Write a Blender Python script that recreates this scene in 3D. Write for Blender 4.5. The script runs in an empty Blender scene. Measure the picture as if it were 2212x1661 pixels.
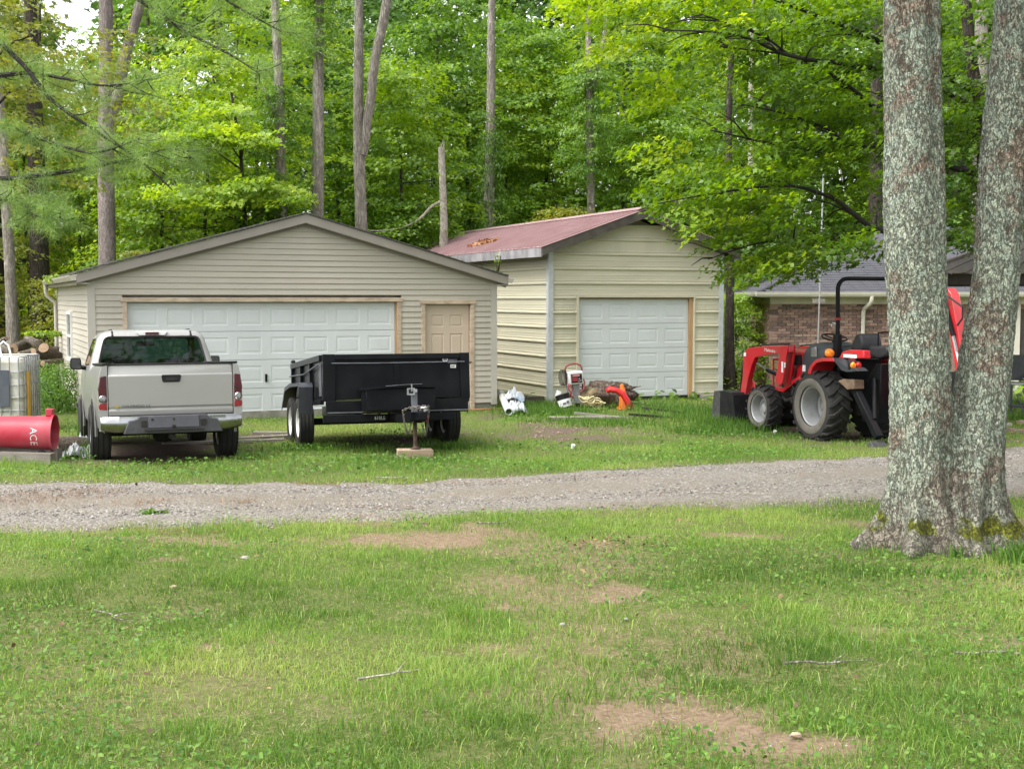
import bpy, bmesh, math, random
import numpy as np
from mathutils import Vector, Matrix, Euler, noise as mnoise
R = math.radians
random.seed(7)
rng = np.random.default_rng(7)
S = bpy.context.scene
COL = S.collection

# ------------------------------------------------------------------ camera, sky, sun, exposure
EYE = 2.1
F = 2800.0                      # focal length in units of a 2212 px wide picture
PITCH = math.atan(185 / F)
cd = bpy.data.cameras.new('camera')
cd.sensor_width = 36.0
cd.lens = 36.0 * F / 2212.0
cd.clip_start = 0.1
cd.clip_end = 600
cam = bpy.data.objects.new('camera', cd)
COL.objects.link(cam)
cam.location = (0, 0, EYE)
cam.rotation_euler = (math.pi / 2 - PITCH, 0, 0)
S.camera = cam

SUN_EL, SUN_AZ = 58, -122       # azimuth measured from +Y towards +X: high, behind the camera's left
w = bpy.data.worlds.new('World')
S.world = w
w.use_nodes = True
nt = w.node_tree
bg = nt.nodes['Background']
sky = nt.nodes.new('ShaderNodeTexSky')
sky.sky_type = 'NISHITA'
sky.sun_disc = False
sky.sun_elevation = R(SUN_EL)
sky.sun_rotation = R(SUN_AZ)
sky.dust_density = 4.0
hs = nt.nodes.new('ShaderNodeHueSaturation')
hs.inputs['Saturation'].default_value = 0.16
hs.inputs['Value'].default_value = 1.6
nt.links.new(sky.outputs[0], hs.inputs['Color'])
nt.links.new(hs.outputs[0], bg.inputs[0])
bg.inputs[1].default_value = 0.15
sl = bpy.data.lights.new('sun', 'SUN')
sl.energy = 1.15
sl.angle = R(24)
sl.color = (1.0, 0.96, 0.9)
so = bpy.data.objects.new('sun', sl)
COL.objects.link(so)
sd = Vector((math.sin(R(SUN_AZ)) * math.cos(R(SUN_EL)), math.cos(R(SUN_AZ)) * math.cos(R(SUN_EL)), math.sin(R(SUN_EL))))
so.rotation_euler = sd.to_track_quat('Z', 'Y').to_euler()
so.location = (0, 0, 30)
S.view_settings.view_transform = 'Standard'
S.view_settings.look = 'None'
S.view_settings.gamma = 1
S.view_settings.exposure = 1.02
S.view_settings.use_curve_mapping = False
S.render.engine = 'CYCLES'
S.cycles.use_denoising = True
S.cycles.max_bounces = 8
S.cycles.diffuse_bounces = 4
S.cycles.transmission_bounces = 6
S.cycles.transparent_max_bounces = 8
S.cycles.caustics_reflective = False
S.cycles.caustics_refractive = False

# ------------------------------------------------------------------ helpers
class MB:
    """collects shapes, then becomes one mesh"""
    def __init__(s):
        s.v = []; s.f = []
    def add(s, vs, fs):
        n = len(s.v)
        s.v += [tuple(p) for p in vs]
        s.f += [tuple(i + n for i in q) for q in fs]
        return s
    def box(s, x0, x1, y0, y1, z0, z1, M=None):
        vs = [(x, y, z) for z in (z0, z1) for y in (y0, y1) for x in (x0, x1)]
        if M is not None: vs = [M @ Vector(p) for p in vs]
        return s.add(vs, [(0, 2, 3, 1), (4, 5, 7, 6), (0, 1, 5, 4), (2, 6, 7, 3), (0, 4, 6, 2), (1, 3, 7, 5)])
    def cbox(s, c, d, M=None):
        return s.box(c[0]-d[0]/2, c[0]+d[0]/2, c[1]-d[1]/2, c[1]+d[1]/2, c[2]-d[2]/2, c[2]+d[2]/2, M)
    def prism(s, poly, a, b, axis='x'):
        """extrude a 2-D outline from a to b along axis; the outline is in the other two axes in order"""
        def P(u, v, t):
            return {'x': (t, u, v), 'y': (u, t, v), 'z': (u, v, t)}[axis]
        n = len(poly)
        vs = [P(u, v, a) for u, v in poly] + [P(u, v, b) for u, v in poly]
        fs = [tuple(range(n)), tuple(range(2*n-1, n-1, -1))]
        fs += [(i, n+i, n+(i+1) % n, (i+1) % n) for i in range(n)]
        return s.add(vs, fs)
    def tube(s, pts, r, n=8, cap=True):
        pts = [Vector(p) for p in pts]
        rs = r if isinstance(r, (list, tuple)) else [r] * len(pts)
        vs = []; up = Vector((0, 0, 1))
        prev = None
        for i, p in enumerate(pts):
            t = (pts[min(i+1, len(pts)-1)] - pts[max(i-1, 0)])
            if t.length < 1e-9: t = Vector((0, 0, 1))
            t.normalize()
            if prev is None:
                a = t.cross(up if abs(t.z) < .9 else Vector((1, 0, 0))).normalized()
            else:
                a = (prev - t * prev.dot(t))
                a = a.normalized() if a.length > 1e-6 else t.orthogonal().normalized()
            prev = a
            b = t.cross(a)
            for k in range(n):
                an = 2*math.pi*k/n
                vs.append(p + (a*math.cos(an) + b*math.sin(an)) * rs[i])
        fs = []
        for i in range(len(pts)-1):
            for k in range(n):
                k2 = (k+1) % n
                fs.append((i*n+k, i*n+k2, (i+1)*n+k2, (i+1)*n+k))
        if cap:
            fs.append(tuple(range(n-1, -1, -1)))
            m = (len(pts)-1)*n
            fs.append(tuple(range(m, m+n)))
        return s.add(vs, fs)
    def lathe(s, prof, c=(0, 0, 0), axis='z', n=32, M=None):
        """prof: list of (radius, along axis)"""
        vs = []
        for r, t in prof:
            for k in range(n):
                an = 2*math.pi*k/n
                u, v = r*math.cos(an), r*math.sin(an)
                p = {'z': (u, v, t), 'x': (t, u, v), 'y': (v, t, u)}[axis]
                vs.append(Vector(p) + Vector(c))
        if M is not None: vs = [M @ v for v in vs]
        fs = []
        for i in range(len(prof)-1):
            for k in range(n):
                k2 = (k+1) % n
                fs.append((i*n+k, i*n+k2, (i+1)*n+k2, (i+1)*n+k))
        if prof[0][0] > 1e-6: pass
        return s.add(vs, fs)
    def disc(s, c, r, axis='x', n=24, flip=False):
        vs = []
        for k in range(n):
            an = 2*math.pi*k/n
            u, v = r*math.cos(an), r*math.sin(an)
            vs.append(Vector({'z': (u, v, 0), 'x': (0, u, v), 'y': (v, 0, u)}[axis]) + Vector(c))
        f = tuple(range(n))
        return s.add(vs, [f[::-1] if flip else f])
    def cyl(s, p0, p1, r0, r1=None, n=12):
        return s.tube([p0, p1], [r0, r0 if r1 is None else r1], n)
    def bridge(s, A, B, closed=True):
        n = len(A)
        fs = [(i, (i+1) % n, n+(i+1) % n, n+i) for i in range(n if closed else n-1)]
        return s.add(list(A)+list(B), fs)
    def build(s, name, mat, parent=None, smooth=False, bevel=0, seg=2, loc=None, rot=None, solid=0, sub=0, angle=40, fixn=True):
        me = bpy.data.meshes.new(name)
        me.from_pydata(s.v, [], s.f)
        if fixn:
            bm = bmesh.new(); bm.from_mesh(me)
            bmesh.ops.recalc_face_normals(bm, faces=bm.faces)
            bm.to_mesh(me); bm.free()
        me.update()
        return link(name, me, mat, parent, smooth, bevel, seg, loc, rot, solid, sub, angle)

def link(name, me, mat, parent=None, smooth=False, bevel=0, seg=2, loc=None, rot=None, solid=0, sub=0, angle=40):
    o = bpy.data.objects.new(name, me)
    COL.objects.link(o)
    if mat is not None:
        if len(me.materials) == 0: me.materials.append(mat)
    if parent is not None: o.parent = parent
    if loc is not None: o.location = loc
    if rot is not None: o.rotation_euler = rot
    if solid:
        m = o.modifiers.new('solidify', 'SOLIDIFY'); m.thickness = solid; m.offset = -1
    if sub:
        m = o.modifiers.new('subsurf', 'SUBSURF'); m.levels = sub; m.render_levels = sub
    if bevel:
        m = o.modifiers.new('bevel', 'BEVEL'); m.width = bevel; m.segments = seg; m.limit_method = 'ANGLE'; m.angle_limit = R(35)
    if smooth or bevel:
        me.shade_smooth()
        try: me.set_sharp_from_angle(angle=R(angle))
        except Exception: pass
    return o

def np_mesh(name, V, quads=None, tris=None, fattr=None, vattr=None):
    """mesh from numpy arrays; fattr: {name: per-face floats}"""
    me = bpy.data.meshes.new(name)
    V = np.asarray(V, dtype=np.float32)
    nq = 0 if quads is None else len(quads); ntr = 0 if tris is None else len(tris)
    me.vertices.add(len(V)); me.vertices.foreach_set('co', V.ravel())
    loops = []
    if nq: loops.append(np.asarray(quads, dtype=np.int32).ravel())
    if ntr: loops.append(np.asarray(tris, dtype=np.int32).ravel())
    L = np.concatenate(loops)
    me.loops.add(len(L)); me.loops.foreach_set('vertex_index', L)
    me.polygons.add(nq+ntr)
    st = np.concatenate([np.arange(nq)*4, nq*4+np.arange(ntr)*3]).astype(np.int32)
    me.polygons.foreach_set('loop_start', st)
    me.update(calc_edges=True)
    for d, dom in ((fattr, 'FACE'), (vattr, 'POINT')):
        for k, a in (d or {}).items():
            at = me.attributes.new(k, 'FLOAT', dom)
            at.data.foreach_set('value', np.asarray(a, dtype=np.float32))
    return me

def thing(name, label, cat, loc=(0, 0, 0), rot=(0, 0, 0), group=None):
    o = bpy.data.objects.new(name, None)
    o.empty_display_size = .2
    COL.objects.link(o)
    o.location = loc; o.rotation_euler = rot
    return tag(o, label, cat, group)

def tag(o, label=None, cat=None, group=None, kind=None):
    if label: o['label'] = label
    if cat: o['category'] = cat
    if group: o['group'] = group
    if kind: o['kind'] = kind
    return o

def dup(o, parent=None, loc=None, rot=None, scale=None, **tags):
    c = o.copy(); COL.objects.link(c)
    if parent is not None: c.parent = parent
    if loc is not None: c.location = loc
    if rot is not None: c.rotation_euler = rot
    if scale is not None: c.scale = scale
    if tags: tag(c, **tags)
    return c

def dup_tree(o, parent=None, loc=None, rot=None, scale=None, **tags):
    kids = list(o.children)
    c = dup(o, parent, loc, rot, scale, **tags)
    for k in kids: dup_tree(k, c)
    return c

def text_obj(name, txt, size, mat, parent, loc, rot, ext=.002, align='CENTER', sx=1.0):
    cu = bpy.data.curves.new(name, 'FONT')
    cu.body = txt; cu.size = size; cu.extrude = ext
    cu.align_x = align; cu.align_y = 'CENTER'; cu.resolution_u = 2
    o = bpy.data.objects.new(name, cu)
    COL.objects.link(o)
    bpy.context.view_layer.update()
    me = bpy.data.meshes.new_from_object(o)
    me.materials.clear(); me.materials.append(mat)
    bpy.data.objects.remove(o)
    t = bpy.data.objects.new(name, me); COL.objects.link(t)
    t.parent = parent; t.location = loc; t.rotation_euler = rot; t.scale = (sx, 1, 1)
    return t

def ray(vx, vy):
    """direction through a point of the 2212 x 1661 picture, per metre of Y"""
    u = (vx-1106)/F; k = (830-vy)/F
    y = math.cos(PITCH)+k*math.sin(PITCH); z = -math.sin(PITCH)+k*math.cos(PITCH)
    return u/y, z/y
def at(vx, vy, d):
    a, b = ray(vx, vy)
    return Vector((a*d, d, EYE+b*d))

# ground height
_D = [-40, 0, 4.4, 8.6, 9.75, 12.9, 14.5, 15.7, 16.3, 17.8, 19, 22, 24.6, 27, 34, 44, 60, 90, 140, 260]
_Z = [.9, .55, .50, .42, .38, .30, .22, .15, .12, .06, .03, 0, 0, -.04, -.12, .1, .9, 3.2, 6.5, 12]
def hz(x, y):
    x = np.asarray(x, dtype=float); y = np.asarray(y, dtype=float)
    z = np.interp(y, _D, _Z)
    z = z - .065*np.clip((x-1.5)/3, 0, 1)*np.clip((y-15)/4, 0, 1)
    z = z + .5*np.clip((-x-9)/14, 0, 1)*np.clip((y-24)/14, 0, 1)
    z = z + .018*np.sin(x*1.3+.7*y)*np.sin(.9*y-.4*x) + .008*np.sin(3.1*x+1.7)*np.sin(2.7*y)
    return z
def gz(x, y): return float(hz(x, y))
def gp(vx, vy):
    a, b = ray(vx, vy); d = 3.0
    for _ in range(4000):
        if EYE+b*d <= gz(a*d, d): break
        d += .01
    return a*d, d
def snoise(x, y, s, seed=0):
    return mnoise.noise(Vector((x*s+seed*17.3, y*s-seed*9.1, seed*3.7)))
def vnoise(X, Y, s, seed=0):
    """cheap smooth value noise on arrays, 0..1"""
    r = np.random.default_rng(seed).random((64, 64))
    u = np.asarray(X)*s+31.7*seed; v = np.asarray(Y)*s+11.3*seed
    i = np.floor(u).astype(int); j = np.floor(v).astype(int)
    fu = u-i; fv = v-j
    fu = fu*fu*(3-2*fu); fv = fv*fv*(3-2*fv)
    g = lambda a, b: r[a % 64, b % 64]
    return (g(i, j)*(1-fu)+g(i+1, j)*fu)*(1-fv)+(g(i, j+1)*(1-fu)+g(i+1, j+1)*fu)*fv

# ------------------------------------------------------------------ materials
def new_mat(name):
    m = bpy.data.materials.new(name); m.use_nodes = True
    n = m.node_tree.nodes; b = n['Principled BSDF']
    return m, m.node_tree, n, b
def setc(b, k, v): b.inputs[k].default_value = v
def c4(c): return (c[0], c[1], c[2], 1)
def pmat(name, c1, c2=None, scale=4, rough=.6, metal=0, bump=0, bscale=40, stretch=(1, 1, 1), lo=.35, hi=.65, spec=.4, coat=0, detail=6, dirt=None, dscale=1.5, damt=.5, rough2=None, objvar=0):
    m, t, n, b = new_mat(name)
    L = t.links
    tc = n.new('ShaderNodeTexCoord'); mp = n.new('ShaderNodeMapping')
    mp.inputs['Scale'].default_value = stretch
    L.new(tc.outputs['Object'], mp.inputs[0])
    setc(b, 'Roughness', rough); setc(b, 'Metallic', metal); setc(b, 'Specular IOR Level', spec)
    if coat: setc(b, 'Coat Weight', coat); setc(b, 'Coat Roughness', .08)
    col = None
    if c2 is None: c2 = tuple(x*.82 for x in c1)
    no = n.new('ShaderNodeTexNoise'); no.inputs['Scale'].default_value = scale; no.inputs['Detail'].default_value = detail
    L.new(mp.outputs[0], no.inputs[0])
    mr = n.new('ShaderNodeMapRange'); mr.inputs[1].default_value = lo; mr.inputs[2].default_value = hi
    L.new(no.outputs[0], mr.inputs[0])
    mx = n.new('ShaderNodeMix'); mx.data_type = 'RGBA'
    mx.inputs[6].default_value = c4(c1); mx.inputs[7].default_value = c4(c2)
    L.new(mr.outputs[0], mx.inputs[0])
    col = mx.outputs[2]
    if rough2 is not None:
        r2 = n.new('ShaderNodeMapRange'); r2.inputs[3].default_value = rough; r2.inputs[4].default_value = rough2
        L.new(mr.outputs[0], r2.inputs[0]); L.new(r2.outputs[0], b.inputs['Roughness'])
    if dirt is not None:
        n2 = n.new('ShaderNodeTexNoise'); n2.inputs['Scale'].default_value = dscale; n2.inputs['Detail'].default_value = 8; n2.inputs['Roughness'].default_value = .7
        L.new(tc.outputs['Object'], n2.inputs[0])
        m2 = n.new('ShaderNodeMapRange'); m2.inputs[1].default_value = .45; m2.inputs[2].default_value = .75; m2.inputs[4].default_value = damt
        L.new(n2.outputs[0], m2.inputs[0])
        x2 = n.new('ShaderNodeMix'); x2.data_type = 'RGBA'; x2.inputs[7].default_value = c4(dirt)
        L.new(m2.outputs[0], x2.inputs[0]); L.new(col, x2.inputs[6]); col = x2.outputs[2]
    if objvar:
        oi = n.new('ShaderNodeObjectInfo'); mv = n.new('ShaderNodeMapRange'); mv.inputs[3].default_value = 1-objvar; mv.inputs[4].default_value = 1+objvar*.5
        L.new(oi.outputs['Random'], mv.inputs[0])
        hv = n.new('ShaderNodeHueSaturation'); L.new(mv.outputs[0], hv.inputs['Value']); L.new(col, hv.inputs['Color']); col = hv.outputs[0]
    L.new(col, b.inputs['Base Color'])
    if bump:
        nb = n.new('ShaderNodeTexNoise'); nb.inputs['Scale'].default_value = bscale; nb.inputs['Detail'].default_value = 5
        L.new(mp.outputs[0], nb.inputs[0])
        bu = n.new('ShaderNodeBump'); bu.inputs['Strength'].default_value = bump; bu.inputs['Distance'].default_value = .02
        L.new(nb.outputs[0], bu.inputs['Height']); L.new(bu.outputs[0], b.inputs['Normal'])
    return m

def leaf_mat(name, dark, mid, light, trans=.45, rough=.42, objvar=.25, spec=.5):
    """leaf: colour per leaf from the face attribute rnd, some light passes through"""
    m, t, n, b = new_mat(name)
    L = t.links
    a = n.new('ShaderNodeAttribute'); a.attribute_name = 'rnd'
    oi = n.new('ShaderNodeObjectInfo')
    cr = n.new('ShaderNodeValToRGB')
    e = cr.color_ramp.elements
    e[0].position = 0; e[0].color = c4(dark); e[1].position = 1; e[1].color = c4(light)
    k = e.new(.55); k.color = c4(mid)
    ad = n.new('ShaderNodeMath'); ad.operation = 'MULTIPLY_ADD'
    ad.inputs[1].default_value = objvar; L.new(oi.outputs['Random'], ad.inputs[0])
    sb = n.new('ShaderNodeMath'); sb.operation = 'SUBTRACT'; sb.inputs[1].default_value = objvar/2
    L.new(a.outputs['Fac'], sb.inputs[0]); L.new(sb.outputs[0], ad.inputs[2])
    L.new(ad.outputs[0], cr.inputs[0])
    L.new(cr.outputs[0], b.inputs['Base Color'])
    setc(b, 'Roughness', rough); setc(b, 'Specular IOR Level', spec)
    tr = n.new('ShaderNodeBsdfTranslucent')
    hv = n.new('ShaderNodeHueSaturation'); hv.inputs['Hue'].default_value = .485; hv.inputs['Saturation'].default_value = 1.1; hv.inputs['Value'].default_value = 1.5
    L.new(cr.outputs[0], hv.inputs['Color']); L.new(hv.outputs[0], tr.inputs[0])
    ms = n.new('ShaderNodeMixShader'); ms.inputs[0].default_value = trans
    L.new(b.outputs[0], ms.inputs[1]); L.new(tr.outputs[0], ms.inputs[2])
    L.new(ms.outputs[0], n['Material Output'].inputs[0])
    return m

def bark_mat(name, base, dark, lichen, amount=.5, lscale=3.0, moss=None, warm=None, bstr=.6, plate=(14, 14, 5)):
    """furrowed bark: two ridged noises cut dark cracks, lichen lies over it in blotches and specks"""
    m, t, n, b = new_mat(name)
    L = t.links
    tc = n.new('ShaderNodeTexCoord')
    mp = n.new('ShaderNodeMapping'); mp.inputs['Scale'].default_value = plate
    L.new(tc.outputs['Object'], mp.inputs[0])
    def noise(sc, det=5, ro=.6, src=None):
        x = n.new('ShaderNodeTexNoise'); x.inputs['Scale'].default_value = sc; x.inputs['Detail'].default_value = det; x.inputs['Roughness'].default_value = ro
        L.new(src or tc.outputs['Object'], x.inputs[0]); return x.outputs[0]
    def rng_(src, a, b_, c=0, d=1):
        x = n.new('ShaderNodeMapRange'); x.inputs[1].default_value = a; x.inputs[2].default_value = b_; x.inputs[3].default_value = c; x.inputs[4].default_value = d
        L.new(src, x.inputs[0]); return x.outputs[0]
    def mth(op, p, q):
        x = n.new('ShaderNodeMath'); x.operation = op
        for i, v in enumerate((p, q)):
            if isinstance(v, (int, float)): x.inputs[i].default_value = v
            else: L.new(v, x.inputs[i])
        return x.outputs[0]
    def mx(f, p, q):
        x = n.new('ShaderNodeMix'); x.data_type = 'RGBA'
        if isinstance(f, (int, float)): x.inputs[0].default_value = f
        else: L.new(f, x.inputs[0])
        for i, v in ((6, p), (7, q)):
            if isinstance(v, tuple): x.inputs[i].default_value = c4(v)
            else: L.new(v, x.inputs[i])
        return x.outputs[2]
    r1 = mth('ABSOLUTE', mth('SUBTRACT', noise(1.0, 6, .62, mp.outputs[0]), .5), 0)
    mp2 = n.new('ShaderNodeMapping'); mp2.inputs['Scale'].default_value = (plate[0]*2.6, plate[1]*2.6, plate[2]*3.4); mp2.inputs['Location'].default_value = (3, 7, 1)
    L.new(tc.outputs['Object'], mp2.inputs[0])
    r2 = mth('ABSOLUTE', mth('SUBTRACT', noise(1.0, 5, .6, mp2.outputs[0]), .5), 0)
    c1 = rng_(r1, .0, .05); c2 = rng_(r2, .0, .05, .4, 1)
    crack = mth('MULTIPLY', c1, c2)
    col = mx(rng_(noise(2.2, 4), .42, .62), base, warm or tuple(x*.72 for x in base))
    col = mx(rng_(noise(75, 3, .7), .4, .62, 0, .45), col, tuple(x*.5 for x in base))
    big_ = rng_(noise(lscale*.32, 5, .65), .36, .64, -.17, .15)
    sp_ = mth('ADD', mth('ADD', mth('MULTIPLY', noise(lscale*3.4, 8, .75), .6), mth('MULTIPLY', noise(lscale*1.1, 6, .7), .4)), big_)
    lm = rng_(sp_, .60-.10*amount, .66-.10*amount, 0, .9)
    lich2 = mx(rng_(noise(lscale*1.3, 4), .4, .6), lichen, tuple(min(1, x*f) for x, f in zip(lichen, (1.12, 1.02, .98))))
    col = mx(lm, col, lich2)
    if moss is not None:
        sp = n.new('ShaderNodeSeparateXYZ'); L.new(tc.outputs['Object'], sp.inputs[0])
        hm = rng_(sp.outputs[2], .62, .15, -.3, .10)
        toe = rng_(sp.outputs[2], .02, .14, -.25, 0)
        mm = rng_(mth('ADD', mth('ADD', noise(3.4, 7, .6), hm), toe), .565, .63)
        col = mx(mm, col, mx(rng_(noise(40, 4), .35, .65), moss, tuple(x*.5 for x in moss)))
        foot = rng_(sp.outputs[2], .55, .1, 0, .75)
        grey = mx(rng_(noise(9, 6, .7), .38, .62), tuple(x*.42 for x in base), tuple(x*.95 for x in base))
        col = mx(mth('MULTIPLY', foot, mth('SUBTRACT', 1.0, mm)), col, grey)
    col = mx(mth('ADD', mth('MULTIPLY', crack, .88), .12), dark, col)
    L.new(col, b.inputs['Base Color'])
    setc(b, 'Roughness', .92); setc(b, 'Specular IOR Level', .15)
    bu = n.new('ShaderNodeBump'); bu.inputs['Strength'].default_value = bstr; bu.inputs['Distance'].default_value = .03
    L.new(mth('ADD', crack, mth('MULTIPLY', noise(70, 4), .35)), bu.inputs['Height']); L.new(bu.outputs[0], b.inputs['Normal'])
    return m

def glass_mat(name, tint=(.5, .62, .58), refl=1.0):
    m, t, n, b = new_mat(name)
    L = t.links
    tr = n.new('ShaderNodeBsdfTransparent'); tr.inputs[0].default_value = c4(tint)
    gl = n.new('ShaderNodeBsdfGlossy'); gl.inputs['Roughness'].default_value = .02
    fr = n.new('ShaderNodeFresnel'); fr.inputs[0].default_value = 1.5
    mu = n.new('ShaderNodeMath'); mu.operation = 'MULTIPLY'; mu.inputs[1].default_value = refl
    L.new(fr.outputs[0], mu.inputs[0])
    ms = n.new('ShaderNodeMixShader'); L.new(mu.outputs[0], ms.inputs[0]); L.new(tr.outputs[0], ms.inputs[1]); L.new(gl.outputs[0], ms.inputs[2])
    L.new(ms.outputs[0], n['Material Output'].inputs[0])
    return m

M = {}
M['stone_pale'] = pmat('stone_pale', (.34, .32, .29), (.24, .23, .21), 8, rough=.9, bump=.4)
M['black_paint'] = pmat('black_paint', (.005, .0055, .007), (.009, .0095, .011), 3, rough=.28, spec=.09, dirt=(.02, .019, .018), damt=.3)
M['black_plastic'] = pmat('black_plastic', (.010, .010, .011), (.016, .016, .017), 8, spec=.2, rough=.5, bump=.05, bscale=150)
M['rubber'] = pmat('rubber', (.018, .018, .018), (.03, .028, .026), 6, rough=.8, bump=.15, bscale=60)
M['rubber_dusty'] = pmat('rubber_dusty', (.10, .092, .08), (.15, .135, .115), 6, rough=.9, bump=.15, bscale=60)
M['chrome'] = pmat('chrome', (.38, .385, .39), (.28, .28, .28), 5, rough=.2, metal=1)
M['steel'] = pmat('steel', (.42, .43, .44), (.3, .3, .3), 12, rough=.4, metal=.9)
M['rust'] = pmat('rust', (.10, .06, .04), (.05, .035, .03), 20, rough=.85, metal=.3)
M['white_paint'] = pmat('white_paint', (.74, .76, .76), (.66, .69, .69), 2, rough=.45, dirt=(.45, .43, .38), damt=.3)
M['white_plastic'] = pmat('white_plastic', (.78, .79, .78), (.7, .71, .7), 6, rough=.5)
M['decal_white'] = pmat('decal_white', (.75, .75, .75), (.6, .6, .6), 30, rough=.5)
M['decal_grey'] = pmat('decal_grey', (.35, .35, .36), (.1, .1, .1), 60, rough=.5)
M['amber'] = pmat('amber', (.85, .28, .02), (.7, .2, .01), 30, rough=.2, coat=.5)
M['red_lens'] = pmat('red_lens', (.07, .003, .008), (.035, .002, .005), 12, rough=.15, coat=.6)
M['red_lens_light'] = pmat('red_lens_light', (.24, .012, .015), (.18, .01, .012), 12, rough=.2, coat=.6)
# ------------------------------------------------------------------ ground, driveway
NEAR = [gp(*p) for p in [(-260, 1156), (0, 1148), (300, 1141), (600, 1130), (820, 1122), (1000, 1108), (1300, 1101), (1600, 1094), (1900, 1086), (2212, 1068), (2500, 1050)]]
FAR = [gp(*p) for p in [(-260, 1041), (0, 1041), (300, 1040), (700, 1042), (900, 1036), (1100, 1026), (1300, 1014), (1500, 1004), (1750, 992), (1925, 985), (2212, 962), (2500, 945)]]
NEAR = [(NEAR[0][0]-30, NEAR[0][1])] + NEAR + [(NEAR[-1][0]+30, NEAR[-1][1]+8)]
FAR = [(FAR[0][0]-30, FAR[0][1])] + FAR + [(FAR[-1][0]+30, FAR[-1][1]+9)]
_nx, _ny = zip(*NEAR); _fx, _fy = zip(*FAR)
def road_near(x): return np.interp(x, _nx, _ny) + .10*(vnoise(x, x*0, 1.1, 3)-.5) + .22*(vnoise(x, x*0+5, 3.1, 4)-.5) + .12*(vnoise(x, x*0, 9, 5)-.5)
def road_far(x): return np.interp(x, _fx, _fy) + .14*(vnoise(x, x*0, 1.3, 6)-.5) + .26*(vnoise(x, x*0+3, 3.7, 7)-.5) + .14*(vnoise(x, x*0, 9, 8)-.5)
# bare earth: picture position, half width, half height
PATCH = [(850, 1172, 235, 26, 1), (1090, 1150, 130, 22, .8), (430, 1168, 160, 16, .7), (370, 1206, 60, 12, .6), (1610, 1156, 105, 15, .9), (1480, 1128, 40, 8, .5), (1075, 1308, 62, 20, .95),
         (1330, 1285, 95, 22, .8), (1450, 1330, 60, 14, .6), (1165, 1455, 55, 34, .8), (1490, 1550, 300, 56, 1.0), (1720, 1605, 220, 36, .85), (1330, 1590, 130, 34, .7),
         (1890, 1362, 120, 20, .7), (2120, 1385, 110, 24, .6), (448, 1392, 30, 20, .9), (1300, 1178, 60, 12, .8), (1600, 1380, 60, 12, .5), (2195, 1130, 40, 30, .8), (1890, 1010, 120, 10, .5), (2010, 1225, 150, 16, .55), (1250, 1420, 40, 16, .4)]
YARD = [(1210, 936, 215, 24, 1), (860, 955, 150, 16, .9), (1330, 905, 70, 10, .6), (340, 968, 190, 34, 1.15), (560, 945, 90, 14, .8), (1740, 938, 190, 24, 1.15), (60, 985, 90, 14, .7), (1060, 900, 40, 8, .7), (1560, 880, 70, 6, .7), (2100, 945, 130, 14, .7)]
def _mk(lst):
    out = []
    for vx, vy, rx, ry, k in lst:
        x, y = gp(vx, vy); y0 = gp(vx, vy+ry)[1]; y1 = gp(vx, vy-ry)[1]
        out.append((x, (y0+y1)/2, rx/F*y, max((y1-y0)/2, .08), k))
    return out
PATCH = _mk(PATCH); YARD = _mk(YARD)
def _mask(X, Y, lst):
    m = np.zeros_like(X)
    wob = .55*(vnoise(X, Y, 1.7, 11)-.5) + .6*(vnoise(X, Y, 4.3, 12)-.5) + .35*(vnoise(X, Y, 11, 13)-.5)
    for x, y, rx, ry, k in lst:
        r = np.sqrt(((X-x)/rx)**2+((Y-y)/ry)**2)
        m = np.maximum(m, k*np.clip((1.08-r+wob*1.25)*1.3, 0, 1))
    return m
def dirt_at(X, Y):
    X = np.asarray(X, float); Y = np.asarray(Y, float)
    m = _mask(X, Y, PATCH)
    thin = np.clip((vnoise(X, Y, .9, 21)*.6+vnoise(X, Y, 2.6, 22)*.4-.52)*2.4, 0, .55)
    m = np.maximum(m, np.minimum(thin, np.where(X < -.4, .26, .55))*(Y < 11.5))
    edge = np.clip(1-np.abs(Y-road_near(X)+.12)/.3, 0, 1)*.45
    return np.maximum(m, edge)
def mulch_at(X, Y):
    X = np.asarray(X, float); Y = np.asarray(Y, float)
    m = _mask(X, Y, YARD)
    return m
def litter_at(X, Y):
    X = np.asarray(X, float); Y = np.asarray(Y, float)
    f = np.clip((Y-29+2*vnoise(X, Y, .3, 31))/5, 0, 1)
    return f

ys = [-14.0]
while ys[-1] < 240:
    y = ys[-1]
    ys.append(y + (.9 if y < 2 else .055 if y < 7 else .075 if y < 12 else .10 if y < 22 else .25 if y < 40 else .03*y))
xs = [0.0]
while xs[-1] < 150:
    x = xs[-1]
    xs.append(x + (.08 if x < 6 else .14 if x < 11 else .6 if x < 25 else .09*x))
xs = np.array([-v for v in xs[:0:-1]] + xs); ys = np.array(ys)
GX, GY = np.meshgrid(xs, ys)
GZ = hz(GX, GY)
dm = dirt_at(GX, GY); mm_ = mulch_at(GX, GY); lm_ = litter_at(GX, GY)
on_road = ((GY > road_near(GX)) & (GY < road_far(GX))).astype(float)
GZ = GZ - .012*dm + .014*(vnoise(GX, GY, 5, 41)-.5) + .01*(vnoise(GX, GY, 13, 42)-.5)*(GY < 13) - .03*on_road
nx, ny = len(xs), len(ys)
idx = np.arange(nx*ny).reshape(ny, nx)
Q = np.stack([idx[:-1, :-1], idx[:-1, 1:], idx[1:, 1:], idx[1:, :-1]], -1).reshape(-1, 4)
me = np_mesh('ground', np.stack([GX, GY, GZ], -1).reshape(-1, 3), quads=Q, vattr={'dirt': dm.ravel(), 'mulch': mm_.ravel(), 'litter': lm_.ravel()})
m, t, n, b = new_mat('ground_soil'); L = t.links
tc = n.new('ShaderNodeTexCoord')
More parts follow.
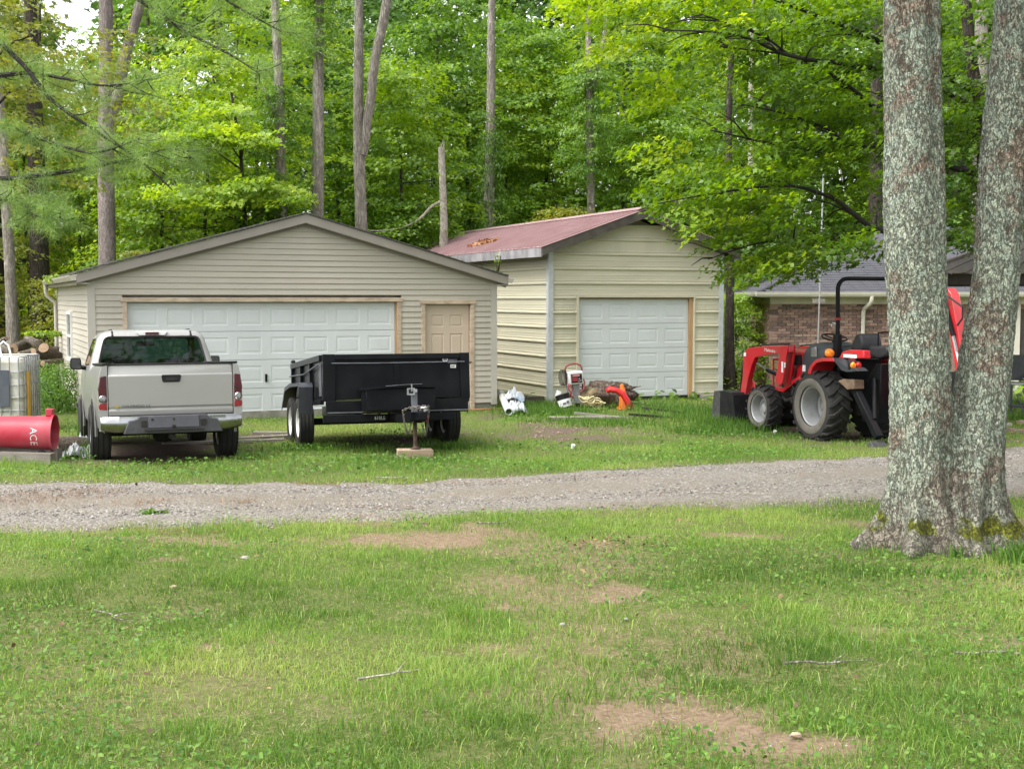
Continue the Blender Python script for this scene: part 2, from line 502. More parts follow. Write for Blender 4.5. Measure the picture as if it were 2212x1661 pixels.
def nz(scale, detail=8, rough=.65):
    x = n.new('ShaderNodeTexNoise'); x.inputs['Scale'].default_value = scale; x.inputs['Detail'].default_value = detail; x.inputs['Roughness'].default_value = rough
    L.new(tc.outputs['Object'], x.inputs[0]); return x.outputs[0]
def ramp(src, stops):
    c = n.new('ShaderNodeValToRGB'); e = c.color_ramp.elements
    e[0].position, e[0].color = stops[0][0], c4(stops[0][1]); e[1].position, e[1].color = stops[-1][0], c4(stops[-1][1])
    for p_, q_ in stops[1:-1]:
        k_ = e.new(p_); k_.color = c4(q_)
    L.new(src, c.inputs[0]); return c.outputs[0]
def mixc(f, a_, b_):
    x = n.new('ShaderNodeMix'); x.data_type = 'RGBA'; L.new(f, x.inputs[0]); L.new(a_, x.inputs[6]); L.new(b_, x.inputs[7]); return x.outputs[2]
def att(k):
    x = n.new('ShaderNodeAttribute'); x.attribute_name = k; return x.outputs['Fac']
n1 = nz(9); n2 = nz(38, 10, .7); n3 = nz(2.2)
thatch = ramp(n2, [(.3, (.05, .07, .018)), (.5, (.10, .125, .035)), (.62, (.15, .15, .06)), (.75, (.22, .185, .105))])
dirt_c = ramp(n2, [(.28, (.11, .073, .045)), (.48, (.20, .142, .094)), (.62, (.25, .185, .128)), (.78, (.33, .26, .20))])
mulch_c = ramp(n2, [(.3, (.05, .036, .028)), (.5, (.12, .085, .07)), (.66, (.19, .145, .12)), (.8, (.28, .23, .2))])
lit_c = ramp(n2, [(.3, (.03, .028, .012)), (.5, (.07, .06, .025)), (.7, (.14, .10, .05)), (.8, (.06, .09, .02))])
am = n.new('ShaderNodeMath'); am.operation = 'MULTIPLY_ADD'; am.inputs[1].default_value = .8
sb = n.new('ShaderNodeMath'); sb.operation = 'SUBTRACT'; sb.inputs[1].default_value = .5; L.new(n1, sb.inputs[0])
L.new(sb.outputs[0], am.inputs[0]); L.new(att('dirt'), am.inputs[2])
cl = n.new('ShaderNodeMapRange'); cl.inputs[1].default_value = .1; cl.inputs[2].default_value = .75; L.new(am.outputs[0], cl.inputs[0])
col = mixc(cl.outputs[0], thatch, dirt_c)
col = mixc(att('mulch'), col, mulch_c)
col = mixc(att('litter'), col, lit_c)
L.new(col, b.inputs['Base Color']); setc(b, 'Roughness', .95); setc(b, 'Specular IOR Level', .1)
bu = n.new('ShaderNodeBump'); bu.inputs['Strength'].default_value = .7; bu.inputs['Distance'].default_value = .02
L.new(nz(55, 8, .7), bu.inputs['Height']); L.new(bu.outputs[0], b.inputs['Normal'])
ground = link('ground', me, m, smooth=True, angle=180)
tag(ground, kind='structure')

# gravel driveway
rx = np.concatenate([np.linspace(-34, -8, 30), np.linspace(-7.9, 10.4, 260), np.linspace(10.6, 36, 30)])
rt = np.linspace(0, 1, 46)
RX = np.repeat(rx[None, :], len(rt), 0)
yn, yf = road_near(rx), road_far(rx)
RY = yn[None, :]*(1-rt[:, None]) + yf[None, :]*rt[:, None]
edge = np.clip(np.minimum(rt, 1-rt)*14, 0, 1)[:, None]
rut = np.exp(-((rt-.27)/.09)**2) + np.exp(-((rt-.74)/.09)**2)
RZ = hz(RX, RY) + .012*edge - .03*(1-edge) + .02*(vnoise(RX, RY, 3, 51)-.5)*edge + .008*(vnoise(RX, RY, 11, 52)-.5) - .018*rut[:, None]
idx = np.arange(RX.size).reshape(RX.shape)
Q = np.stack([idx[:-1, :-1], idx[:-1, 1:], idx[1:, 1:], idx[1:, :-1]], -1).reshape(-1, 4)
mid = np.exp(-((rt-.5)/.16)**2)[:, None]*(.0+.5*vnoise(RX, RY, .5, 53)) + .32*vnoise(RX, RY, .9, 54) + np.clip(1-np.minimum(rt, 1-rt)*9, 0, 1)[:, None]*.8
me = np_mesh('gravel_driveway', np.stack([RX, RY, RZ], -1).reshape(-1, 3), quads=Q, vattr={'earth': mid.ravel()})
m, t, n, b = new_mat('gravel'); L = t.links
tc = n.new('ShaderNodeTexCoord')
vo = n.new('ShaderNodeTexVoronoi'); vo.inputs['Scale'].default_value = 55; vo.inputs['Randomness'].default_value = 1
L.new(tc.outputs['Object'], vo.inputs[0])
se = n.new('ShaderNodeSeparateColor'); L.new(vo.outputs['Color'], se.inputs[0])
stone = ramp(se.outputs[0], [(0, (.10, .09, .075)), (.35, (.17, .155, .132)), (.7, (.225, .207, .18)), (1, (.335, .312, .28))])
earth = ramp(nz(30, 8, .7), [(.3, (.125, .105, .08)), (.5, (.185, .16, .127)), (.7, (.235, .205, .168))])
big = nz(1.1, 5)
a1 = n.new('ShaderNodeMath'); a1.operation = 'MULTIPLY_ADD'; a1.inputs[1].default_value = .75
a2 = n.new('ShaderNodeMath'); a2.operation = 'MULTIPLY_ADD'; a2.inputs[1].default_value = 1.3; a2.inputs[2].default_value = -.62
L.new(nz(6, 8, .7), a2.inputs[0]); L.new(att('earth'), a1.inputs[0]); L.new(a2.outputs[0], a1.inputs[2])
cl = n.new('ShaderNodeMapRange'); cl.inputs[1].default_value = .12; cl.inputs[2].default_value = .5; L.new(a1.outputs[0], cl.inputs[0])
col = mixc(cl.outputs[0], stone, earth)
L.new(col, b.inputs['Base Color']); setc(b, 'Roughness', .95); setc(b, 'Specular IOR Level', .12)
bu = n.new('ShaderNodeBump'); bu.inputs['Strength'].default_value = .9; bu.inputs['Distance'].default_value = .015; bu.invert = True
L.new(vo.outputs['Distance'], bu.inputs['Height']); L.new(bu.outputs[0], b.inputs['Normal'])
road = link('gravel_driveway', me, m, smooth=True, angle=180)
tag(road, kind='structure')

# ------------------------------------------------------------------ double garage with vinyl siding
M['vinyl'] = pmat('vinyl', (.43, .395, .335), (.395, .362, .308), 1.6, objvar=.06, rough=.5, dirt=(.27, .255, .21), dscale=2.2, damt=.38, bump=.05, bscale=30, stretch=(1, 1, 1))
M['trim_taupe'] = pmat('trim_taupe', (.26, .235, .205), (.235, .212, .186), 3, rough=.45)
M['corner_vinyl'] = pmat('corner_vinyl', (.43, .405, .355), (.38, .36, .32), 2, rough=.5)
M['casing_wood'] = pmat('casing_wood', (.52, .42, .32), (.40, .31, .225), 5, rough=.75, stretch=(1, 1, 6), dirt=(.15, .11, .08), damt=.7, dscale=3)
M['raw_wood'] = pmat('raw_wood', (.46, .29, .15), (.38, .23, .12), 6, rough=.75, stretch=(1, 1, .2), dirt=(.2, .13, .08), damt=.5)
M['garage_door'] = pmat('garage_door', (.57, .595, .605), (.53, .555, .565), 1.2, rough=.42, dirt=(.46, .47, .44), dscale=1.6, damt=.35)
M['entry_door'] = pmat('entry_door', (.50, .405, .32), (.475, .385, .305), 2, rough=.45)
M['concrete'] = pmat('concrete', (.30, .285, .24), (.20, .195, .16), 6, rough=.9, bump=.4, bscale=40, dirt=(.12, .12, .07), damt=.6)
M['gutter'] = pmat('gutter', (.44, .41, .35), (.36, .34, .30), 3, rough=.4, dirt=(.25, .24, .21), damt=.4)
M['asphalt_shingle'] = pmat('asphalt_shingle', (.085, .08, .075), (.05, .048, .046), 30, rough=.95, bump=.5, bscale=200, dirt=(.10, .12, .05), damt=.6)
M['window_white'] = pmat('window_white', (.72, .72, .70), (.62, .62, .6), 5, rough=.4)
M['dark_glass'] = pmat('dark_glass', (.02, .025, .025), (.03, .035, .03), 3, rough=.05, spec=.8)
GA = R(23)
LX, LY = -7.0802, 21.7294
GW, GL = 7.35, 7.4
garage = thing('garage', 'double garage with beige vinyl siding, wide white door and tan side door', 'garage', (LX, LY, 0), (0, 0, GA))
EAVE, SLOPE = 2.40, .278
def under(x): return EAVE + SLOPE*min(x, GW-x)
wb = MB()
wb.prism([(.06, .0), (GW-.06, 0), (GW-.06, EAVE-.02), (GW/2, under(GW/2)-.02), (.06, EAVE-.02)], .11, GL-.02, 'y')
wb.build('wall', M['vinyl'], garage)
fb = MB()
fb.box(.0, GW, .02, GL, -.35, .12)
fb.build('foundation', M['concrete'], garage)
# clapboards: one shared unit board, scaled along its length
EXP = .1016
def board_mesh(name, e=EXP):
    b_ = MB()
    pr = [(0, 0), (-.016, .004), (-.018, .012), (-.004, e+.004), (0, e+.004)]
    b_.prism([(y_, z_) for y_, z_ in pr], 0, 1, 'x')
    me_ = bpy.data.meshes.new(name); me_.from_pydata(b_.v, [], b_.f); me_.materials.append(M['vinyl'])
    bm_ = bmesh.new(); bm_.from_mesh(me_); bmesh.ops.recalc_face_normals(bm_, faces=bm_.faces); bm_.to_mesh(me_); bm_.free()
    return me_
bmesh_board = board_mesh('siding_board')
def board(x0, x1, z, parent, side=False, y=0.0):
    o = bpy.data.objects.new('siding_board', bmesh_board); COL.objects.link(o); o.parent = parent
    if side:
        o.location = (y, x1, z); o.rotation_euler = (0, 0, -math.pi/2)
    else:
        o.location = (x0, y, z + random.uniform(-.0015, .0015))
    o.scale = (x1-x0, 1, 1)
    return o
DX0, DX1, DTOP = .615, 5.40, 2.043          # big door opening
EX0, EX1, ETOP = 5.939, 6.84, 2.00          # entry door opening
CW = .075
z = .13
row = 0
while z < under(GW/2)-.05:
    zt = z+EXP
    if zt < EAVE:
        a0, a1 = .10, GW-.10
    else:
        dx = (zt-EAVE)/SLOPE
        a0, a1 = max(.02, dx-.22), min(GW-.02, GW-dx+.22)
    cuts = []
    if z < DTOP+CW-.02: cuts.append((DX0-CW, DX1+CW))
    if z < ETOP+CW-.02: cuts.append((EX0-CW, EX1+CW))
    cur = a0
    for c0, c1 in cuts:
        if c0-cur > .02: board(cur, c0, z, garage)
        cur = c1
    if a1-cur > .02: board(cur, a1, z, garage)
    if zt < EAVE+.02: board(.1, GL-.08, z, garage, side=True)
    z += EXP; row += 1
for (x0, x1, y0, y1) in ((-.022, .10, -.024, .0), (GW-.10, GW+.022, -.024, 0)):
    cb = MB().box(x0, x1, y0, .004, .10, EAVE+.03)
    if x0 < 0: cb.box(-.026, .0, -.020, .10, .10, EAVE+.03)
    else: cb.box(GW, GW+.026, -.02, .10, .1, EAVE+.03)
    cb.build('corner_trim', M['corner_vinyl'], garage)
MB().box(-.024, 0, GL-.1, GL+.02, .1, EAVE).build('corner_trim', M['corner_vinyl'], garage)
# casings
def casing(parent, x0, x1, top, cw, mat, dep=.10, y=-.03):
    MB().box(x0-cw, x0, y, dep, -.02, top).build('door_casing', mat, parent, bevel=.004)
    MB().box(x1, x1+cw, y, dep, -.02, top).build('door_casing', mat, parent, bevel=.004)
    MB().box(x0-cw-.03, x1+cw+.03, y-.012, dep, top+.001, top+cw).build('door_head', mat, parent, bevel=.004)
casing(garage, DX0, DX1, DTOP, CW, M['casing_wood'])
casing(garage, EX0, EX1, ETOP, CW, M['casing_wood'])
MB().box(DX1-.022, DX1-.002, -.005, .105, 0, DTOP-.003).build('door_jamb', M['raw_wood'], garage)
def raised_panel(mb, x0, x1, z0, z1, y, d=.0055, wd=.028):
    """a recessed ring and a raised field on the plane y, facing -y"""
    def ring(i, yy): return [(x0+i, yy, z0+i), (x1-i, yy, z0+i), (x1-i, yy, z1-i), (x0+i, yy, z1-i)]
    A, B_, C_, D_ = ring(0, y), ring(wd*.45, y+d), ring(wd*1.3, y+d), ring(wd*2.1, y+.002)
    mb.bridge(A, B_); mb.bridge(B_, C_); mb.bridge(C_, D_); mb.add(D_, [(0, 1, 2, 3)])
def sheet_with_holes(mb, x0, x1, z0, z1, y, holes):
    """plane facing -y made of strips, leaving the rectangles of one row of holes open"""
    hz0, hz1 = holes[0][2], holes[0][3]
    q = lambda a, b_, c, d: mb.add([(a, y, c), (b_, y, c), (b_, y, d), (a, y, d)], [(0, 1, 2, 3)])
    q(x0, x1, z0, hz0); q(x0, x1, hz1, z1)
    cur = x0
    for h in holes:
        q(cur, h[0], hz0, hz1); cur = h[1]
    q(cur, x1, hz0, hz1)
def sectional_door(parent, x0, x1, z0, z1, y, cols, mat, rows=4):
    dr = MB().box(x0-.02, x1+.02, y+.035, y+.05, z0, z1).build('garage_door', mat, parent)
    hh = (z1-z0)/rows; cw_ = (x1-x0)/cols
    for r_ in range(rows):
        mb = MB(); a, b_ = z0+r_*hh+.004, z0+(r_+1)*hh-.004
        holes = [(x0+c*cw_+cw_*.13, x0+(c+1)*cw_-cw_*.13, a+hh*.2, b_-hh*.2) for c in range(cols)]
        sheet_with_holes(mb, x0, x1, a, b_, y, holes)
        for h in holes: raised_panel(mb, *h, y)
        mb.add([(x0, y, b_), (x1, y, b_), (x1, y+.034, b_+.003), (x0, y+.034, b_+.003)], [(0, 1, 2, 3)])
        mb.add([(x0, y, a), (x1, y, a), (x1, y+.034, a-.003), (x0, y+.034, a-.003)], [(0, 3, 2, 1)])
        mb.build('door_section', mat, dr, fixn=False)
    return dr
gd = sectional_door(garage, DX0+.0, DX1-.03, .02, DTOP-.01, .06, 8, M['garage_door'])
MB().box(DX0, DX1-.03, .05, .1, -.03, .018).build('door_seal', M['black_plastic'], gd)
hb = MB(); hb.tube([(3.0-.02, .05, .70), (2.98, .02, .70)], .012, 8); hb.tube([(2.98, .02, .64), (2.98, .02, .76)], .012, 8)
hb.cbox((2.98, .055, .70), (.04, .012, .14)); hb.build('door_handle', M['black_paint'], gd)
# entry door: six panels
ed = MB()
y = .055
holes2 = []
ew = EX1-EX0
rows6 = [(ETOP-.42, ETOP-.20), (ETOP-1.12, ETOP-.55), (ETOP-1.85, ETOP-1.25)]
zs = [-.0]
prev = 0.0
for r0, r1 in rows6[::-1]:
    hs_ = [(EX0+.14, EX0+ew/2-.06, r0, r1), (EX0+ew/2+.06, EX1-.14, r0, r1)]
    top_ = r1+.05
    sheet_with_holes(ed, EX0+.01, EX1-.01, prev, top_, y, hs_)
    for h in hs_: raised_panel(ed, *h, y, .01, .02)
    prev = top_
ed.add([(EX0+.01, y, prev), (EX1-.01, y, prev), (EX1-.01, y, ETOP-.01), (EX0+.01, y, ETOP-.01)], [(0, 1, 2, 3)])
edo = ed.build('entry_door', M['entry_door'], garage, fixn=False)
kb = MB(); kb.tube([(EX0+.075, y, .95), (EX0+.075, y-.045, .95)], [.012, .012], 10); kb.lathe([(.0, 0), (.024, .006), (.03, .022), (.022, .04), (0, .045)], (EX0+.075, y-.085, .95), 'y', 14)
kb.build('door_knob', M['steel'], edo, smooth=True)
# roof: two slabs with stepped shingle courses, rake boards, fascia, gutters
OV, FO = .20, .16
RT = .19
def roof_z(x): return EAVE + RT + SLOPE*min(x, GW-x) if True else 0
for side in (0, 1):
    mb = MB(); cr = 30; half = GW/2+OV
    for k in range(cr):
        s0, s1 = k/cr, (k+1)/cr
        xa, xb = -OV+half*s0, -OV+half*s1
        za, zb = EAVE+RT+SLOPE*xa, EAVE+RT+SLOPE*xb
        jit = random.uniform(0, .006)
        A = [(xa, -FO-.02-jit, za+.016), (xb, -FO-.02-jit, zb+.004), (xb, GL+FO, zb+.004), (xa, GL+FO, za+.016)]
        B_ = [(xa, -FO-.02-jit, za-.012), (xb, -FO-.02-jit, zb-.012), (xb, GL+FO, zb-.012), (xa, GL+FO, za-.012)]
        if side: A = [(GW-p[0], p[1], p[2]) for p in A]; B_ = [(GW-p[0], p[1], p[2]) for p in B_]
        mb.add(A+B_, [(0, 1, 2, 3), (7, 6, 5, 4), (0, 4, 5, 1), (2, 6, 7, 3), (0, 3, 7, 4), (1, 5, 6, 2)])
    mb.build('roof', M['asphalt_shingle'], garage)
    X = (lambda x: x) if side == 0 else (lambda x: GW-x)
    zE = EAVE+SLOPE*(-OV); zP = EAVE+SLOPE*GW/2
    rk = MB()
    for (dy0, dy1, off0, off1) in ((-FO, -FO+.03, .015, RT-.02), (-FO+.03, -.02, .0, .05)):
        pr = [(X(-OV), zE+off0), (X(GW/2), zP+off0), (X(GW/2), zP+off1), (X(-OV), zE+off1)]
        rk.prism([(a, b_) for a, b_ in pr], dy0, dy1, 'y')
    rk.build('rake_board', M['trim_taupe'], garage)
    fr = MB()
    pr = [(X(-OV+.0), zE-.035), (X(GW/2), zP-.035), (X(GW/2), zP-.004), (X(-OV), zE-.004)]
    fr.prism(pr, -.05, -.022, 'y'); fr.build('rake_trim', M['trim_taupe'], garage)
    MB().box(min(X(-OV), X(-OV+.025)), max(X(-OV), X(-OV+.025)), -FO+.031, GL+FO, zE-.0, zE+RT-.03).build('fascia', M['trim_taupe'], garage)
    MB().box(min(X(-OV+.026), X(-.0)), max(X(-OV+.026), X(-.0)), -FO+.031, GL, zE+.0, zE+.02).build('soffit', M['gutter'], garage)
    gp_ = [(-OV-.002, zE+RT-.05), (-OV-.002, zE+.06), (-OV-.085, zE+.055), (-OV-.12, zE+.12), (-OV-.125, zE+RT-.045), (-OV-.118, zE+RT-.045), (-OV-.11, zE+.122), (-OV-.082, zE+.064), (-OV-.01, zE+.066), (-OV-.01, zE+RT-.05)]
    gb = MB().prism([(X(a), b_) for a, b_ in gp_], -FO+.0, GL+FO, 'y')
    gb.prism([(X(a), b_) for a, b_ in [(-OV-.002, zE+.06), (-OV-.085, zE+.055), (-OV-.12, zE+.12), (-OV-.125, zE+RT-.05), (-OV-.002, zE+RT-.05)]], -FO-.004, -FO, 'y')
    gb.build('gutter', M['gutter'], garage)
db = MB(); db.tube([(-OV-.06, GL-.05, zE+.07), (-OV-.06, GL-.05, zE-.10), (-OV-.03, GL-.05, zE-.19), (-.07, GL-.05, zE-.32), (-.06, GL-.05, zE-.45), (-.06, GL-.05, .2)], .04, 10)
db.build('downspout', M['gutter'], garage, smooth=True)
# narrow window in the left wall
wy0, wy1, wz0, wz1 = 3.35, 4.35, .90, 1.86
wf = MB()
for (a, b_, c, d) in ((wy0, wy0+.06, wz0, wz1), (wy1-.06, wy1, wz0, wz1), (wy0+.06, wy1-.06, wz1-.06, wz1), (wy0+.06, wy1-.06, wz0, wz0+.06), (wy0+.06, wy1-.06, (wz0+wz1)/2-.02, (wz0+wz1)/2+.02)):
    wf.box(-.06, -.005, a, b_, c, d)
wfo = wf.build('window_frame', M['window_white'], garage)
MB().box(-.036, -.02, wy0+.06, wy1-.06, wz0+.06, wz1-.06).build('window_pane', M['dark_glass'], wfo)

# ------------------------------------------------------------------ metal shed
M['shed_metal'] = pmat('shed_metal', (.57, .535, .41), (.53, .50, .385), 2, objvar=.05, rough=.38, dirt=(.33, .32, .22), dscale=1.8, damt=.4, spec=.5)
M['galv'] = pmat('galv', (.56, .58, .59), (.46, .48, .49), 10, rough=.42, metal=.35)
M['red_roof'] = pmat('red_roof', (.29, .178, .18), (.34, .22, .22), 2.5, rough=.4, dirt=(.38, .28, .28), dscale=.9, damt=.55, spec=.6)
M['grey_fascia'] = pmat('grey_fascia', (.33, .32, .33), (.18, .175, .18), 5, rough=.7, stretch=(1, 1, .5), dirt=(.1, .095, .09), damt=.6)
M['dark_fascia'] = pmat('dark_fascia', (.07, .06, .048), (.04, .034, .028), 4, rough=.8, dirt=(.13, .12, .10), damt=.5)
SA = R(22.5)
SX, SY, SW, SLEN = .7804, 27.0, 4.134, 10.4
SB = -.05
shed = thing('metal_shed', 'narrow cream metal shed with ribbed walls and faded red roof', 'shed', (SX, SY, SB), (0, 0, SA))
SE = 3.14; SS = .345
def sund(x): return SE + SS*min(x, SW-x)
MB().prism([(.05, .0), (SW-.05, 0), (SW-.05, SE), (SW/2, sund(SW/2)), (.05, SE)], .10, SLEN-.03, 'y').build('wall', M['shed_metal'], shed)
RIB = .305
def metal_panel_mesh(name, h=RIB):
    b_ = MB()
    pr = [(0, 0), (-.004, 0), (-.004, .025), (-.010, .03), (-.010, .045), (-.004, .05), (-.004, .135), (-.008, .14), (-.008, .15), (-.004, .155), (-.004, h-.055), (-.03, h-.045), (-.034, h-.03), (-.032, h-.012), (-.004, h-.001), (0, h-.001)]
    b_.prism(pr, 0, 1, 'x')
    me_ = bpy.data.meshes.new(name); me_.from_pydata(b_.v, [], b_.f); me_.materials.append(M['shed_metal'])
    bm_ = bmesh.new(); bm_.from_mesh(me_); bmesh.ops.recalc_face_normals(bm_, faces=bm_.faces); bm_.to_mesh(me_); bm_.free()
    return me_
mpm = metal_panel_mesh('siding_panel')
def mpanel(x0, x1, z_, side=False):
    o = bpy.data.objects.new('siding_panel', mpm); COL.objects.link(o); o.parent = shed
    if side: o.location = (0, x1, z_); o.rotation_euler = (0, 0, -math.pi/2)
    else: o.location = (x0, 0, z_)
    o.scale = (x1-x0, 1, 1)
def gable_panel(z_, h=RIB):
    """a top panel with its ends cut to the roof slope"""
    pr = [(0, 0), (-.004, 0), (-.004, .025), (-.010, .03), (-.010, .045), (-.004, .05), (-.004, h-.055), (-.03, h-.045), (-.034, h-.03), (-.032, h-.012), (-.004, h-.001), (0, h-.001)]
    e_ = lambda q: min(SW/2-.01, max(.07, (z_+q-SE-.10)/SS))
    n_ = len(pr)
    vs = [(e_(q), p, z_+q) for p, q in pr]+[(SW-e_(q), p, z_+q) for p, q in pr]
    MB().add(vs, [tuple(range(n_)), tuple(range(2*n_-1, n_-1, -1))]+[(i, n_+i, n_+(i+1) % n_, (i+1) % n_) for i in range(n_)]).build('siding_panel', M['shed_metal'], shed)
HX0, HX1, HT = .66, 3.43, 2.18
z = .06
while z < sund(SW/2)-.1:
    zt = z+RIB
    if zt < SE+.1: a0, a1 = .07, SW-.07
    else:
        dx = (zt-SE)/SS; a0, a1 = max(.07, dx-.30), min(SW-.07, SW-dx+.30)
    if z < HT-.05:
        mpanel(a0, HX0-.03, z); mpanel(HX1+.03, a1, z)
    elif zt < SE+.1: mpanel(a0, a1, z)
    elif a1-a0 > .1: gable_panel(z)
    if z < SE-.2: mpanel(.07, SLEN-.05, z, True)
    z += RIB
for x0, x1 in ((-.04, .07), (SW-.07, SW+.04)):
    cb = MB().box(x0, x1, -.042, .0, .0, SE+.05)
    if x0 < 0: cb.box(-.044, 0, -.038, .075, .0, SE+.05)
    else: cb.box(SW, SW+.044, -.038, .075, 0, SE+.05)
    cb.build('corner_trim', M['galv'], shed)
MB().box(-.044, .0, SLEN-.06, SLEN, 0, SE).build('corner_trim', M['galv'], shed)
MB().box(HX0-.05, HX0, -.045, .09, 0, HT).build('door_casing', M['shed_metal'], shed)
MB().box(HX1, HX1+.03, -.045, .09, 0, HT).build('door_casing', M['shed_metal'], shed)
MB().box(HX0-.05, HX1+.03, -.045, .09, HT, HT+.04).build('door_head', M['shed_metal'], shed)
MB().box(HX1-.09, HX1-.002, .0, .06, .0, HT-.03).build('door_jamb', M['raw_wood'], shed)
MB().box(HX0+.002, HX1-.002, .0, .06, HT-.03, HT-.002).build('door_jamb', M['raw_wood'], shed)
sd_ = sectional_door(shed, HX0+.01, HX1-.095, .05, HT-.035, .05, 4, M['garage_door'])
MB().box(HX0+.01, HX1-.095, .04, .09, .0, .048).build('door_seal', M['black_plastic'], sd_)
# red ribbed roof in sheets
SOV, SFO = .30, .32
rt_ = .17
sheet_l = (SLEN+2*SFO)/12
for side in (0, 1):
    X = (lambda x: x) if side == 0 else (lambda x: SW-x)
    def slab(mb, y0, y1, up0, up1):
        pr = [(-SOV-.03, SE+rt_+SS*(-SOV-.03)), (SW/2, SE+rt_+SS*SW/2)]
        A = [(X(x), yy, zz+u) for u in (up0, up1) for yy in (y0, y1) for x, zz in pr]
        mb.add(A, [(0, 1, 3, 2), (4, 6, 7, 5), (0, 4, 5, 1), (2, 3, 7, 6), (0, 2, 6, 4), (1, 5, 7, 3)])
    for k in range(12):
        y0 = -SFO+k*sheet_l; mb = MB()
        slab(mb, y0, y0+sheet_l, .0, .012)
        for j in range(4):
            yy = y0+(j+.5)*sheet_l/4
            slab(mb, yy-.028, yy+.028, .013, .034 if j else .04)
            slab(mb, yy-.014, yy+.014, .035, .044)
        mb.build('roof_panel', M['red_roof'], shed)
    zE = SE+SS*(-SOV); zP = SE+SS*SW/2
    MB().prism([(X(-SOV), zE-.01), (X(SW/2), zP-.01), (X(SW/2), zP+rt_-.004), (X(-SOV), zE+rt_-.004)], -SFO+.01, -SFO+.05, 'y').build('rake_board', M['dark_fascia'], shed)
    MB().prism([(X(-SOV+.0), zE+.04), (X(SW/2), zP+.04), (X(SW/2), zP+.07), (X(-SOV), zE+.07)], -SFO+.051, -.03, 'y').build('soffit', M['dark_fascia'], shed)
    MB().box(min(X(-SOV-.03), X(-SOV)), max(X(-SOV-.03), X(-SOV)), -SFO+.02, SLEN+SFO, zE-.03, zE+rt_-.018).build('fascia', M['grey_fascia'], shed)
    MB().box(min(X(-SOV+.001), X(-.04)), max(X(-SOV+.001), X(-.04)), -.028, SLEN, zE+.05, zE+.07).build('soffit', M['dark_fascia'], shed)
rc = MB(); zP = SE+SS*SW/2+rt_
rc.prism([(SW/2-.16, zP-.16*SS+.05), (SW/2, zP+.055), (SW/2+.16, zP-.16*SS+.05), (SW/2+.16, zP-.16*SS+.062), (SW/2, zP+.07), (SW/2-.16, zP-.16*SS+.062)], -SFO-.01, SLEN+SFO, 'y')
rc.build('ridge_cap', M['red_roof'], shed)
MB().box(SW-.55, SW+.1, -.35, -.05, -.16, .06).build('step_block', M['concrete'], shed)

# ------------------------------------------------------------------ brick house
M['mortar'] = pmat('mortar', (.42, .375, .325), (.35, .315, .275), 8, rough=.95)
def brick_material():
    m, t, n, b = new_mat('brick'); L = t.links
    oi = n.new('ShaderNodeObjectInfo')
    c = n.new('ShaderNodeValToRGB'); e = c.color_ramp.elements
    e[0].position, e[0].color = 0, c4((.09, .06, .05)); e[1].position, e[1].color = 1, c4((.38, .26, .20))
    for p_, q_ in ((.2, (.14, .085, .068)), (.45, (.25, .145, .11)), (.7, (.32, .195, .15))):
        k_ = e.new(p_); k_.color = c4(q_)
    L.new(oi.outputs['Random'], c.inputs[0])
    tc = n.new('ShaderNodeTexCoord'); no = n.new('ShaderNodeTexNoise'); no.inputs['Scale'].default_value = 14; no.inputs['Detail'].default_value = 6
    L.new(tc.outputs['Object'], no.inputs[0])
    mx = n.new('ShaderNodeMix'); mx.data_type = 'RGBA'; mx.blend_type = 'MULTIPLY'; mx.inputs[0].default_value = .5
    L.new(c.outputs[0], mx.inputs[6]); L.new(no.outputs[0], mx.inputs[7])
    mr = n.new('ShaderNodeMix'); mr.data_type = 'RGBA'; mr.blend_type = 'ADD'; mr.inputs[0].default_value = .12
    L.new(mx.outputs[2], mr.inputs[6]); mr.inputs[7].default_value = (.5, .4, .34, 1)
    L.new(mr.outputs[2], b.inputs['Base Color']); setc(b, 'Roughness', .9)
    return m
M['brick'] = brick_material()
M['house_trim'] = pmat('house_trim', (.63, .60, .50), (.57, .55, .46), 4, rough=.45, dirt=(.4, .4, .34), damt=.4)
M['roof_grey'] = pmat('roof_grey', (.075, .075, .086), (.055, .055, .063), 40, rough=.95, bump=.4, bscale=160, dirt=(.07, .07, .07), dscale=.8, damt=.6)
HY, HX_ = 32.0, 6.36
HB = -.25
house = thing('brick_house', 'low brick house with grey shingled hip roof behind the red tractor', 'house', (HX_, HY, HB))
HE = 2.38; HWID = 13.0; HDEP = 8.0
MB().box(.03, HWID, .06, HDEP, -.4, HE).build('wall', M['mortar'], house)
bw, bh, gap = .194, .057, .0105
def one_brick(nm, w_, d_, h_):
    b_ = MB().box(0, w_, 0, d_, 0, h_)
    me_ = bpy.data.meshes.new(nm); me_.from_pydata(b_.v, [], b_.f); me_.materials.append(M['brick']); return me_
bme = one_brick('brick', bw, .07, bh)
cand = []
nrow = int((HE-.15)/(bh+gap))
for r_ in range(nrow):
    z = .0+r_*(bh+gap)
    nb = int(7.2/(bw+gap))
    for k in range(nb):
        x = k*(bw+gap) + (0 if r_ % 2 else -(bw+gap)/2)
        if x < -.02: x = 0.0
        vis = 0 if (x < 3.0 and z > .75) else 1
        cand.append((vis, -z, x, z))
cand.sort()
solo = cand[:292]; rest = cand[292:]
for _, _, x, z in solo:
    o = bpy.data.objects.new('brick', bme); COL.objects.link(o); o.parent = house
    o.location = (x, random.uniform(-.004, .003), z)
rb = MB()
for _, _, x, z in rest:
    rb.box(x, x+bw, random.uniform(-.004, .003), .07, z, z+bh)
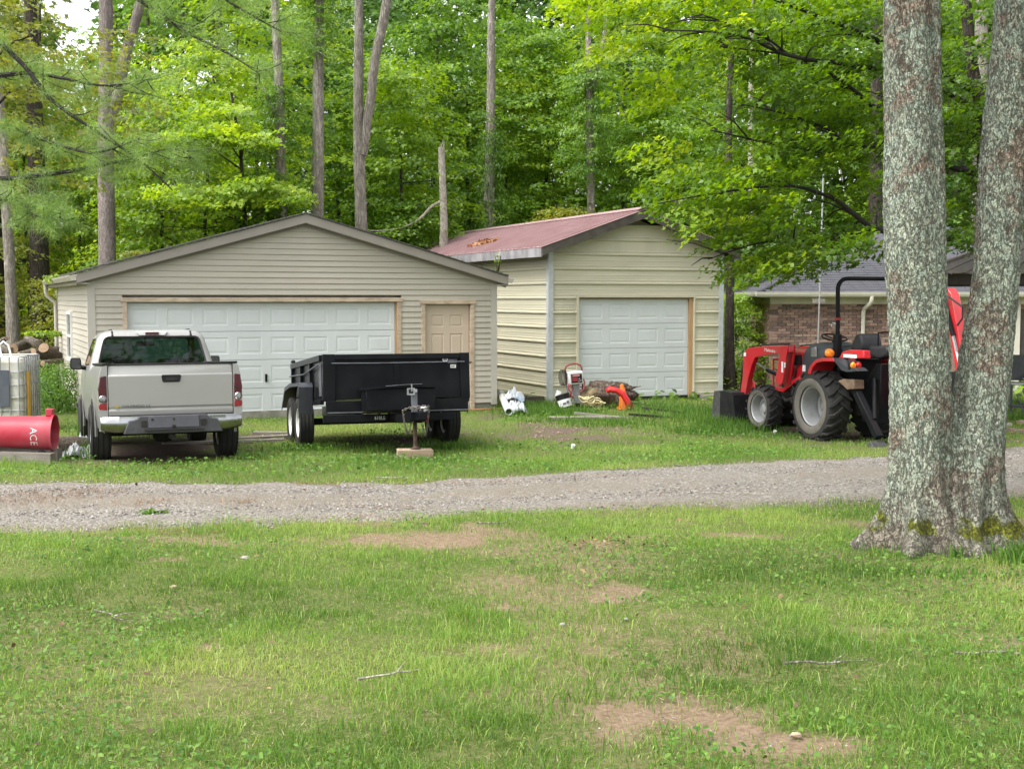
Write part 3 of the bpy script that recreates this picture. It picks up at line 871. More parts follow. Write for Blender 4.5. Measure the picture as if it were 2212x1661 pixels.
# soldier course under the frieze and the return along the left wall
for k in range(34):
    rb.box(k*.0675, k*.0675+.057, -.004, .07, nrow*(bh+gap)+.0, HE-.16)
for r_ in range(nrow):
    for k in range(12):
        y_ = .1+k*(bw+gap)+(.1 if r_ % 2 else 0)
        rb.box(0, .035, y_, y_+bw, r_*(bh+gap), r_*(bh+gap)+bh)
tag(rb.build('brick_course', M['brick'], house), kind='stuff')
MB().box(-.0, HWID, -.02, .058, HE-.16, HE).build('frieze_board', M['house_trim'], house)
EVO = .32
MB().box(-EVO, HWID, -EVO, .05, HE+.001, HE+.02).build('soffit', M['house_trim'], house)
gprof = [(0, .0), (-.08, .0), (-.105, .05), (-.12, .115), (-.112, .115), (0, .11)]
MB().prism([(-EVO-.001+a, HE+.021+b_) for a, b_ in gprof], -EVO-.1, HWID, 'x').build('gutter', M['house_trim'], house)
MB().prism([(-EVO-.001+a, HE+.021+b_) for a, b_ in gprof], -EVO, HDEP, 'y').build('gutter', M['house_trim'], house)
HP = .42
EZ = HE+.12
HR = HDEP/2+EVO
rfb = MB()
e0 = -EVO-.03
A = (e0, e0, EZ); B_ = (HWID+3, e0, EZ); C_ = (HWID+3, HDEP/2, EZ+HP*(HDEP/2-e0)); D_ = (HDEP/2, HDEP/2, EZ+HP*(HDEP/2-e0)); E_ = (e0, HDEP-e0, EZ); G_ = (HWID+3, HDEP-e0, EZ)
rfb.add([A, B_, C_, D_, E_, G_], [(0, 1, 2, 3), (4, 0, 3), (5, 4, 3, 2), (4, 5, 1, 0)])
roof_h = rfb.build('roof', M['roof_grey'], house)
# shingle tabs on the front and hip slopes
cl_ = math.sqrt(1+HP*HP)
ex = .16
def tab_mesh(w_):
    b_ = MB(); h_ = ex+.03
    b_.prism([(0, .001), (0, .012), (h_, .004), (h_, .001)], .004, w_-.004, 'x')
    me_ = bpy.data.meshes.new('shingle'); me_.from_pydata(b_.v, [], b_.f); me_.materials.append(M['roof_grey']); return me_
TW = .34
tme = tab_mesh(TW)
ang = math.atan(HP)
tabs = []
for r_ in range(14):
    d_ = r_*ex/cl_
    y_ = e0+d_; zz = EZ+HP*d_
    x = e0+d_+.02+(r_ % 2)*TW/2
    while x < 9.2:
        seen = x < 3.6 or x > 5.0
        tabs.append((0 if seen else 1, r_, x, y_, zz)); x += TW
tabs.sort()
tab_o = []
for s_, r_, x, y_, zz in tabs[:285]:
    o = bpy.data.objects.new('shingle', tme); COL.objects.link(o); o.parent = roof_h
    o.location = (x, y_, zz+random.uniform(0, .004)); o.rotation_euler = (ang, 0, 0)
sb_ = MB()
Mx = Matrix.Rotation(ang, 4, 'X')
for s_, r_, x, y_, zz in tabs[285:]:
    T_ = Matrix.Translation((x, y_, zz)) @ Mx
    sb_.box(.004, TW-.004, 0, ex+.03, .002, .01, T_)
My = Matrix.Rotation(-ang, 4, 'Y')
for r_ in range(16):
    d_ = r_*ex/cl_
    y_ = e0+d_+.02
    while y_ < HDEP/2:
        T_ = Matrix.Translation((e0+d_, y_, EZ+HP*d_)) @ My
        sb_.box(0, ex+.03, .004, TW-.004, .002, .01, T_); y_ += TW
tag(sb_.build('shingle_course', M['roof_grey'], roof_h), kind='stuff')
hc = MB()
for k in range(9):
    d_ = k*.26
    hc.tube([(e0+d_, e0+d_, EZ+HP*d_+.012), (e0+d_+.28, e0+d_+.28, EZ+HP*(d_+.28)+.012)], .04, 6)
hc.build('hip_cap', M['roof_grey'], roof_h)
# downspout with its double elbow
dx_ = 2.28
MB().tube([(dx_+.12, -EVO-.06, HE+.03), (dx_+.12, -EVO-.06, HE-.05), (dx_+.1, -EVO-.02, HE-.14), (dx_+.02, -.10, HE-.27), (dx_, -.07, HE-.36), (dx_, -.07, .05)], .05, 8).build('downspout', M['house_trim'], house, smooth=True)
MB().box(5.95, 6.13, -.12, .0, -.05, HE-.17).build('door_casing', M['house_trim'], house)
MB().box(6.14, 7.1, -.05, .0, 0, 2.1).build('door', M['dark_fascia'], house)

# ------------------------------------------------------------------ pavilion with brown ribbed roof
M['brown_roof'] = pmat('brown_roof', (.16, .13, .115), (.115, .095, .085), 3, rough=.45, dirt=(.09, .085, .07), damt=.4)
M['brown_beam'] = pmat('brown_beam', (.06, .045, .038), (.04, .03, .026), 5, rough=.7)
pav = thing('pavilion', 'open pavilion with brown ribbed metal roof and dark beam, seen between the twin trunks', 'pavilion', (7.5, 23.6, gz(9, 24)), (0, 0, R(-12)))
PW, PD, PZ = 5.4, 3.6, 2.42
for x0, y0 in ((.15, .15), (PW-.15, .15), (PW-.15, PD-.15), (.15+.55, PD-.15)):
    MB().box(x0-.06, x0+.06, y0-.06, y0+.06, -.3, PZ).build('post', M['brown_beam'], pav)
for a in ((0, PW, 0, .06), (0, PW, PD-.06, PD), (0, .06, .061, PD-.061), (PW-.06, PW, .061, PD-.061)):
    MB().box(a[0], a[1], a[2], a[3], PZ+.001, PZ+.19).build('beam', M['brown_beam'], pav)
ph = 1.05; px_, py_ = PW/2, PD/2
o_ = .12
pc = [(-o_, -o_), (PW+o_, -o_), (PW+o_, PD+o_), (-o_, PD+o_)]
for k in range(4):
    a, b_ = pc[k], pc[(k+1) % 4]
    mb = MB(); nn = 14
    for j in range(nn):
        for q0, q1, up in ((j/nn, (j+.8)/nn, .0), ((j+.8)/nn, (j+1)/nn, .02)):
            def P(s_, v_):
                x = a[0]+(b_[0]-a[0])*s_; y_ = a[1]+(b_[1]-a[1])*s_
                return (x+(px_-x)*v_, y_+(py_-y_)*v_, PZ+.2+ph*v_+up)
            mb.add([P(q0, 0), P(q1, 0), P(q1, 1), P(q0, 1)], [(0, 1, 2, 3)])
    mb.build('roof_panel', M['brown_roof'], pav, solid=.01)
# ------------------------------------------------------------------ pickup truck
M['silver'] = pmat('silver', (.335, .328, .318), (.32, .314, .304), 3, rough=.34, metal=.35, coat=.4, dirt=(.36, .34, .30), dscale=1.5, damt=.28)
M['bumper_grey'] = pmat('bumper_grey', (.07, .07, .078), (.05, .05, .056), 10, rough=.6, bump=.1, bscale=150)
M['plate_grey'] = pmat('plate_grey', (.10, .10, .12), (.08, .08, .095), 10, rough=.55)
M['tyre_truck'] = pmat('tyre_truck', (.016, .016, .016), (.03, .028, .025), 5, rough=.8, bump=.2, bscale=80)
M['alloy'] = pmat('alloy', (.62, .62, .62), (.5, .5, .5), 8, rough=.3, metal=.8)
M['glass'] = glass_mat('glass', (.15, .24, .21), .9)
M['interior'] = pmat('interior', (.03, .03, .032), (.045, .045, .045), 6, rough=.8)
M['under'] = pmat('under', (.014, .013, .012), (.03, .026, .022), 8, rough=.85)
M['gold'] = pmat('gold', (.42, .32, .12), (.3, .23, .08), 8, rough=.35, metal=.6)
M['emblem_dark'] = pmat('emblem_dark', (.05, .05, .05), (.03, .03, .03), 8, rough=.4)

def wheel(parent, c, out, Rr, W, rimR, tmat, rmat, spokes=5, tread='road', name='wheel', n=48, hub=None, side_mat=None):
    """a tyre with its rim; axis along local x, out = +1/-1 is the outer side"""
    mb = MB()
    h = W/2
    prof = [(rimR, -h*.78), (rimR+.012, -h*.9), (rimR+(Rr-rimR)*.5, -h), (Rr-.035, -h*.96), (Rr-.008, -h*.80)]
    if tread == 'road':
        g = [-.5, -.17, .17, .5]
        for q in g:
            prof += [(Rr, (q-.06)*h*1.5), (Rr-.009, (q-.045)*h*1.5), (Rr-.009, (q+.045)*h*1.5), (Rr, (q+.06)*h*1.5)]
    else: prof += [(Rr, -h*.55), (Rr+.004, 0), (Rr, h*.55)]
    prof += [(Rr-.008, h*.80), (Rr-.035, h*.96), (rimR+(Rr-rimR)*.5, h), (rimR+.012, h*.9), (rimR, h*.78)]
    mb.lathe(prof, (0, 0, 0), 'x', n)
    if tread == 'lug':
        nl = 19 if Rr > .45 else 17
        for k in range(nl*2):
            sgn = 1 if k % 2 else -1
            a0 = 2*math.pi*k/(nl*2)
            lw = .055*Rr/.54; lh = .032*Rr/.54+.004
            # a lug runs from the shoulder towards the middle, swept back
            pts = []
            for s_, (u, da) in enumerate([(h*1.02, 0), (h*.72, -.03), (h*.32, -.13), (-h*.10, -.24)]):
                a = a0 + da*1.0
                for rr, ww in ((Rr-.02, lw*1.15), (Rr+lh*(1 if s_ else .3), lw*.9)):
                    for q in (-.5, .5):
                        aa = a + q*ww/Rr
                        pts.append((sgn*u, rr*math.sin(aa), rr*math.cos(aa)))
            fs = [(0, 1, 3, 2), (12, 14, 15, 13)]
            for s_ in range(3):
                o = s_*4; p = o+4
                fs += [(o, p, p+1, o+1), (o+2, o+3, p+3, p+2), (o, o+2, p+2, p), (o+1, p+1, p+3, o+3)]
            mb.add(pts, fs)
    t = mb.build(name, tmat, parent, smooth=True, loc=c, angle=35)
    if side_mat:
        sb_ = MB(); xo = out*(h+.004)
        for xx in (xo,):
            sb_.lathe([(rimR+.005, out*h*.92), (rimR+.03, out*(h*.985)), (rimR+(Rr-rimR)*.5, out*(h+.004)), (Rr-.10*Rr/.5, out*(h+.002)), (Rr-.085*Rr/.5, out*(h*.98))], (0, 0, 0), 'x', n)
        sb_.build('sidewall', side_mat, t, smooth=True)
    rm = MB()
    o = out*h*.78
    rm.lathe([(rimR+.012, o), (rimR-.006, o+out*.006), (rimR-.02, o-out*.004), (rimR-.03, o-out*.05), (rimR-.035, -o*.9), (rimR, -o)], (0, 0, 0), 'x', n)
    dish = hub if hub is not None else o-out*.045
    if spokes:
        for k in range(spokes):
            a = 2*math.pi*k/spokes
            Mt = Matrix.Rotation(a, 4, 'X')
            rm.box(dish-.014, dish+.014, -.035, .035, .0, rimR-.022, Mt)
        rm.lathe([(rimR-.03, dish-out*.03), (.0, dish-out*.03)], (0, 0, 0), 'x', n)
        rm.lathe([(.0, dish+out*.03), (.05, dish+out*.026), (.06, dish)], (0, 0, 0), 'x', 16)
    else:
        rm.lathe([(rimR-.032, dish-out*.03), (rimR-.06, dish), (rimR*.55, dish+out*.01), (rimR*.5, dish-out*.02), (rimR*.33, dish-out*.02), (rimR*.3, dish+out*.035), (0, dish+out*.04)], (0, 0, 0), 'x', n)
        for k in range(6):
            a = 2*math.pi*k/6+.3
            rm.cyl((dish-out*.02, rimR*.41*math.sin(a), rimR*.41*math.cos(a)), (dish+out*.012, rimR*.41*math.sin(a), rimR*.41*math.cos(a)), .013, n=6)
    rm.build('rim', rmat, t, smooth=True, angle=35)
    MB().lathe([(rimR-.004, -o*.80), (rimR*.6, -o*.70), (0, -o*.70)], (0, 0, 0), 'x', 24).build('brake_drum', M['under'], t)
    return t

def rounded(quad, r, k=6):
    """outline of a quad (2-D corner points) with rounded corners"""
    out = []
    n = len(quad)
    for i in range(n):
        p = Vector(quad[i]).to_2d(); a = (Vector(quad[i-1]).to_2d()-p).normalized(); b_ = (Vector(quad[(i+1) % n]).to_2d()-p).normalized()
        for j in range(k):
            s_ = j/(k-1)
            q = p + a*r*(1-s_)**2 + b_*r*s_**2
            out.append((q.x, q.y))
    return out

def bool_apply(o, cutters):
    for c in cutters:
        m = o.modifiers.new('b', 'BOOLEAN'); m.operation = 'DIFFERENCE'; m.object = c; m.solver = 'EXACT'
    dg = bpy.context.evaluated_depsgraph_get(); dg.update()
    me = bpy.data.meshes.new_from_object(o.evaluated_get(dg))
    o.modifiers.clear()
    old = o.data; o.data = me; me.name = old.name
    for c in cutters: bpy.data.objects.remove(c)
    me.shade_smooth()
    try: me.set_sharp_from_angle(angle=R(32))
    except Exception: pass

TA = R(21)
TOX, TOY = -3.955, 15.035
tz = .165
truck = thing('pickup_truck', 'silver regular-cab pickup truck with chrome rear bumper, parked nose to the wide garage door', 'pickup truck', (TOX, TOY, tz), (R(-2.6), 0, TA))
# body sides with wheel arches
prof = [(.76, .40), (.79, .44), (.803, .52), (.815, .62), (.822, .72), (.824, .80), (.818, .90), (.812, .98), (.803, 1.06), (.79, 1.12), (.772, 1.155), (.75, 1.17), (.70, 1.17)]
fine = []
for (a, b_), (c, d) in zip(prof[:-1], prof[1:]):
    k = max(1, int(abs(d-b_)/.03))
    for j in range(k): fine.append((a+(c-a)*j/k, b_+(d-b_)*j/k))
fine.append(prof[-1])
YS = [i*.035 for i in range(140)]
RA, FA, AR = .98, 3.78, .415
def taper(y):
    return (1-.0*y) if y < 4.1 else 1-.16*((y-4.1)/.8)**2
def topcut(y, z):
    if y > 3.9: return min(z, 1.17-.17*((y-3.9)/.95)**1.3-(.03 if y > 4.6 else 0))
    if 1.98 < y <= 3.9: return min(z, 1.14)
    return z
body = MB()
for sgn in (-1, 1):
    g = []
    for y in YS:
        for x, z in fine:
            xx = x*taper(y)
            zz = topcut(y, z)
            yy = y
            if y < .10: xx -= .012*((.10-y)/.1)**2
            for cy in (RA, FA):
                d = math.hypot(y-cy, zz-.36)
                if abs(d-AR) < .03 and zz > .36:
                    yy = cy+(y-cy)*AR/d; zz = .36+(zz-.36)*AR/d
                    xx += .012
                elif AR <= d < AR+.09: xx += .012*(1-(d-AR)/.09)
            g.append((sgn*xx, yy, zz))
    nf = len(fine); fs = []
    for i in range(len(YS)-1):
        for j in range(nf-1):
            q = (i*nf+j, i*nf+j+1, (i+1)*nf+j+1, (i+1)*nf+j)
            cy_ = sum(g[k][1] for k in q)/4; cz_ = sum(g[k][2] for k in q)/4
            if any(math.hypot(cy_-c, cz_-.36) < AR-.004 for c in (RA, FA)) : continue
            fs.append(q)
    body.add(g, fs)
    # rear corner post
    body.prism([(sgn*.812, .42), (sgn*.818, .8), (sgn*.80, 1.06), (sgn*.768, 1.165), (sgn*.712, 1.17), (sgn*.712, .58), (sgn*.74, .42)], .0, .06, 'y')
    # inner bed wall
    body.box(min(sgn*.68, sgn*.70), max(sgn*.68, sgn*.70), .05, 1.98, .62, 1.165)
# hood and front
hb = []
for y in (3.85, 4.1, 4.4, 4.7, 4.86, 4.9):
    tz_ = topcut(y, 1.17)+.035
    hb.append([(x*taper(y)*.74, y, tz_+.03*(1-abs(x)**2) - (.3 if y == 4.9 else 0)) for x in (-1.02, -.7, -.35, 0, .35, .7, 1.02)])
for a, b_ in zip(hb[:-1], hb[1:]):
    body.bridge(a, b_, closed=False)
body.box(-.68, .68, 4.8, 4.88, .42, .95)
body.box(-.70, .70, 1.96, 1.99, .6, 1.165)
bd = body.build('body', M['silver'], truck, smooth=True, angle=38)
MB().box(-.70, .70, .05, 1.96, .60, .62).build('bed_floor', M['under'], bd)
lin = MB()
for sgn in (-1, 1):
    lin.prism([(sgn*.672, 1.171), (sgn*.765, 1.171), (sgn*.772, 1.19), (sgn*.765, 1.2), (sgn*.672, 1.2)], .02, 1.98, 'y')
lin.build('bed_rail_cap', M['black_plastic'], bd, bevel=.005)
for sgn in (-1, 1):
    fl = MB()
    for cy in (RA, FA):
        A = []; B_ = []; C_ = []
        for k in range(25):
            a = math.pi*(-.02+1.04*k/24)
            A.append((sgn*.80, cy+AR*math.cos(a), .36+AR*math.sin(a)))
            B_.append((sgn*.832, cy+(AR+.005)*math.cos(a), .36+(AR+.005)*math.sin(a)))
            C_.append((sgn*.826, cy+(AR+.06)*math.cos(a), .36+(AR+.06)*math.sin(a)))
        fl.bridge(A, B_, False); fl.bridge(B_, C_, False)
    fl.build('fender_flare', M['silver'], bd, smooth=True)
# tailgate
tg = MB()
tg.prism([(.004, .59), (.0, .60), (.0, .655), (.012, .662), (.012, .682), (.0, .69), (-.004, 1.05), (.012, 1.066), (.026, 1.155), (.034, 1.172), (.06, 1.172), (.06, .59)], -.705, .705, 'x')
tgo = tg.build('tailgate', M['silver'], truck, bevel=.006)
MB().box(-.706, .706, .022, .07, 1.174, 1.188).build('tailgate_cap', M['black_plastic'], tgo, bevel=.004)
hd = MB().prism([(-.1, 1.055), (.1, 1.055), (.112, 1.04), (.1, .978), (.085, .968), (-.085, .968), (-.1, .978), (-.112, 1.04)], -.014, .0, 'y')
ho = hd.build('tailgate_handle', M['black_plastic'], tgo, bevel=.004)
MB().box(-.065, .065, -.018, -.0145, .99, 1.02).build('handle_recess', M['rubber'], tgo)
em = MB()
em.prism([(-.655, .70), (-.632, .712), (-.628, .718), (-.606, .718), (-.602, .712), (-.578, .70), (-.602, .69), (-.606, .683), (-.628, .683), (-.632, .69)], -.008, -.0, 'y')
em.build('emblem', M['gold'], tgo)
text_obj('lettering', 'COLORADO', .044, M['emblem_dark'], tgo, (-.435, -.007, .698), (math.pi/2, 0, 0), .002, sx=1.02)
text_obj('lettering', 'LS', .044, M['emblem_dark'], tgo, (-.265, -.007, .698), (math.pi/2, 0, 0), .002, sx=1.1)
# tail lights
for sgn in (-1, 1):
    def lens(z0, z1, taper_=0):
        return [(sgn*.722, z0), (sgn*(.806), z0+.01), (sgn*.817, (z0+z1)/2), (sgn*(.808-taper_), z1-.01), (sgn*.722, z1)]
    l1 = MB().prism(lens(.75, 1.055, .012), -.012, .12, 'y').build('tail_light', M['red_lens'], truck, bevel=.008)
    MB().prism(lens(.66, .748), -.010, .10, 'y').build('brake_lens', M['red_lens_light'], l1, bevel=.008)
    rv = MB(); rv.lathe([(0, -.022), (.028, -.02), (.036, -.010)], (sgn*.768, 0, .79), 'y', 20)
    rv.build('reverse_lamp', M['decal_grey'], l1, smooth=True)
    rg = MB(); rg.lathe([(.034, -.02), (.042, -.012), (.036, -.008)], (sgn*.768, 0, .79), 'y', 20); rg.build('lamp_ring', M['chrome'], l1, smooth=True)
# bumper
bp = MB(); rings = []
for x in [-.80, -.79, -.74, -.6, -.4, -.2, 0, .2, .4, .6, .74, .79, .80]:
    e = abs(x)/.8
    yo = -.135+.10*e**6 + (.0)
    h0, h1 = .40+.03*e**8, .585-.01*e**8
    rings.append([(x, yo+.10, h1), (x, yo+.02, h1+.002), (x, yo, h1-.025), (x, yo-.004, (h0+h1)/2), (x, yo+.012, h0+.02), (x, yo+.05, h0), (x, yo+.10, h0)])
for a, b_ in zip(rings[:-1], rings[1:]): bp.bridge(a, b_, True)
bp.add(rings[0], [tuple(range(7))]); bp.add(rings[-1], [tuple(range(6, -1, -1))])
bpo = bp.build('rear_bumper', M['chrome'], truck, smooth=True, angle=50)
st = MB()
st.prism([(-.38, .592), (.38, .592), (.40, .56), (.44, .545), (.50, .54), (.56, .385), (-.56, .385), (-.50, .54), (-.44, .545), (-.40, .56)], -.175, -.10, 'y')
st.build('bumper_step', M['bumper_grey'], bpo, bevel=.012)
MB().prism([(-.29, .45), (.29, .45), (.28, .585), (-.28, .585)], -.186, -.1755, 'y').build('plate_recess', M['plate_grey'], bpo, bevel=.004)
lp = MB(); lp.box(-.33, .33, -.205, -.18, .415, .432)
for sgn in (-1, 1):
    lp.cbox((sgn*.335, -.182, .50), (.06, .014, .07)); lp.lathe([(0, 0), (.014, 0)], (sgn*.0-.24*(sgn < 0), -.19, .545), 'y', 10)
lp.lathe([(0, -.012), (.018, -.008), (.022, .0)], (0, -.187, .462), 'y', 12)
lp.build('plate_bracket', M['under'], bpo)
MB().cyl((0, -.1, .33), (0, .2, .33), .035, n=10).build('hitch_receiver', M['under'], bpo)
# cab shell with openings cut out
lev = [(1.06, .80, 2.03, 4.02, .10), (1.13, .795, 2.045, 3.93, .11), (1.2, .775, 2.06, 3.82, .12), (1.30, .75, 2.085, 3.70, .13), (1.42, .715, 2.115, 3.54, .14), (1.52, .685, 2.14, 3.40, .15), (1.565, .66, 2.16, 3.31, .16), (1.60, .62, 2.19, 3.22, .17), (1.622, .56, 2.24, 3.12, .18), (1.634, .46, 2.33, 3.0, .2)]
def cab_ring(z, hx, y0, y1, r, i):
    return [(x, y, z-(i*.8 if i and z > 1.5 else 0)) for x, y in rounded([(-hx+i, y0+i), (hx-i, y0+i), (hx-i, y1-i), (-hx+i, y1-i)], max(r-i*.5, .03), 7)]
cabm = MB()
loops = [cab_ring(*l_, 0) for l_ in lev]; inner_ = [cab_ring(*l_, .035) for l_ in lev]
nl_ = len(loops[0]); seq = loops + inner_[::-1]
vs = [p for l_ in seq for p in l_]; fs = []
for i in range(len(seq)-1):
    if i == len(loops)-1: continue
    for k in range(nl_): fs.append((i*nl_+k, i*nl_+(k+1) % nl_, (i+1)*nl_+(k+1) % nl_, (i+1)*nl_+k))
t0_ = (len(loops)-1)*nl_
fs.append(tuple(range(t0_, t0_+nl_))); fs.append(tuple(range(t0_+2*nl_-1, t0_+nl_-1, -1)))
e0_ = (len(seq)-1)*nl_
for k in range(nl_): fs.append((e0_+k, e0_+(k+1) % nl_, (k+1) % nl_, k))
cabm.add(vs, fs)
cab = cabm.build('cab', M['silver'], truck, smooth=True)
RW = rounded([(-.69, 1.17), (.69, 1.17), (.60, 1.535), (-.60, 1.535)], .07, 7)
WS = rounded([(-.68, 1.17), (.68, 1.17), (.60, 1.53), (-.60, 1.53)], .06, 7)
SW_ = rounded([(2.42, 1.17), (3.66, 1.17), (3.27, 1.53), (2.46, 1.53)], .06, 7)
cut = [MB().prism(RW, 1.8, 2.7, 'y').build('cutter', None), MB().prism(WS, 2.95, 4.4, 'y').build('cutter', None), MB().prism(SW_, -1.2, 1.2, 'x').build('cutter', None)]
for c in cut:
    bm = bmesh.new(); bm.from_mesh(c.data); bmesh.ops.recalc_face_normals(bm, faces=bm.faces); bm.to_mesh(c.data); bm.free()
bpy.context.view_layer.update()
cut_parent = truck.matrix_world.copy()
for c in cut: c.matrix_world = truck.matrix_world
bpy.context.view_layer.update()
bool_apply(cab, cut)
def ry(z): return 2.045+(z-1.13)*.243
rwp = MB().add([(x, ry(z)+.012, z) for x, z in rounded([(-.695, 1.165), (.695, 1.165), (.605, 1.54), (-.605, 1.54)], .07, 7)], [tuple(range(28))])
gl = rwp.build('rear_window', M['glass'], cab)
gk = MB(); a = rounded([(-.70, 1.16), (.70, 1.16), (.61, 1.545), (-.61, 1.545)], .075, 7); b_ = rounded([(-.672, 1.187), (.672, 1.187), (.586, 1.522), (-.586, 1.522)], .06, 7)
gk.bridge([(x, ry(z)-.006, z) for x, z in a], [(x, ry(z)+.004, z) for x, z in b_]); gk.build('window_seal', M['rubber'], gl)
def wy(z): return 3.93-(z-1.13)*1.38
MB().add([(x, wy(z)-.03, z) for x, z in rounded([(-.69, 1.16), (.69, 1.16), (.61, 1.54), (-.61, 1.54)], .06, 7)], [tuple(range(28))]).build('windshield', M['glass'], cab)
for sgn in (-1, 1):
    MB().add([(sgn*(.78-(z-1.17)*.30), y, z) for y, z in rounded([(2.41, 1.16), (3.67, 1.16), (3.28, 1.54), (2.45, 1.54)], .06, 7)], [tuple(range(28))]).build('side_window', M['glass'], cab)
    rr = MB(); rr.tube([(sgn*.50, 2.205, 1.606), (sgn*.50, 2.15, 1.55)], .014, 6); rr.box(min(sgn*.492, sgn*.508), max(sgn*.492, sgn*.508), 2.3, 3.1, 1.632, 1.642)
    rr.build('roof_seam', M['rubber'], cab)
hl = MB().prism([(-.2, 1.603), (.2, 1.603), (.165, 1.552), (-.165, 1.552)], 2.13, 2.2, 'y').build('third_brake_light', M['white_plastic'], cab, bevel=.006)
MB().box(-.085, .085, 2.122, 2.131, 1.558, 1.597).build('brake_lens', M['red_lens'], hl)
# interior
it = MB()
for x in (-.36, .36):
    it.cbox((x, 2.52, .98), (.5, .16, .52)); it.cbox((x, 2.75, .78), (.5, .5, .2))
    it.lathe([(0, -.10), (.11, -.08), (.12, 0), (.11, .05), (0, .07)], (x, 2.50, 1.19), 'z', 14)
it.cbox((0, 3.72, 1.08), (1.36, .5, .26)); it.cbox((0, 2.95, .60), (1.4, 1.9, .1))
for k in range(9):
    a = math.pi*k/8
    it.cbox((-.36+.2*math.cos(a), 3.62, 1.20+.05*math.sin(a)), (.1, .05, .03))
it.build('seats', M['interior'], cab)
sw = MB(); sw.tube([(-.36+.185*math.cos(2*math.pi*k/24), 3.38+.06*math.sin(2*math.pi*k/24), 1.10+.17*math.sin(2*math.pi*k/24)) for k in range(25)], .016, 8)
sw.build('steering_wheel', M['interior'], cab)
rmv = MB(); rmv.cbox((0, 3.14, 1.455), (.24, .035, .065)); rmv.tube([(0, 3.15, 1.48), (0, 3.22, 1.54)], .012, 6)
rmv.build('rear_view_mirror', M['interior'], cab, bevel=.012)
for sgn in (-1, 1):
    mi = MB().prism(rounded([(sgn*.85, 1.11), (sgn*1.0, 1.12), (sgn*.995, 1.275), (sgn*.86, 1.275)], .035, 5), 2.98, 3.10, 'y').build('side_mirror', M['black_plastic'], truck, bevel=.012)
    MB().add([(x, 2.976, z) for x, z in rounded([(sgn*.865, 1.125), (sgn*.985, 1.133), (sgn*.98, 1.262), (sgn*.872, 1.262)], .025, 5)], [tuple(range(20))]).build('mirror_glass', M['dark_glass'], mi)
    MB().tube([(sgn*.78, 3.12, 1.13), (sgn*.87, 3.05, 1.15)], .03, 8).build('mirror_arm', M['black_plastic'], mi)
for y in (RA, FA):
    for sgn in (-1, 1):
        wheel(truck, (sgn*.755, y, .35), sgn, .355, .24, .205, M['tyre_truck'], M['alloy'])
ub = MB()
ub.cyl((-.7, RA, .35), (.7, RA, .35), .045, n=10); ub.lathe([(0, -.16), (.12, -.1), (.14, 0), (.12, .1), (0, .16)], (0, RA, .35), 'x', 16)
ub.cyl((-.7, FA, .33), (.7, FA, .33), .04, n=10)
for x in (-.46, .46): ub.cbox((x, 2.4, .5), (.07, 4.6, .12))
ub.cyl((.3, .2, .40), (.3, 1.6, .40), .03); ub.cyl((.3, 1.6, .40), (.3, 2.3, .40), .09)
ub.lathe([(.0, -.1), (.30, -.1), (.34, -.06), (.34, .06), (.30, .1), (0, .1)], (-.05, .48, .48), 'z', 28)
ub.cbox((0, 1.05, .57), (1.36, 1.9, .05)); ub.cbox((0, 3.0, .52), (1.4, 1.8, .06))
for sgn in (-1, 1):
    for y in (RA, FA):
        A_ = [(sgn*.52, y+.43*math.cos(math.pi*k/16), .36+.43*math.sin(math.pi*k/16)) for k in range(17)]
        ub.bridge(A_, [(sgn*.79, p[1], p[2]) for p in A_], False)
ub.build('underbody', M['under'], truck)

# ------------------------------------------------------------------ black dump trailer
M['diamond'] = pmat('diamond', (.025, .027, .038), (.04, .043, .055), 20, rough=.35, spec=.6)
M['white_rim'] = pmat('white_rim', (.72, .72, .70), (.6, .6, .58), 5, rough=.5, dirt=(.35, .32, .28), damt=.3)
M['chain_steel'] = pmat('chain_steel', (.22, .20, .18), (.12, .10, .085), 40, rough=.55, metal=.7)
M['grey_steel'] = pmat('grey_steel', (.14, .15, .17), (.1, .1, .11), 10, rough=.5, metal=.3)
QA = R(17); QO = (-1.4718, 16.7728, .12)
tr = thing('dump_trailer', 'black tandem-axle dump trailer propped nose-up on its tongue jack', 'trailer', QO, (0, 0, 0))
tr.matrix_world = Matrix.Translation(QO) @ Matrix.Rotation(QA, 4, 'Z') @ Matrix.Rotation(R(-5), 4, 'X')
BX, BL, BZ0, BZ1 = .965, 2.95, .69, 1.27
bk = M['black_paint']
fp = MB(); fp.box(-BX+.02, BX-.02, .0, .03, BZ0, BZ1)
fpo = fp.build('front_panel', bk, tr)
for x0, x1 in ((-BX-.005, -BX+.155), (BX-.12, BX+.005)):
    MB().box(x0, x1, -.03, .10, BZ0-.02, BZ1+.004).build('corner_post', bk, tr, bevel=.006)
MB().box(-BX+.156, BX-.121, -.04, .05, BZ1-.07, BZ1).build('top_rail', bk, tr, bevel=.006)
MB().box(-.04, .03, -.012, -.001, BZ0+.08, BZ1-.08).build('front_rib', bk, fpo)
MB().box(-BX+.16, BX-.13, -.012, -.001, BZ0, BZ0+.055).build('front_ledge', bk, fpo)
MB().tube([(-.86, -.045, 1.155), (-.3, -.055, 1.150), (.3, -.055, 1.152), (.90, -.045, 1.155)], .007, 6).build('tarp_rod', M['grey_steel'], tr)
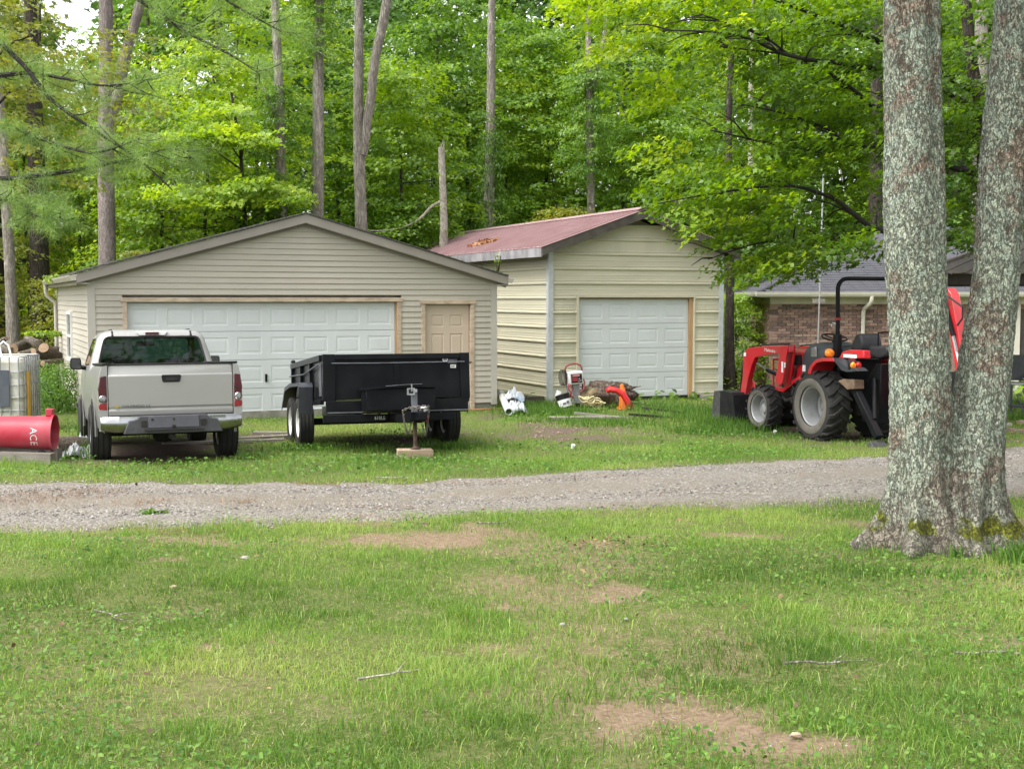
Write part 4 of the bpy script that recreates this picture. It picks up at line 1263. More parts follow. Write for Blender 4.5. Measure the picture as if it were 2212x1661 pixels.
for sgn in (-1, 1):
    sd2 = MB().box(min(sgn*(BX-.03), sgn*BX), max(sgn*(BX-.03), sgn*BX), .101, BL, BZ0, BZ1-.08).build('side_panel', bk, tr)
    MB().box(min(sgn*(BX-.04), sgn*(BX+.035)), max(sgn*(BX-.04), sgn*(BX+.035)), .101, BL+.03, BZ1-.079, BZ1).build('side_rail', bk, tr, bevel=.006)
    MB().box(min(sgn*(BX-.02), sgn*(BX+.03)), max(sgn*(BX-.02), sgn*(BX+.03)), .101, BL, BZ0-.06, BZ0).build('side_rail', bk, tr, bevel=.006)
    for y in (.98, 1.9, BL-.1):
        MB().box(min(sgn*(BX+.001), sgn*(BX+.04)), max(sgn*(BX+.001), sgn*(BX+.04)), y-.035, y+.035, BZ0+.001, BZ1-.081).build('side_stake', bk, tr)
    MB().tube([(sgn*(BX+.05), .03, 1.15), (sgn*(BX+.055), 1.4, 1.06), (sgn*(BX+.05), BL, 1.08)], .010, 6).build('tarp_arm', M['grey_steel'], tr)
MB().box(-BX+.03, BX-.03, .03, BL, BZ0, BZ0+.02).build('bed_floor', bk, tr)
MB().box(-BX, BX, BL+.001, BL+.04, BZ0, BZ1-.02).build('rear_gate', bk, tr)
lb = MB(); lb.lathe([(0, 0), (.03, .005), (.035, .03), (.02, .05), (0, .055)], (-BX, BL-.05, BZ1+.003), 'z', 12); lb.build('rail_knob', M['black_plastic'], tr)
# chassis
ch = MB()
ch.box(-.93, .93, -.06, .06, .50, .672)
for x in (-.5, .5): ch.box(x-.05, x+.05, .06, 2.9, .48, .62)
ch.box(-.9, .9, 1.35, 1.45, .36, .44); ch.box(-.9, .9, 2.15, 2.25, .37, .45)
cho = ch.build('chassis', bk, tr, bevel=.005)
MB().box(-.93, .93, -.075, -.062, .515, .53).build('chassis_highlight', M['grey_steel'], cho)  # grey strip that paints the highlight on the front rail
MB().box(-.99, .74, -.10, -.055, .395, .495).build('front_beam', bk, tr, bevel=.005)
text_obj('lettering', '610LE', .066, M['decal_white'], tr, (-.262, -.110, .440), (math.pi/2, 0, 0), .001, sx=.86)
dk = MB(); dk.box(.155, .205, -.104, -.101, .43, .48); dk.build('decal', M['decal_grey'], tr)
MB().box(.465, .485, -.082, -.078, .575, .625).build('decal', M['decal_white'], tr)
# stickers on the front panel
stk = MB(); stk.lathe([(0, -.003), (.034, -.002)], (.645, -.013, 1.19), 'y', 20)
sto = stk.build('sticker', M['decal_grey'], fpo)
rg = MB(); rg.lathe([(.026, -.0045), (.036, -.0035)], (.645, -.013, 1.19), 'y', 20); rg.build('sticker_ring', M['decal_white'], sto)
MB().box(.69, .80, -.016, -.013, 1.20, 1.232).build('sticker', M['decal_white'], fpo)
for k in range(5): MB().box(.695+.021*k, .695+.021*k+.014, -.0185, -.0165, 1.206+.004*(k % 2), 1.222).build('sticker_print', M['black_plastic'], fpo)
MB().box(.68, .805, -.016, -.013, 1.135, 1.19).build('sticker', M['diamond'], fpo)
for k in range(3): MB().box(.69, .79-.015*k, -.0185, -.0165, 1.145+.013*k, 1.149+.013*k).build('sticker_print', M['decal_grey'], fpo)
ws = MB().box(.715, .79, -.016, -.013, 1.075, 1.118).build('sticker', M['decal_white'], fpo)
for k in range(4): MB().box(.724+.014*k, .732+.014*k, -.0185, -.0165, 1.088, 1.106).build('sticker_print', M['black_plastic'], fpo)
MB().box(-.97-.006, -.97-.002, .10, .30, .74, 1.16).build('reflective_sheet', M['grey_steel'], tr)
# pump box on the tongue
tb = MB().box(-.50, .40, -.45, -.10, .53, .81).build('tool_box', M['black_paint'], tr, bevel=.012)
ld = MB(); A = []; 
for k in range(13):
    x = -.52+.94*k/12; zz = .815+.035*math.sin(math.pi*(.15+.7*k/12))*1.0+.018*k/12
    A.append((x, zz))
ld.prism(A+[(x, z_-.035) for x, z_ in A[::-1]], -.475, -.08, 'y'); ld.build('tool_box_lid', M['black_paint'], tb, smooth=True)
MB().tube([(-.25, -.479, .842), (.0, -.479, .857), (.22, -.479, .861)], .004, 6).build('lid_highlight', M['grey_steel'], tb)  # highlight along the lid's top edge, built as a thin grey tube
# tongue, coupler, jack
tg2 = MB()
for sgn in (-1, 1):
    d = Vector((sgn*-.10, -1.2, 0)); L_ = d.length
    Mt = Matrix.Translation((sgn*.12, -.0, .43)) @ Matrix.Rotation(math.atan2(d.y, d.x), 4, 'Z')
    tg2.box(0, L_, -.04, .04, -.055, .055, Mt)
tg2.cbox((-.02, -1.18, .45), (.22, .28, .12))
tg2.cbox((-.02, -1.4, .46), (.10, .3, .10))
tgo2 = tg2.build('tongue', bk, tr, bevel=.006)
cpl = MB(); cpl.lathe([(.0, .525), (.03, .52), (.052, .50), (.056, .46), (.05, .44)], (-.02, -1.42, 0), 'z', 16); cpl.build('coupler', M['black_paint'], tgo2, smooth=True)
jk = MB(); jk.box(-.06, .006, -1.14, -1.07, .47, .79)
jko = jk.build('jack', M['grey_steel'], tr, bevel=.004)
jl = MB(); jl.tube([(-.026, -1.105, .50), (-.026, -1.105, .085)], .026, 12); jl.lathe([(.062, .058), (.064, .07), (.03, .085), (.026, .10)], (-.026, -1.105, 0), 'z', 16)
jl.build('jack_leg', M['rust'], jko, smooth=True)
cb = MB(); cb.box(-.125, -.03, -1.165, -1.142, .715, .80); cb.lathe([(.0, 0), (.02, .0), (.02, .05), (0, .05)], (-.02, -1.17, .765), 'y', 10); cb.tube([(-.075, -1.17, .76), (-.075, -1.20, .76), (-.075, -1.20, .85)], .009, 6)
cb.build('jack_crank', M['steel'], jko)
MB().box(-.105, -.05, -1.169, -1.1655, .735, .785).build('crank_label', M['black_plastic'], jko)
def chain(mb, pts, link=.034, r=.0055):
    P = [Vector(p) for p in pts]
    seg = []
    for a, b_ in zip(P[:-1], P[1:]):
        k = max(1, int((b_-a).length/(link*.72)))
        for j in range(k): seg.append((a.lerp(b_, j/k), (b_-a).normalized()))
    for i, (p, d) in enumerate(seg):
        q = d.to_track_quat('X', 'Z') @ Euler((math.pi/2*(i % 2), 0, 0)).to_quaternion()
        ring = [p + q @ Vector((link*.5*math.cos(t_), link*.33*math.sin(t_), 0)) for t_ in [2*math.pi*k/8 for k in range(9)]]
        mb.tube(ring, r, 4, cap=False)
def sag(a, b_, s_, n_=8):
    a, b_ = Vector(a), Vector(b_)
    return [a.lerp(b_, k/n_)-Vector((0, 0, s_*4*(k/n_)*(1-k/n_))) for k in range(n_+1)]
cn = MB(); chain(cn, [(-.21, -1.3, .53), (-.16, -1.33, .555), (-.06, -1.35, .57), (.06, -1.35, .575), (.10, -1.33, .55)]); chain(cn, sag((-.215, -1.3, .52), (-.09, -1.2, .40), .20))
cn.build('safety_chain', M['chain_steel'], tgo2)
cn = MB(); chain(cn, [(.0, -1.36, .55), (.05, -1.38, .54), (.09, -1.36, .57), (.1, -1.34, .53)]); chain(cn, sag((.105, -1.3, .52), (.04, -1.2, .38), .20)); chain(cn, [(-.1, -1.36, .56), (.0, -1.37, .535), (.08, -1.35, .555)])
cn.build('safety_chain', M['chain_steel'], tgo2)
MB().tube([(-.02, -1.42, .555), (.03, -1.44, .56), (.06, -1.42, .53), (.02, -1.41, .515)], .013, 8).build('chain_hook', M['steel'], tgo2, smooth=True)
for x_, z_ in ((-.09, .40), (.04, .40)):
    MB().lathe([(0, -.02), (.02, -.012), (.022, .01), (0, .02)], (x_, -1.28, z_), 'y', 10).build('tongue_bolt', M['steel'], tgo2, smooth=True)
MB().tube([(.06, -1.35, .50), (.075, -1.36, .43), (.06, -1.34, .39)], .012, 6).build('trailer_plug', pmat('plug_red', (.3, .03, .03), None, 5), tgo2)
cv = MB(); pts = [(-.5, -.09, .508)]
for k in range(14): pts.append((-.5+.04*k, -.09, .508+.008*math.sin(k*1.9)))
cv.tube(pts, .008, 6); cv.build('cable', M['rust'], tgo2)
# tandem fenders and wheels
for sgn in (-1, 1):
    ol = [(.83, .515), (.80, .875), (.84, .92), (.92, .94), (1.75, .95), (2.35, .90), (2.75, .62)]
    fm = MB(); w0, w1 = sgn*.985, sgn*1.17
    A = [(w0, y, z) for y, z in ol]; B_ = [(w1, y, z) for y, z in ol]
    fm.bridge(A, B_, False)
    B2 = [(w1, y, z-.05 if i else z) for i, (y, z) in enumerate(ol)]
    fm.bridge(B_, [(w1, y+(.05 if i == 0 else 0), z-.05) for i, (y, z) in enumerate(ol)], False)
    fo = fm.build('fender', M['diamond'], tr, solid=.008)
    # raised treads of the front plate
    dm = MB()
    for i in range(9):
        for j in range(22):
            x = .995+.165*(i+.5)/9; z = .53+.35*(j+.5)/22
            yy = .83-.03*(z-.515)/.36
            a = .8 if (i+j) % 2 else -.8
            Mt = Matrix.Translation((sgn*x, yy-.004, z)) @ Matrix.Rotation(a, 4, 'Y')
            dm.box(-.0085, .0085, -.003, .002, -.0028, .0028, Mt)
    dm.build('tread_plate', M['diamond'], fo)
    for y, z in ((1.4, .395), (2.2, .415)):
        wheel(tr, (sgn*1.03, y, z), sgn, .345, .205, .20, M['tyre_truck'], M['white_rim'], spokes=0)
# wood block under the jack foot
M['block_wood'] = pmat('block_wood', (.42, .31, .215), (.30, .22, .15), 5, rough=.85, stretch=(1, 5, 5), dirt=(.12, .09, .07), damt=.6, bump=.3, bscale=30)
bpy.context.view_layer.update()
jw = tr.matrix_world @ Vector((-.03, -1.105, .058))
blk = MB()
bw2 = [(-.225, -.10), (.215, -.095), (.205, .10), (-.22, .10)]
blk.prism(bw2, -.125, 0, 'z')
bo = blk.build('wood_block', M['block_wood'], bevel=.008)
bo.location = (jw.x, jw.y, jw.z-.001); bo.rotation_euler = (0, R(.8), R(10))
tag(bo, 'short weathered timber block under the trailer jack', 'wood block')
# ------------------------------------------------------------------ red tractor with loader and backhoe
M['tractor_red'] = pmat('tractor_red', (.50, .012, .022), (.44, .010, .018), 4, rough=.34, coat=.35, dirt=(.22, .09, .07), damt=.5, bump=.04, bscale=60)
M['tractor_grey'] = pmat('tractor_grey', (.035, .039, .046), (.028, .031, .037), 6, rough=.45)
M['silver_paint'] = pmat('silver_paint', (.36, .37, .375), (.30, .305, .31), 5, rough=.45, metal=.25, dirt=(.2, .175, .14), dscale=4, damt=.55)
M['bucket_black'] = pmat('bucket_black', (.008, .0085, .01), (.016, .016, .017), 6, rough=.5, spec=.2)
M['bucket_worn'] = pmat('bucket_worn', (.085, .085, .085), (.04, .04, .04), 9, rough=.6, metal=.3)
M['tail_red'] = pmat('tail_red', (.5, .02, .02), (.4, .015, .015), 12, rough=.2, coat=.5)
M['seat_vinyl'] = pmat('seat_vinyl', (.022, .023, .026), (.03, .03, .033), 10, rough=.5)
M['dirty_tan'] = pmat('dirty_tan', (.17, .115, .075), (.09, .06, .04), 8, rough=.9)
KA = R(111)
trac = thing('tractor', 'red compact tractor with front loader, roll bar and backhoe, beside the lichen-covered tree', 'tractor', (5.20, 19.86, -.06), (0, 0, KA))
red = M['tractor_red']; blkp = M['black_paint']
def px(outline, y0, y1, name, mat, parent, bevel=.006):
    return MB().prism([(a, b_) for a, b_ in outline], y0, y1, 'y').build(name, mat, parent, bevel=bevel)
def twheel(parent, c, out, *a, **k):
    """wheels built with their axis on local x, turned onto the tractor's y"""
    t = wheel(parent, c, out, *a, **k)
    t.rotation_euler = (0, 0, math.pi/2)
    return t
for sgn in (-1, 1):
    twheel(trac, (0, sgn*.53, .535), sgn, .515, .40, .30, M['rubber'], M['silver_paint'], spokes=0, tread='lug', side_mat=M['rubber_dusty'], hub=-sgn*.10)
    twheel(trac, (1.6, sgn*.52, .375), sgn, .36, .28, .235, M['rubber'], M['silver_paint'], spokes=0, tread='lug', side_mat=M['rubber_dusty'], hub=-sgn*.01)
# drivetrain and frame
dt = MB()
dt.cbox((.6, 0, .58), (2.1, .34, .34)); dt.cyl((0, -.36, .535), (0, .36, .535), .11, n=14); dt.cyl((1.6, -.42, .375), (1.6, .42, .375), .07, n=12)
dt.cbox((1.6, 0, .5), (.3, .24, .3)); dt.cbox((.0, 0, .62), (.5, .6, .4)); dt.cbox((1.15, 0, .78), (.9, .4, .22))
dt.tube([(.9, .34, .62), (1.2, .36, .52), (1.5, .34, .6)], .03, 8); dt.cyl((.5, .26, .6), (1.0, .26, .6), .10, n=14); dt.cyl((1.05, .3, .84), (1.05, .3, .62), .07, n=12)
dt.build('drivetrain', M['under'], trac)
# hood
hd = MB()
for_ = []
for x, w_, zt in ((.80, .30, 1.38), (1.1, .30, 1.365), (1.38, .29, 1.34), (1.52, .28, 1.28), (1.58, .26, 1.15), (1.6, .25, .85)):
    for_.append([(x, -w_, .80), (x, -w_, zt-.10), (x, -w_*.86, zt-.03), (x, -w_*.5, zt), (x, w_*.5, zt), (x, w_*.86, zt-.03), (x, w_, zt-.10), (x, w_, .80)])
for a, b_ in zip(for_[:-1], for_[1:]): hd.bridge(a, b_, False)
hd.add(for_[-1], [tuple(range(8))])
for y_ in (-.28, .28): MB().tube([(1.72, y_, .60), (1.74, y_, 1.16)], .018, 6).build('grille_guard', red, trac)
MB().tube([(1.74, -.28, 1.16), (1.74, .28, 1.16)], .018, 6).build('grille_guard', red, trac)
hdo = hd.build('hood', red, trac, smooth=True, angle=35)
px([(.86, 1.11), (1.12, 1.10), (1.12, 1.26), (.88, 1.27)], .3005, .312, 'hood_grille', blkp, hdo)
for k in range(6): MB().box(.9+.035*k, .915+.035*k, .313, .318, 1.12, 1.25).build('grille_slat', M['tractor_grey'], hdo)
px([(.82, .92), (1.13, .92), (1.13, 1.06), (.82, 1.07)], .3005, .33, 'side_panel', red, hdo)
# cowl
cw = MB(); rings = []
for x, w_, z0, z1 in ((.80, .34, .98, 1.36), (.76, .36, .97, 1.40), (.66, .37, .98, 1.455), (.52, .37, 1.05, 1.48), (.28, .36, 1.15, 1.48), (.10, .34, 1.2, 1.45), (.03, .30, 1.22, 1.40)):
    rings.append([(x, -w_, z0), (x, -w_, z1-.12), (x, -w_*.8, z1-.02), (x, -w_*.4, z1), (x, w_*.4, z1), (x, w_*.8, z1-.02), (x, w_, z1-.12), (x, w_, z0)])
for a, b_ in zip(rings[:-1], rings[1:]): cw.bridge(a, b_, False)
cw.add(rings[0], [tuple(range(8))]); cw.add(rings[-1], [tuple(range(8))])
cwo = cw.build('cowl', M['tractor_grey'], trac, smooth=True, angle=40)
px([(.36, 1.26), (.52, 1.26), (.50, 1.40), (.38, 1.42)], .372, .38, 'headlight_panel', M['steel'], cwo)
MB().box(.66, .74, .375, .379, 1.02, 1.12).build('sticker', M['decal_white'], cwo)
# operator platform, fenders, seat
MB().box(.1, .85, -.31, .31, .55, .6).build('platform', blkp, trac)
for sgn in (-1, 1):
    ol = [(.06, 1.02), (.03, 1.10), (-.02, 1.17), (-.15, 1.25), (-.3, 1.28), (-.59, 1.29), (-.62, 1.24), (-.33, 1.23), (-.17, 1.20), (-.06, 1.12), (-.02, 1.02)]
    px(ol, sgn*.36, sgn*.74, 'fender', red, trac) if sgn > 0 else px(ol, -.74, -.36, 'fender', red, trac)
    ol2 = [(-.60, 1.292), (-.74, 1.26), (-.90, 1.19), (-1.12, 1.17), (-1.2, 1.13), (-.93, 1.10), (-.80, 1.12), (-.63, 1.238)]
    e = px(ol2, *sorted((sgn*.56, sgn*.742)), 'fender_end', M['tractor_grey'], trac)
    blk_ = MB().cbox((-1.0, sgn*.66, 1.205), (.06, .20, .12)).build('tail_lamp_housing', M['black_plastic'], trac, bevel=.02)
    for yy, mt in ((.705, M['amber']), (.615, M['tail_red'])):
        lz = MB(); lz.lathe([(0, -.035), (.035, -.03), (.048, -.01), (.048, .0)], (0, 0, 0), 'x', 18)
        lz.build('tail_lamp', mt, blk_, smooth=True, loc=(-1.032, sgn*yy, 1.205))
    sl_ = MB(); sl_.lathe([(0, -.03), (.03, -.028), (.045, -.012), (.045, .012), (.03, .028), (0, .03)], (0, 0, 0), 'x', 16)
    am_ = MB(); am_.lathe([(.0, -.075), (.05, -.065), (.066, -.03), (.066, .02), (.04, .04), (0, .045)], (0, 0, 0), 'x', 20)
    ao = am_.build('warning_light', M['amber'], trac, smooth=True, loc=(-.29, sgn*.60, 1.35))
    MB().cbox((-.24, sgn*.60, 1.32), (.06, .05, .10)).build('light_bracket', blkp, trac)
px([(-.50, 1.28), (-.58, 1.38), (-.76, 1.42), (-1.10, 1.42), (-1.12, 1.30)], .46, .58, 'fuel_cover', red, trac, .015)
px([(-.50, 1.28), (-.58, 1.38), (-.76, 1.42), (-1.10, 1.42), (-1.12, 1.30)], -.58, -.46, 'fuel_cover', red, trac, .015)
MB().box(-.95, -.62, .581, .585, 1.30, 1.35).build('sticker', M['decal_white'], trac)
px([(-.02, 1.28), (.0, 1.39), (-.08, 1.42), (-.36, 1.38), (-.5, 1.36), (-.53, 1.26)], -.19, .19, 'seat', M['seat_vinyl'], trac, .04)
px([(-.20, 1.39), (-.26, 1.50), (-.34, 1.62), (-.42, 1.645), (-.48, 1.62), (-.52, 1.50), (-.50, 1.38)], -.18, .18, 'seat_back', M['seat_vinyl'], trac, .05)
MB().cbox((-.2, 0, 1.1), (.4, .5, .3)).build('seat_base', blkp, trac)
stw = MB(); stw.tube([(.44+.17*math.cos(2*math.pi*k/28), .20*math.sin(2*math.pi*k/28), 1.555+.05*math.cos(2*math.pi*k/28)) for k in range(29)], .014, 8)
for a in (.5, 2.6, 4.7): stw.tube([(.44, 0, 1.53), (.44+.17*math.cos(a), .2*math.sin(a), 1.555+.05*math.cos(a))], .010, 6)
stw.tube([(.44, 0, 1.53), (.52, 0, 1.40)], .022, 8)
stw.build('steering_wheel', M['black_plastic'], trac, smooth=True)
# roll bar
rb = MB(); pts = [(-.35, .50, 1.18), (-.35, .50, 1.78), (-.34, .50, 2.25)]
for k in range(7):
    a = math.pi/2*k/6; pts.append((-.34, .50-.16+.16*math.cos(a), 2.30+.16*math.sin(a)))
pts2 = [(x, -y, z) for x, y, z in pts[::-1]]
rb.tube(pts+pts2, .032, 10)
rbo = rb.build('roll_bar', blkp, trac, smooth=True)
for sgn in (-1, 1):
    MB().cbox((-.35, sgn*.50, 1.46), (.11, .09, .34)).build('roll_bar_bracket', blkp, rbo, bevel=.01)
    MB().cbox((-.35, sgn*.50, 1.86), (.068, .068, .04)).build('reflector', M['red_lens_light'], rbo)
    MB().tube([(-.33, sgn*.50, 1.78), (-.28, sgn*.54, 1.80), (-.28, sgn*.56, 1.74)], .012, 6).build('roll_bar_pin', M['steel'], rbo)
# loader
for sgn in (-1, 1):
    y0, y1 = sorted((sgn*.44, sgn*.53))
    arm = px([(2.09, 1.35), (1.54, 1.39), (1.04, 1.42), (.90, 1.42), (.88, 1.31), (1.02, 1.30), (1.54, 1.25), (1.91, 1.19), (2.01, 1.05), (2.12, .81), (2.22, .48), (2.31, .14), (2.36, .08), (2.46, .09), (2.50, .13), (2.38, .5), (2.29, .86), (2.27, 1.2), (2.21, 1.3)], y0, y1, 'loader_arm', red, trac, .008)
    y0, y1 = sorted((sgn*.40, sgn*.438))
    px([(.90, 1.43), (1.13, 1.41), (1.16, 1.23), (1.20, 1.06), (1.27, .84), (1.13, .74), (1.02, .80), (.97, .98), (.92, 1.24)], y0, y1, 'loader_tower', red, trac)
    y0, y1 = sorted((sgn*.531, sgn*.55))
    px([(.90, 1.425), (1.12, 1.41), (1.15, 1.23), (1.19, 1.06), (1.26, .84), (1.15, .76), (1.04, .82), (.99, .98), (.94, 1.24)], y0, y1, 'tower_plate', red, trac)
    px([(1.62, .74), (1.24, .72), (.9, .90), (.66, .98), (.64, .92), (.88, .84), (1.22, .66), (1.64, .68)], *sorted((sgn*.34, sgn*.42)), 'loader_bracket', red, trac)
    cy_ = MB(); cy_.cyl((1.27, sgn*.475, .93), (1.62, sgn*.475, 1.0), .034, n=12); cyo = cy_.build('lift_cylinder', blkp, arm)
    MB().cyl((1.45, sgn*.475, .965), (1.93, sgn*.475, 1.09), .018, n=10).build('cylinder_rod', M['chrome'], cyo)
    cy2 = MB(); cy2.cyl((2.30, sgn*.485, 1.12), (2.40, sgn*.485, .55), .034, n=12); c2o = cy2.build('tilt_cylinder', blkp, arm)
    px([(2.18, .42), (2.27, .56), (2.33, .34), (2.36, .12), (2.25, .08), (2.15, .12)], *sorted((sgn*.36, sgn*.43)), 'bucket_link', red, trac)
    px([(2.03, .60), (2.12, .72), (2.09, .52), (2.16, .48), (2.2, .62), (2.14, .80), (2.06, .74)], *sorted((sgn*.40, sgn*.437)), 'link_plate', red, trac)
    MB().box(2.17, 2.24, sgn*.54-.003, sgn*.54+.003, 1.20, 1.26).build('sticker', M['decal_white'], arm)
    MB().box(1.02, 1.07, sgn*.553-.002, sgn*.553+.002, .99, 1.16).build('sticker', M['decal_white'], arm)
    MB().box(.955, .99, sgn*.553-.002, sgn*.553+.002, 1.07, 1.15).build('sticker', M['decal_white'], arm)
t_ = text_obj('lettering', 'Mahindra', .075, M['decal_white'], trac, (1.45, .5325, 1.322), (math.pi/2, R(3), math.pi), .001, sx=1.15)
for sgn in (-1, 1):
    for q in (.0, .035):
        MB().tube([(1.0, sgn*.46, 1.44+q*.3), (1.5, sgn*(.46+q), 1.42), (2.05, sgn*(.46+q), 1.37), (2.26, sgn*(.47+q), 1.26), (2.32, sgn*(.47+q), 1.0)], .011, 6).build('hydraulic_hose', M['rubber'], trac, smooth=True)
MB().tube([(1.0, .36, .95), (1.15, .42, .86), (1.28, .44, .98), (1.4, .45, 1.02)], .011, 6).build('hydraulic_hose', M['rubber'], trac, smooth=True)
MB().tube([(.95, .34, 1.1), (1.0, .42, .8), (.85, .42, .7), (.7, .36, .75)], .011, 6).build('hydraulic_hose', M['rubber'], trac, smooth=True)
bp_ = MB()
sec = [(2.20, .56), (2.24, .57), (2.81, .585)]
hull = [(2.82, .60), (2.24, .585), (2.20, .54), (2.13, .14), (2.16, .06), (2.30, .02), (2.95, .02)]
for (a, b_), (c, d) in zip(hull[:-1], hull[1:]):
    nrm = Vector((d-b_, -(c-a))).normalized()*.012
    q = [(a, b_), (c, d), (c+nrm.x, d+nrm.y), (a+nrm.x, b_+nrm.y)]
    if (a, b_) == hull[0]: q = [(2.60, .60), (2.24, .585), (2.24, .573), (2.6, .588)]
    bp_.prism(q, -.76, .76, 'y')
bko = bp_.build('bucket', M['bucket_black'], trac)
for sgn in (-1, 1):
    px([(2.60, .60), (2.24, .585), (2.20, .54), (2.13, .14), (2.16, .06), (2.30, .02), (2.62, .02)], *sorted((sgn*.752, sgn*.765)), 'bucket_side', M['bucket_black'], bko, 0)
    px([(2.62, .02), (2.93, .04), (2.82, .58), (2.61, .60)], *sorted((sgn*.755, sgn*.768)), 'bucket_wing', M['bucket_worn'], bko, 0)
# backhoe
px([(-.70, .35), (-.66, .82), (-1.02, 1.22), (-1.14, 1.22), (-1.12, .35)], -.30, .30, 'backhoe_frame', blkp, trac, .01)
px([(-.72, 1.43), (-.75, 1.47), (-.96, 1.45), (-1.14, 1.48), (-1.18, 1.42), (-1.14, 1.33), (-.96, 1.28), (-.76, 1.33)], -.21, .22, 'backhoe_seat', M['seat_vinyl'], trac, .03)
MB().tube([(-.95, 0, 1.3), (-.95, 0, .9), (-.9, 0, .7)], .035, 8).build('seat_post', blkp, trac)
MB().tube([(-.74, .06, 1.45), (-.74, .06, 1.66), (-.74, -.35, 1.67), (-.74, -.35, 1.45)], .012, 6).build('backhoe_lever', blkp, trac)
for sgn in (-1, 1):
    sb2 = MB(); a, b_ = Vector((-.86, sgn*.58, .93)), Vector((-1.52, sgn*.60, .20))
    d = b_-a; q = d.to_track_quat('Z', 'Y'); Mt = Matrix.Translation(a) @ q.to_matrix().to_4x4()
    sb2.box(-.05, .05, -.05, .05, 0, d.length, Mt)
    so_ = sb2.build('stabilizer', blkp, trac, bevel=.006)
    f_ = MB(); f_.prism([(-1.62, .0), (-1.40, .0), (-1.43, .10), (-1.50, .16), (-1.57, .10)], *sorted((sgn*.50, sgn*.74)), 'y'); f_.build('stabilizer_foot', M['bucket_worn'], so_, bevel=.01)
    MB().cyl((-1.04, sgn*.34, 1.0), (-1.36, sgn*.56, .45), .03, n=10).build('stabilizer_cylinder', blkp, so_)
    px([(-.62, .95), (-.75, .99), (-1.02, .99), (-1.03, .86), (-.86, .84), (-.70, .92)], *sorted((sgn*.50, sgn*.68)), 'mud_flap', M['dirty_tan'], trac, .01)
bm_ = MB(); bm_.prism([(-1.12, .62), (-1.15, .95), (-1.7, 1.55), (-2.12, 2.24), (-2.26, 2.28), (-2.28, 2.18), (-1.88, 1.45), (-1.35, .62)], -.09, .09, 'y'); bm_.build('boom', red, trac, bevel=.01)
dp = MB(); dp.prism([(-2.16, 2.20), (-2.24, 2.31), (-2.33, 2.22), (-2.48, 1.75), (-2.60, 1.26), (-2.56, 1.18), (-2.46, 1.17), (-2.34, 1.60), (-2.2, 2.0)], -.07, .07, 'y')
dpo = dp.build('dipper', red, trac, bevel=.01)
MB().prism([(-2.30, 1.95), (-2.26, 1.93), (-2.52, 1.24), (-2.56, 1.26)], .071, .074, 'y').build('stripe', M['decal_white'], dpo)
MB().cyl((-2.24, .11, 2.12), (-2.44, .11, 1.66), .032, n=12).build('dipper_cylinder', blkp, dpo)
MB().cyl((-2.42, .11, 1.72), (-2.52, .11, 1.45), .018, n=10).build('cylinder_rod', M['chrome'], dpo)
MB().tube([(-2.2, .1, 2.16), (-2.35, .15, 2.2), (-2.62, .12, 2.05), (-2.6, .1, 1.9), (-2.5, .1, 1.8)], .014, 6).build('hydraulic_hose', M['rubber'], dpo)
px([(-2.45, 1.17), (-2.60, 1.2), (-2.85, .85), (-2.70, .48), (-2.42, .42), (-2.30, .7)], -.18, .18, 'backhoe_bucket', M['bucket_black'], trac, .02)
lv = MB()
for y in (-.15, -.05, .05, .15): lv.tube([(-1.08, y-.5, 1.2), (-1.02, y-.5, 1.45)], .008, 6); lv.lathe([(0, -.02), (.018, -.01), (.018, .012), (0, .02)], (-1.02, y-.5, 1.46), 'z', 10)
lv.build('control_levers', M['black_plastic'], trac)
lb2 = MB().box(-1.125, -1.121, .10, .24, .62, .68).build('sticker', M['decal_white'], trac)
fr2 = MB(); fr2.cyl((-1.13, .02, .86), (-1.13, .02, 1.28), .016, n=8); fr2.tube([(-.98, .3, .9), (-1.06, .2, .98), (-1.12, .08, .9)], .022, 8); fr2.tube([(-.98, .26, .84), (-1.1, .2, .78), (-1.14, .1, .7)], .014, 6)
fr2.build('hydraulic_hose', M['rubber'], trac)
# ------------------------------------------------------------------ things standing about the yard
def place(name, label, cat, vx, vy, rz=0, group=None):
    x, y = gp(vx, vy)
    return thing(name, label, cat, (x, y, gz(x, y)), (0, 0, R(rz)), group)
# IBC tote
M['ibc_plastic'] = pmat('ibc_plastic', (.72, .71, .64), (.62, .60, .52), 2, rough=.45, dirt=(.40, .37, .28), dscale=2, damt=.5)
M['cage'] = pmat('cage', (.40, .41, .42), (.28, .28, .28), 14, rough=.5, metal=.6, dirt=(.2, .13, .09), damt=.5)
M['label_slate'] = pmat('label_slate', (.055, .065, .085), (.08, .09, .105), 6, rough=.6)
M['wood_grey'] = pmat('wood_grey', (.28, .25, .215), (.20, .18, .155), 5, rough=.9, stretch=(1, 6, 6), dirt=(.1, .09, .07), damt=.5, bump=.3)
M['yellow_tube'] = pmat('yellow_tube', (.62, .36, .05), (.5, .27, .03), 8, rough=.5)
ib = thing('liquid_tote', 'white caged liquid tote with dark label plate, beside the garage', 'tote', (-7.58, 20.05, gz(-7.4, 20.3)), (0, 0, R(6)))
TW_, TD_, TZ0, TZ1 = 1.2, 1.0, .17, 1.17
bt = MB(); ol = rounded([(-TW_+.03, .03), (-.03, .03), (-.03, TD_-.03), (-TW_+.03, TD_-.03)], .10, 6)
rings = []
for z, s_ in ((TZ0+.02, .03), (TZ0+.06, 0), (.45, .0), (.5, .012), (.55, 0), (.8, 0), (.85, .012), (.9, 0), (1.10, 0), (1.16, .05), (1.18, .16)):
    rings.append([(x+(-TW_/2-x)*s_, y+(TD_/2-y)*s_, z) for x, y in ol])
for a, b_ in zip(rings[:-1], rings[1:]): bt.bridge(a, b_)
bt.add(rings[-1], [tuple(range(len(ol)))])
bto = bt.build('tank', M['ibc_plastic'], ib, smooth=True)
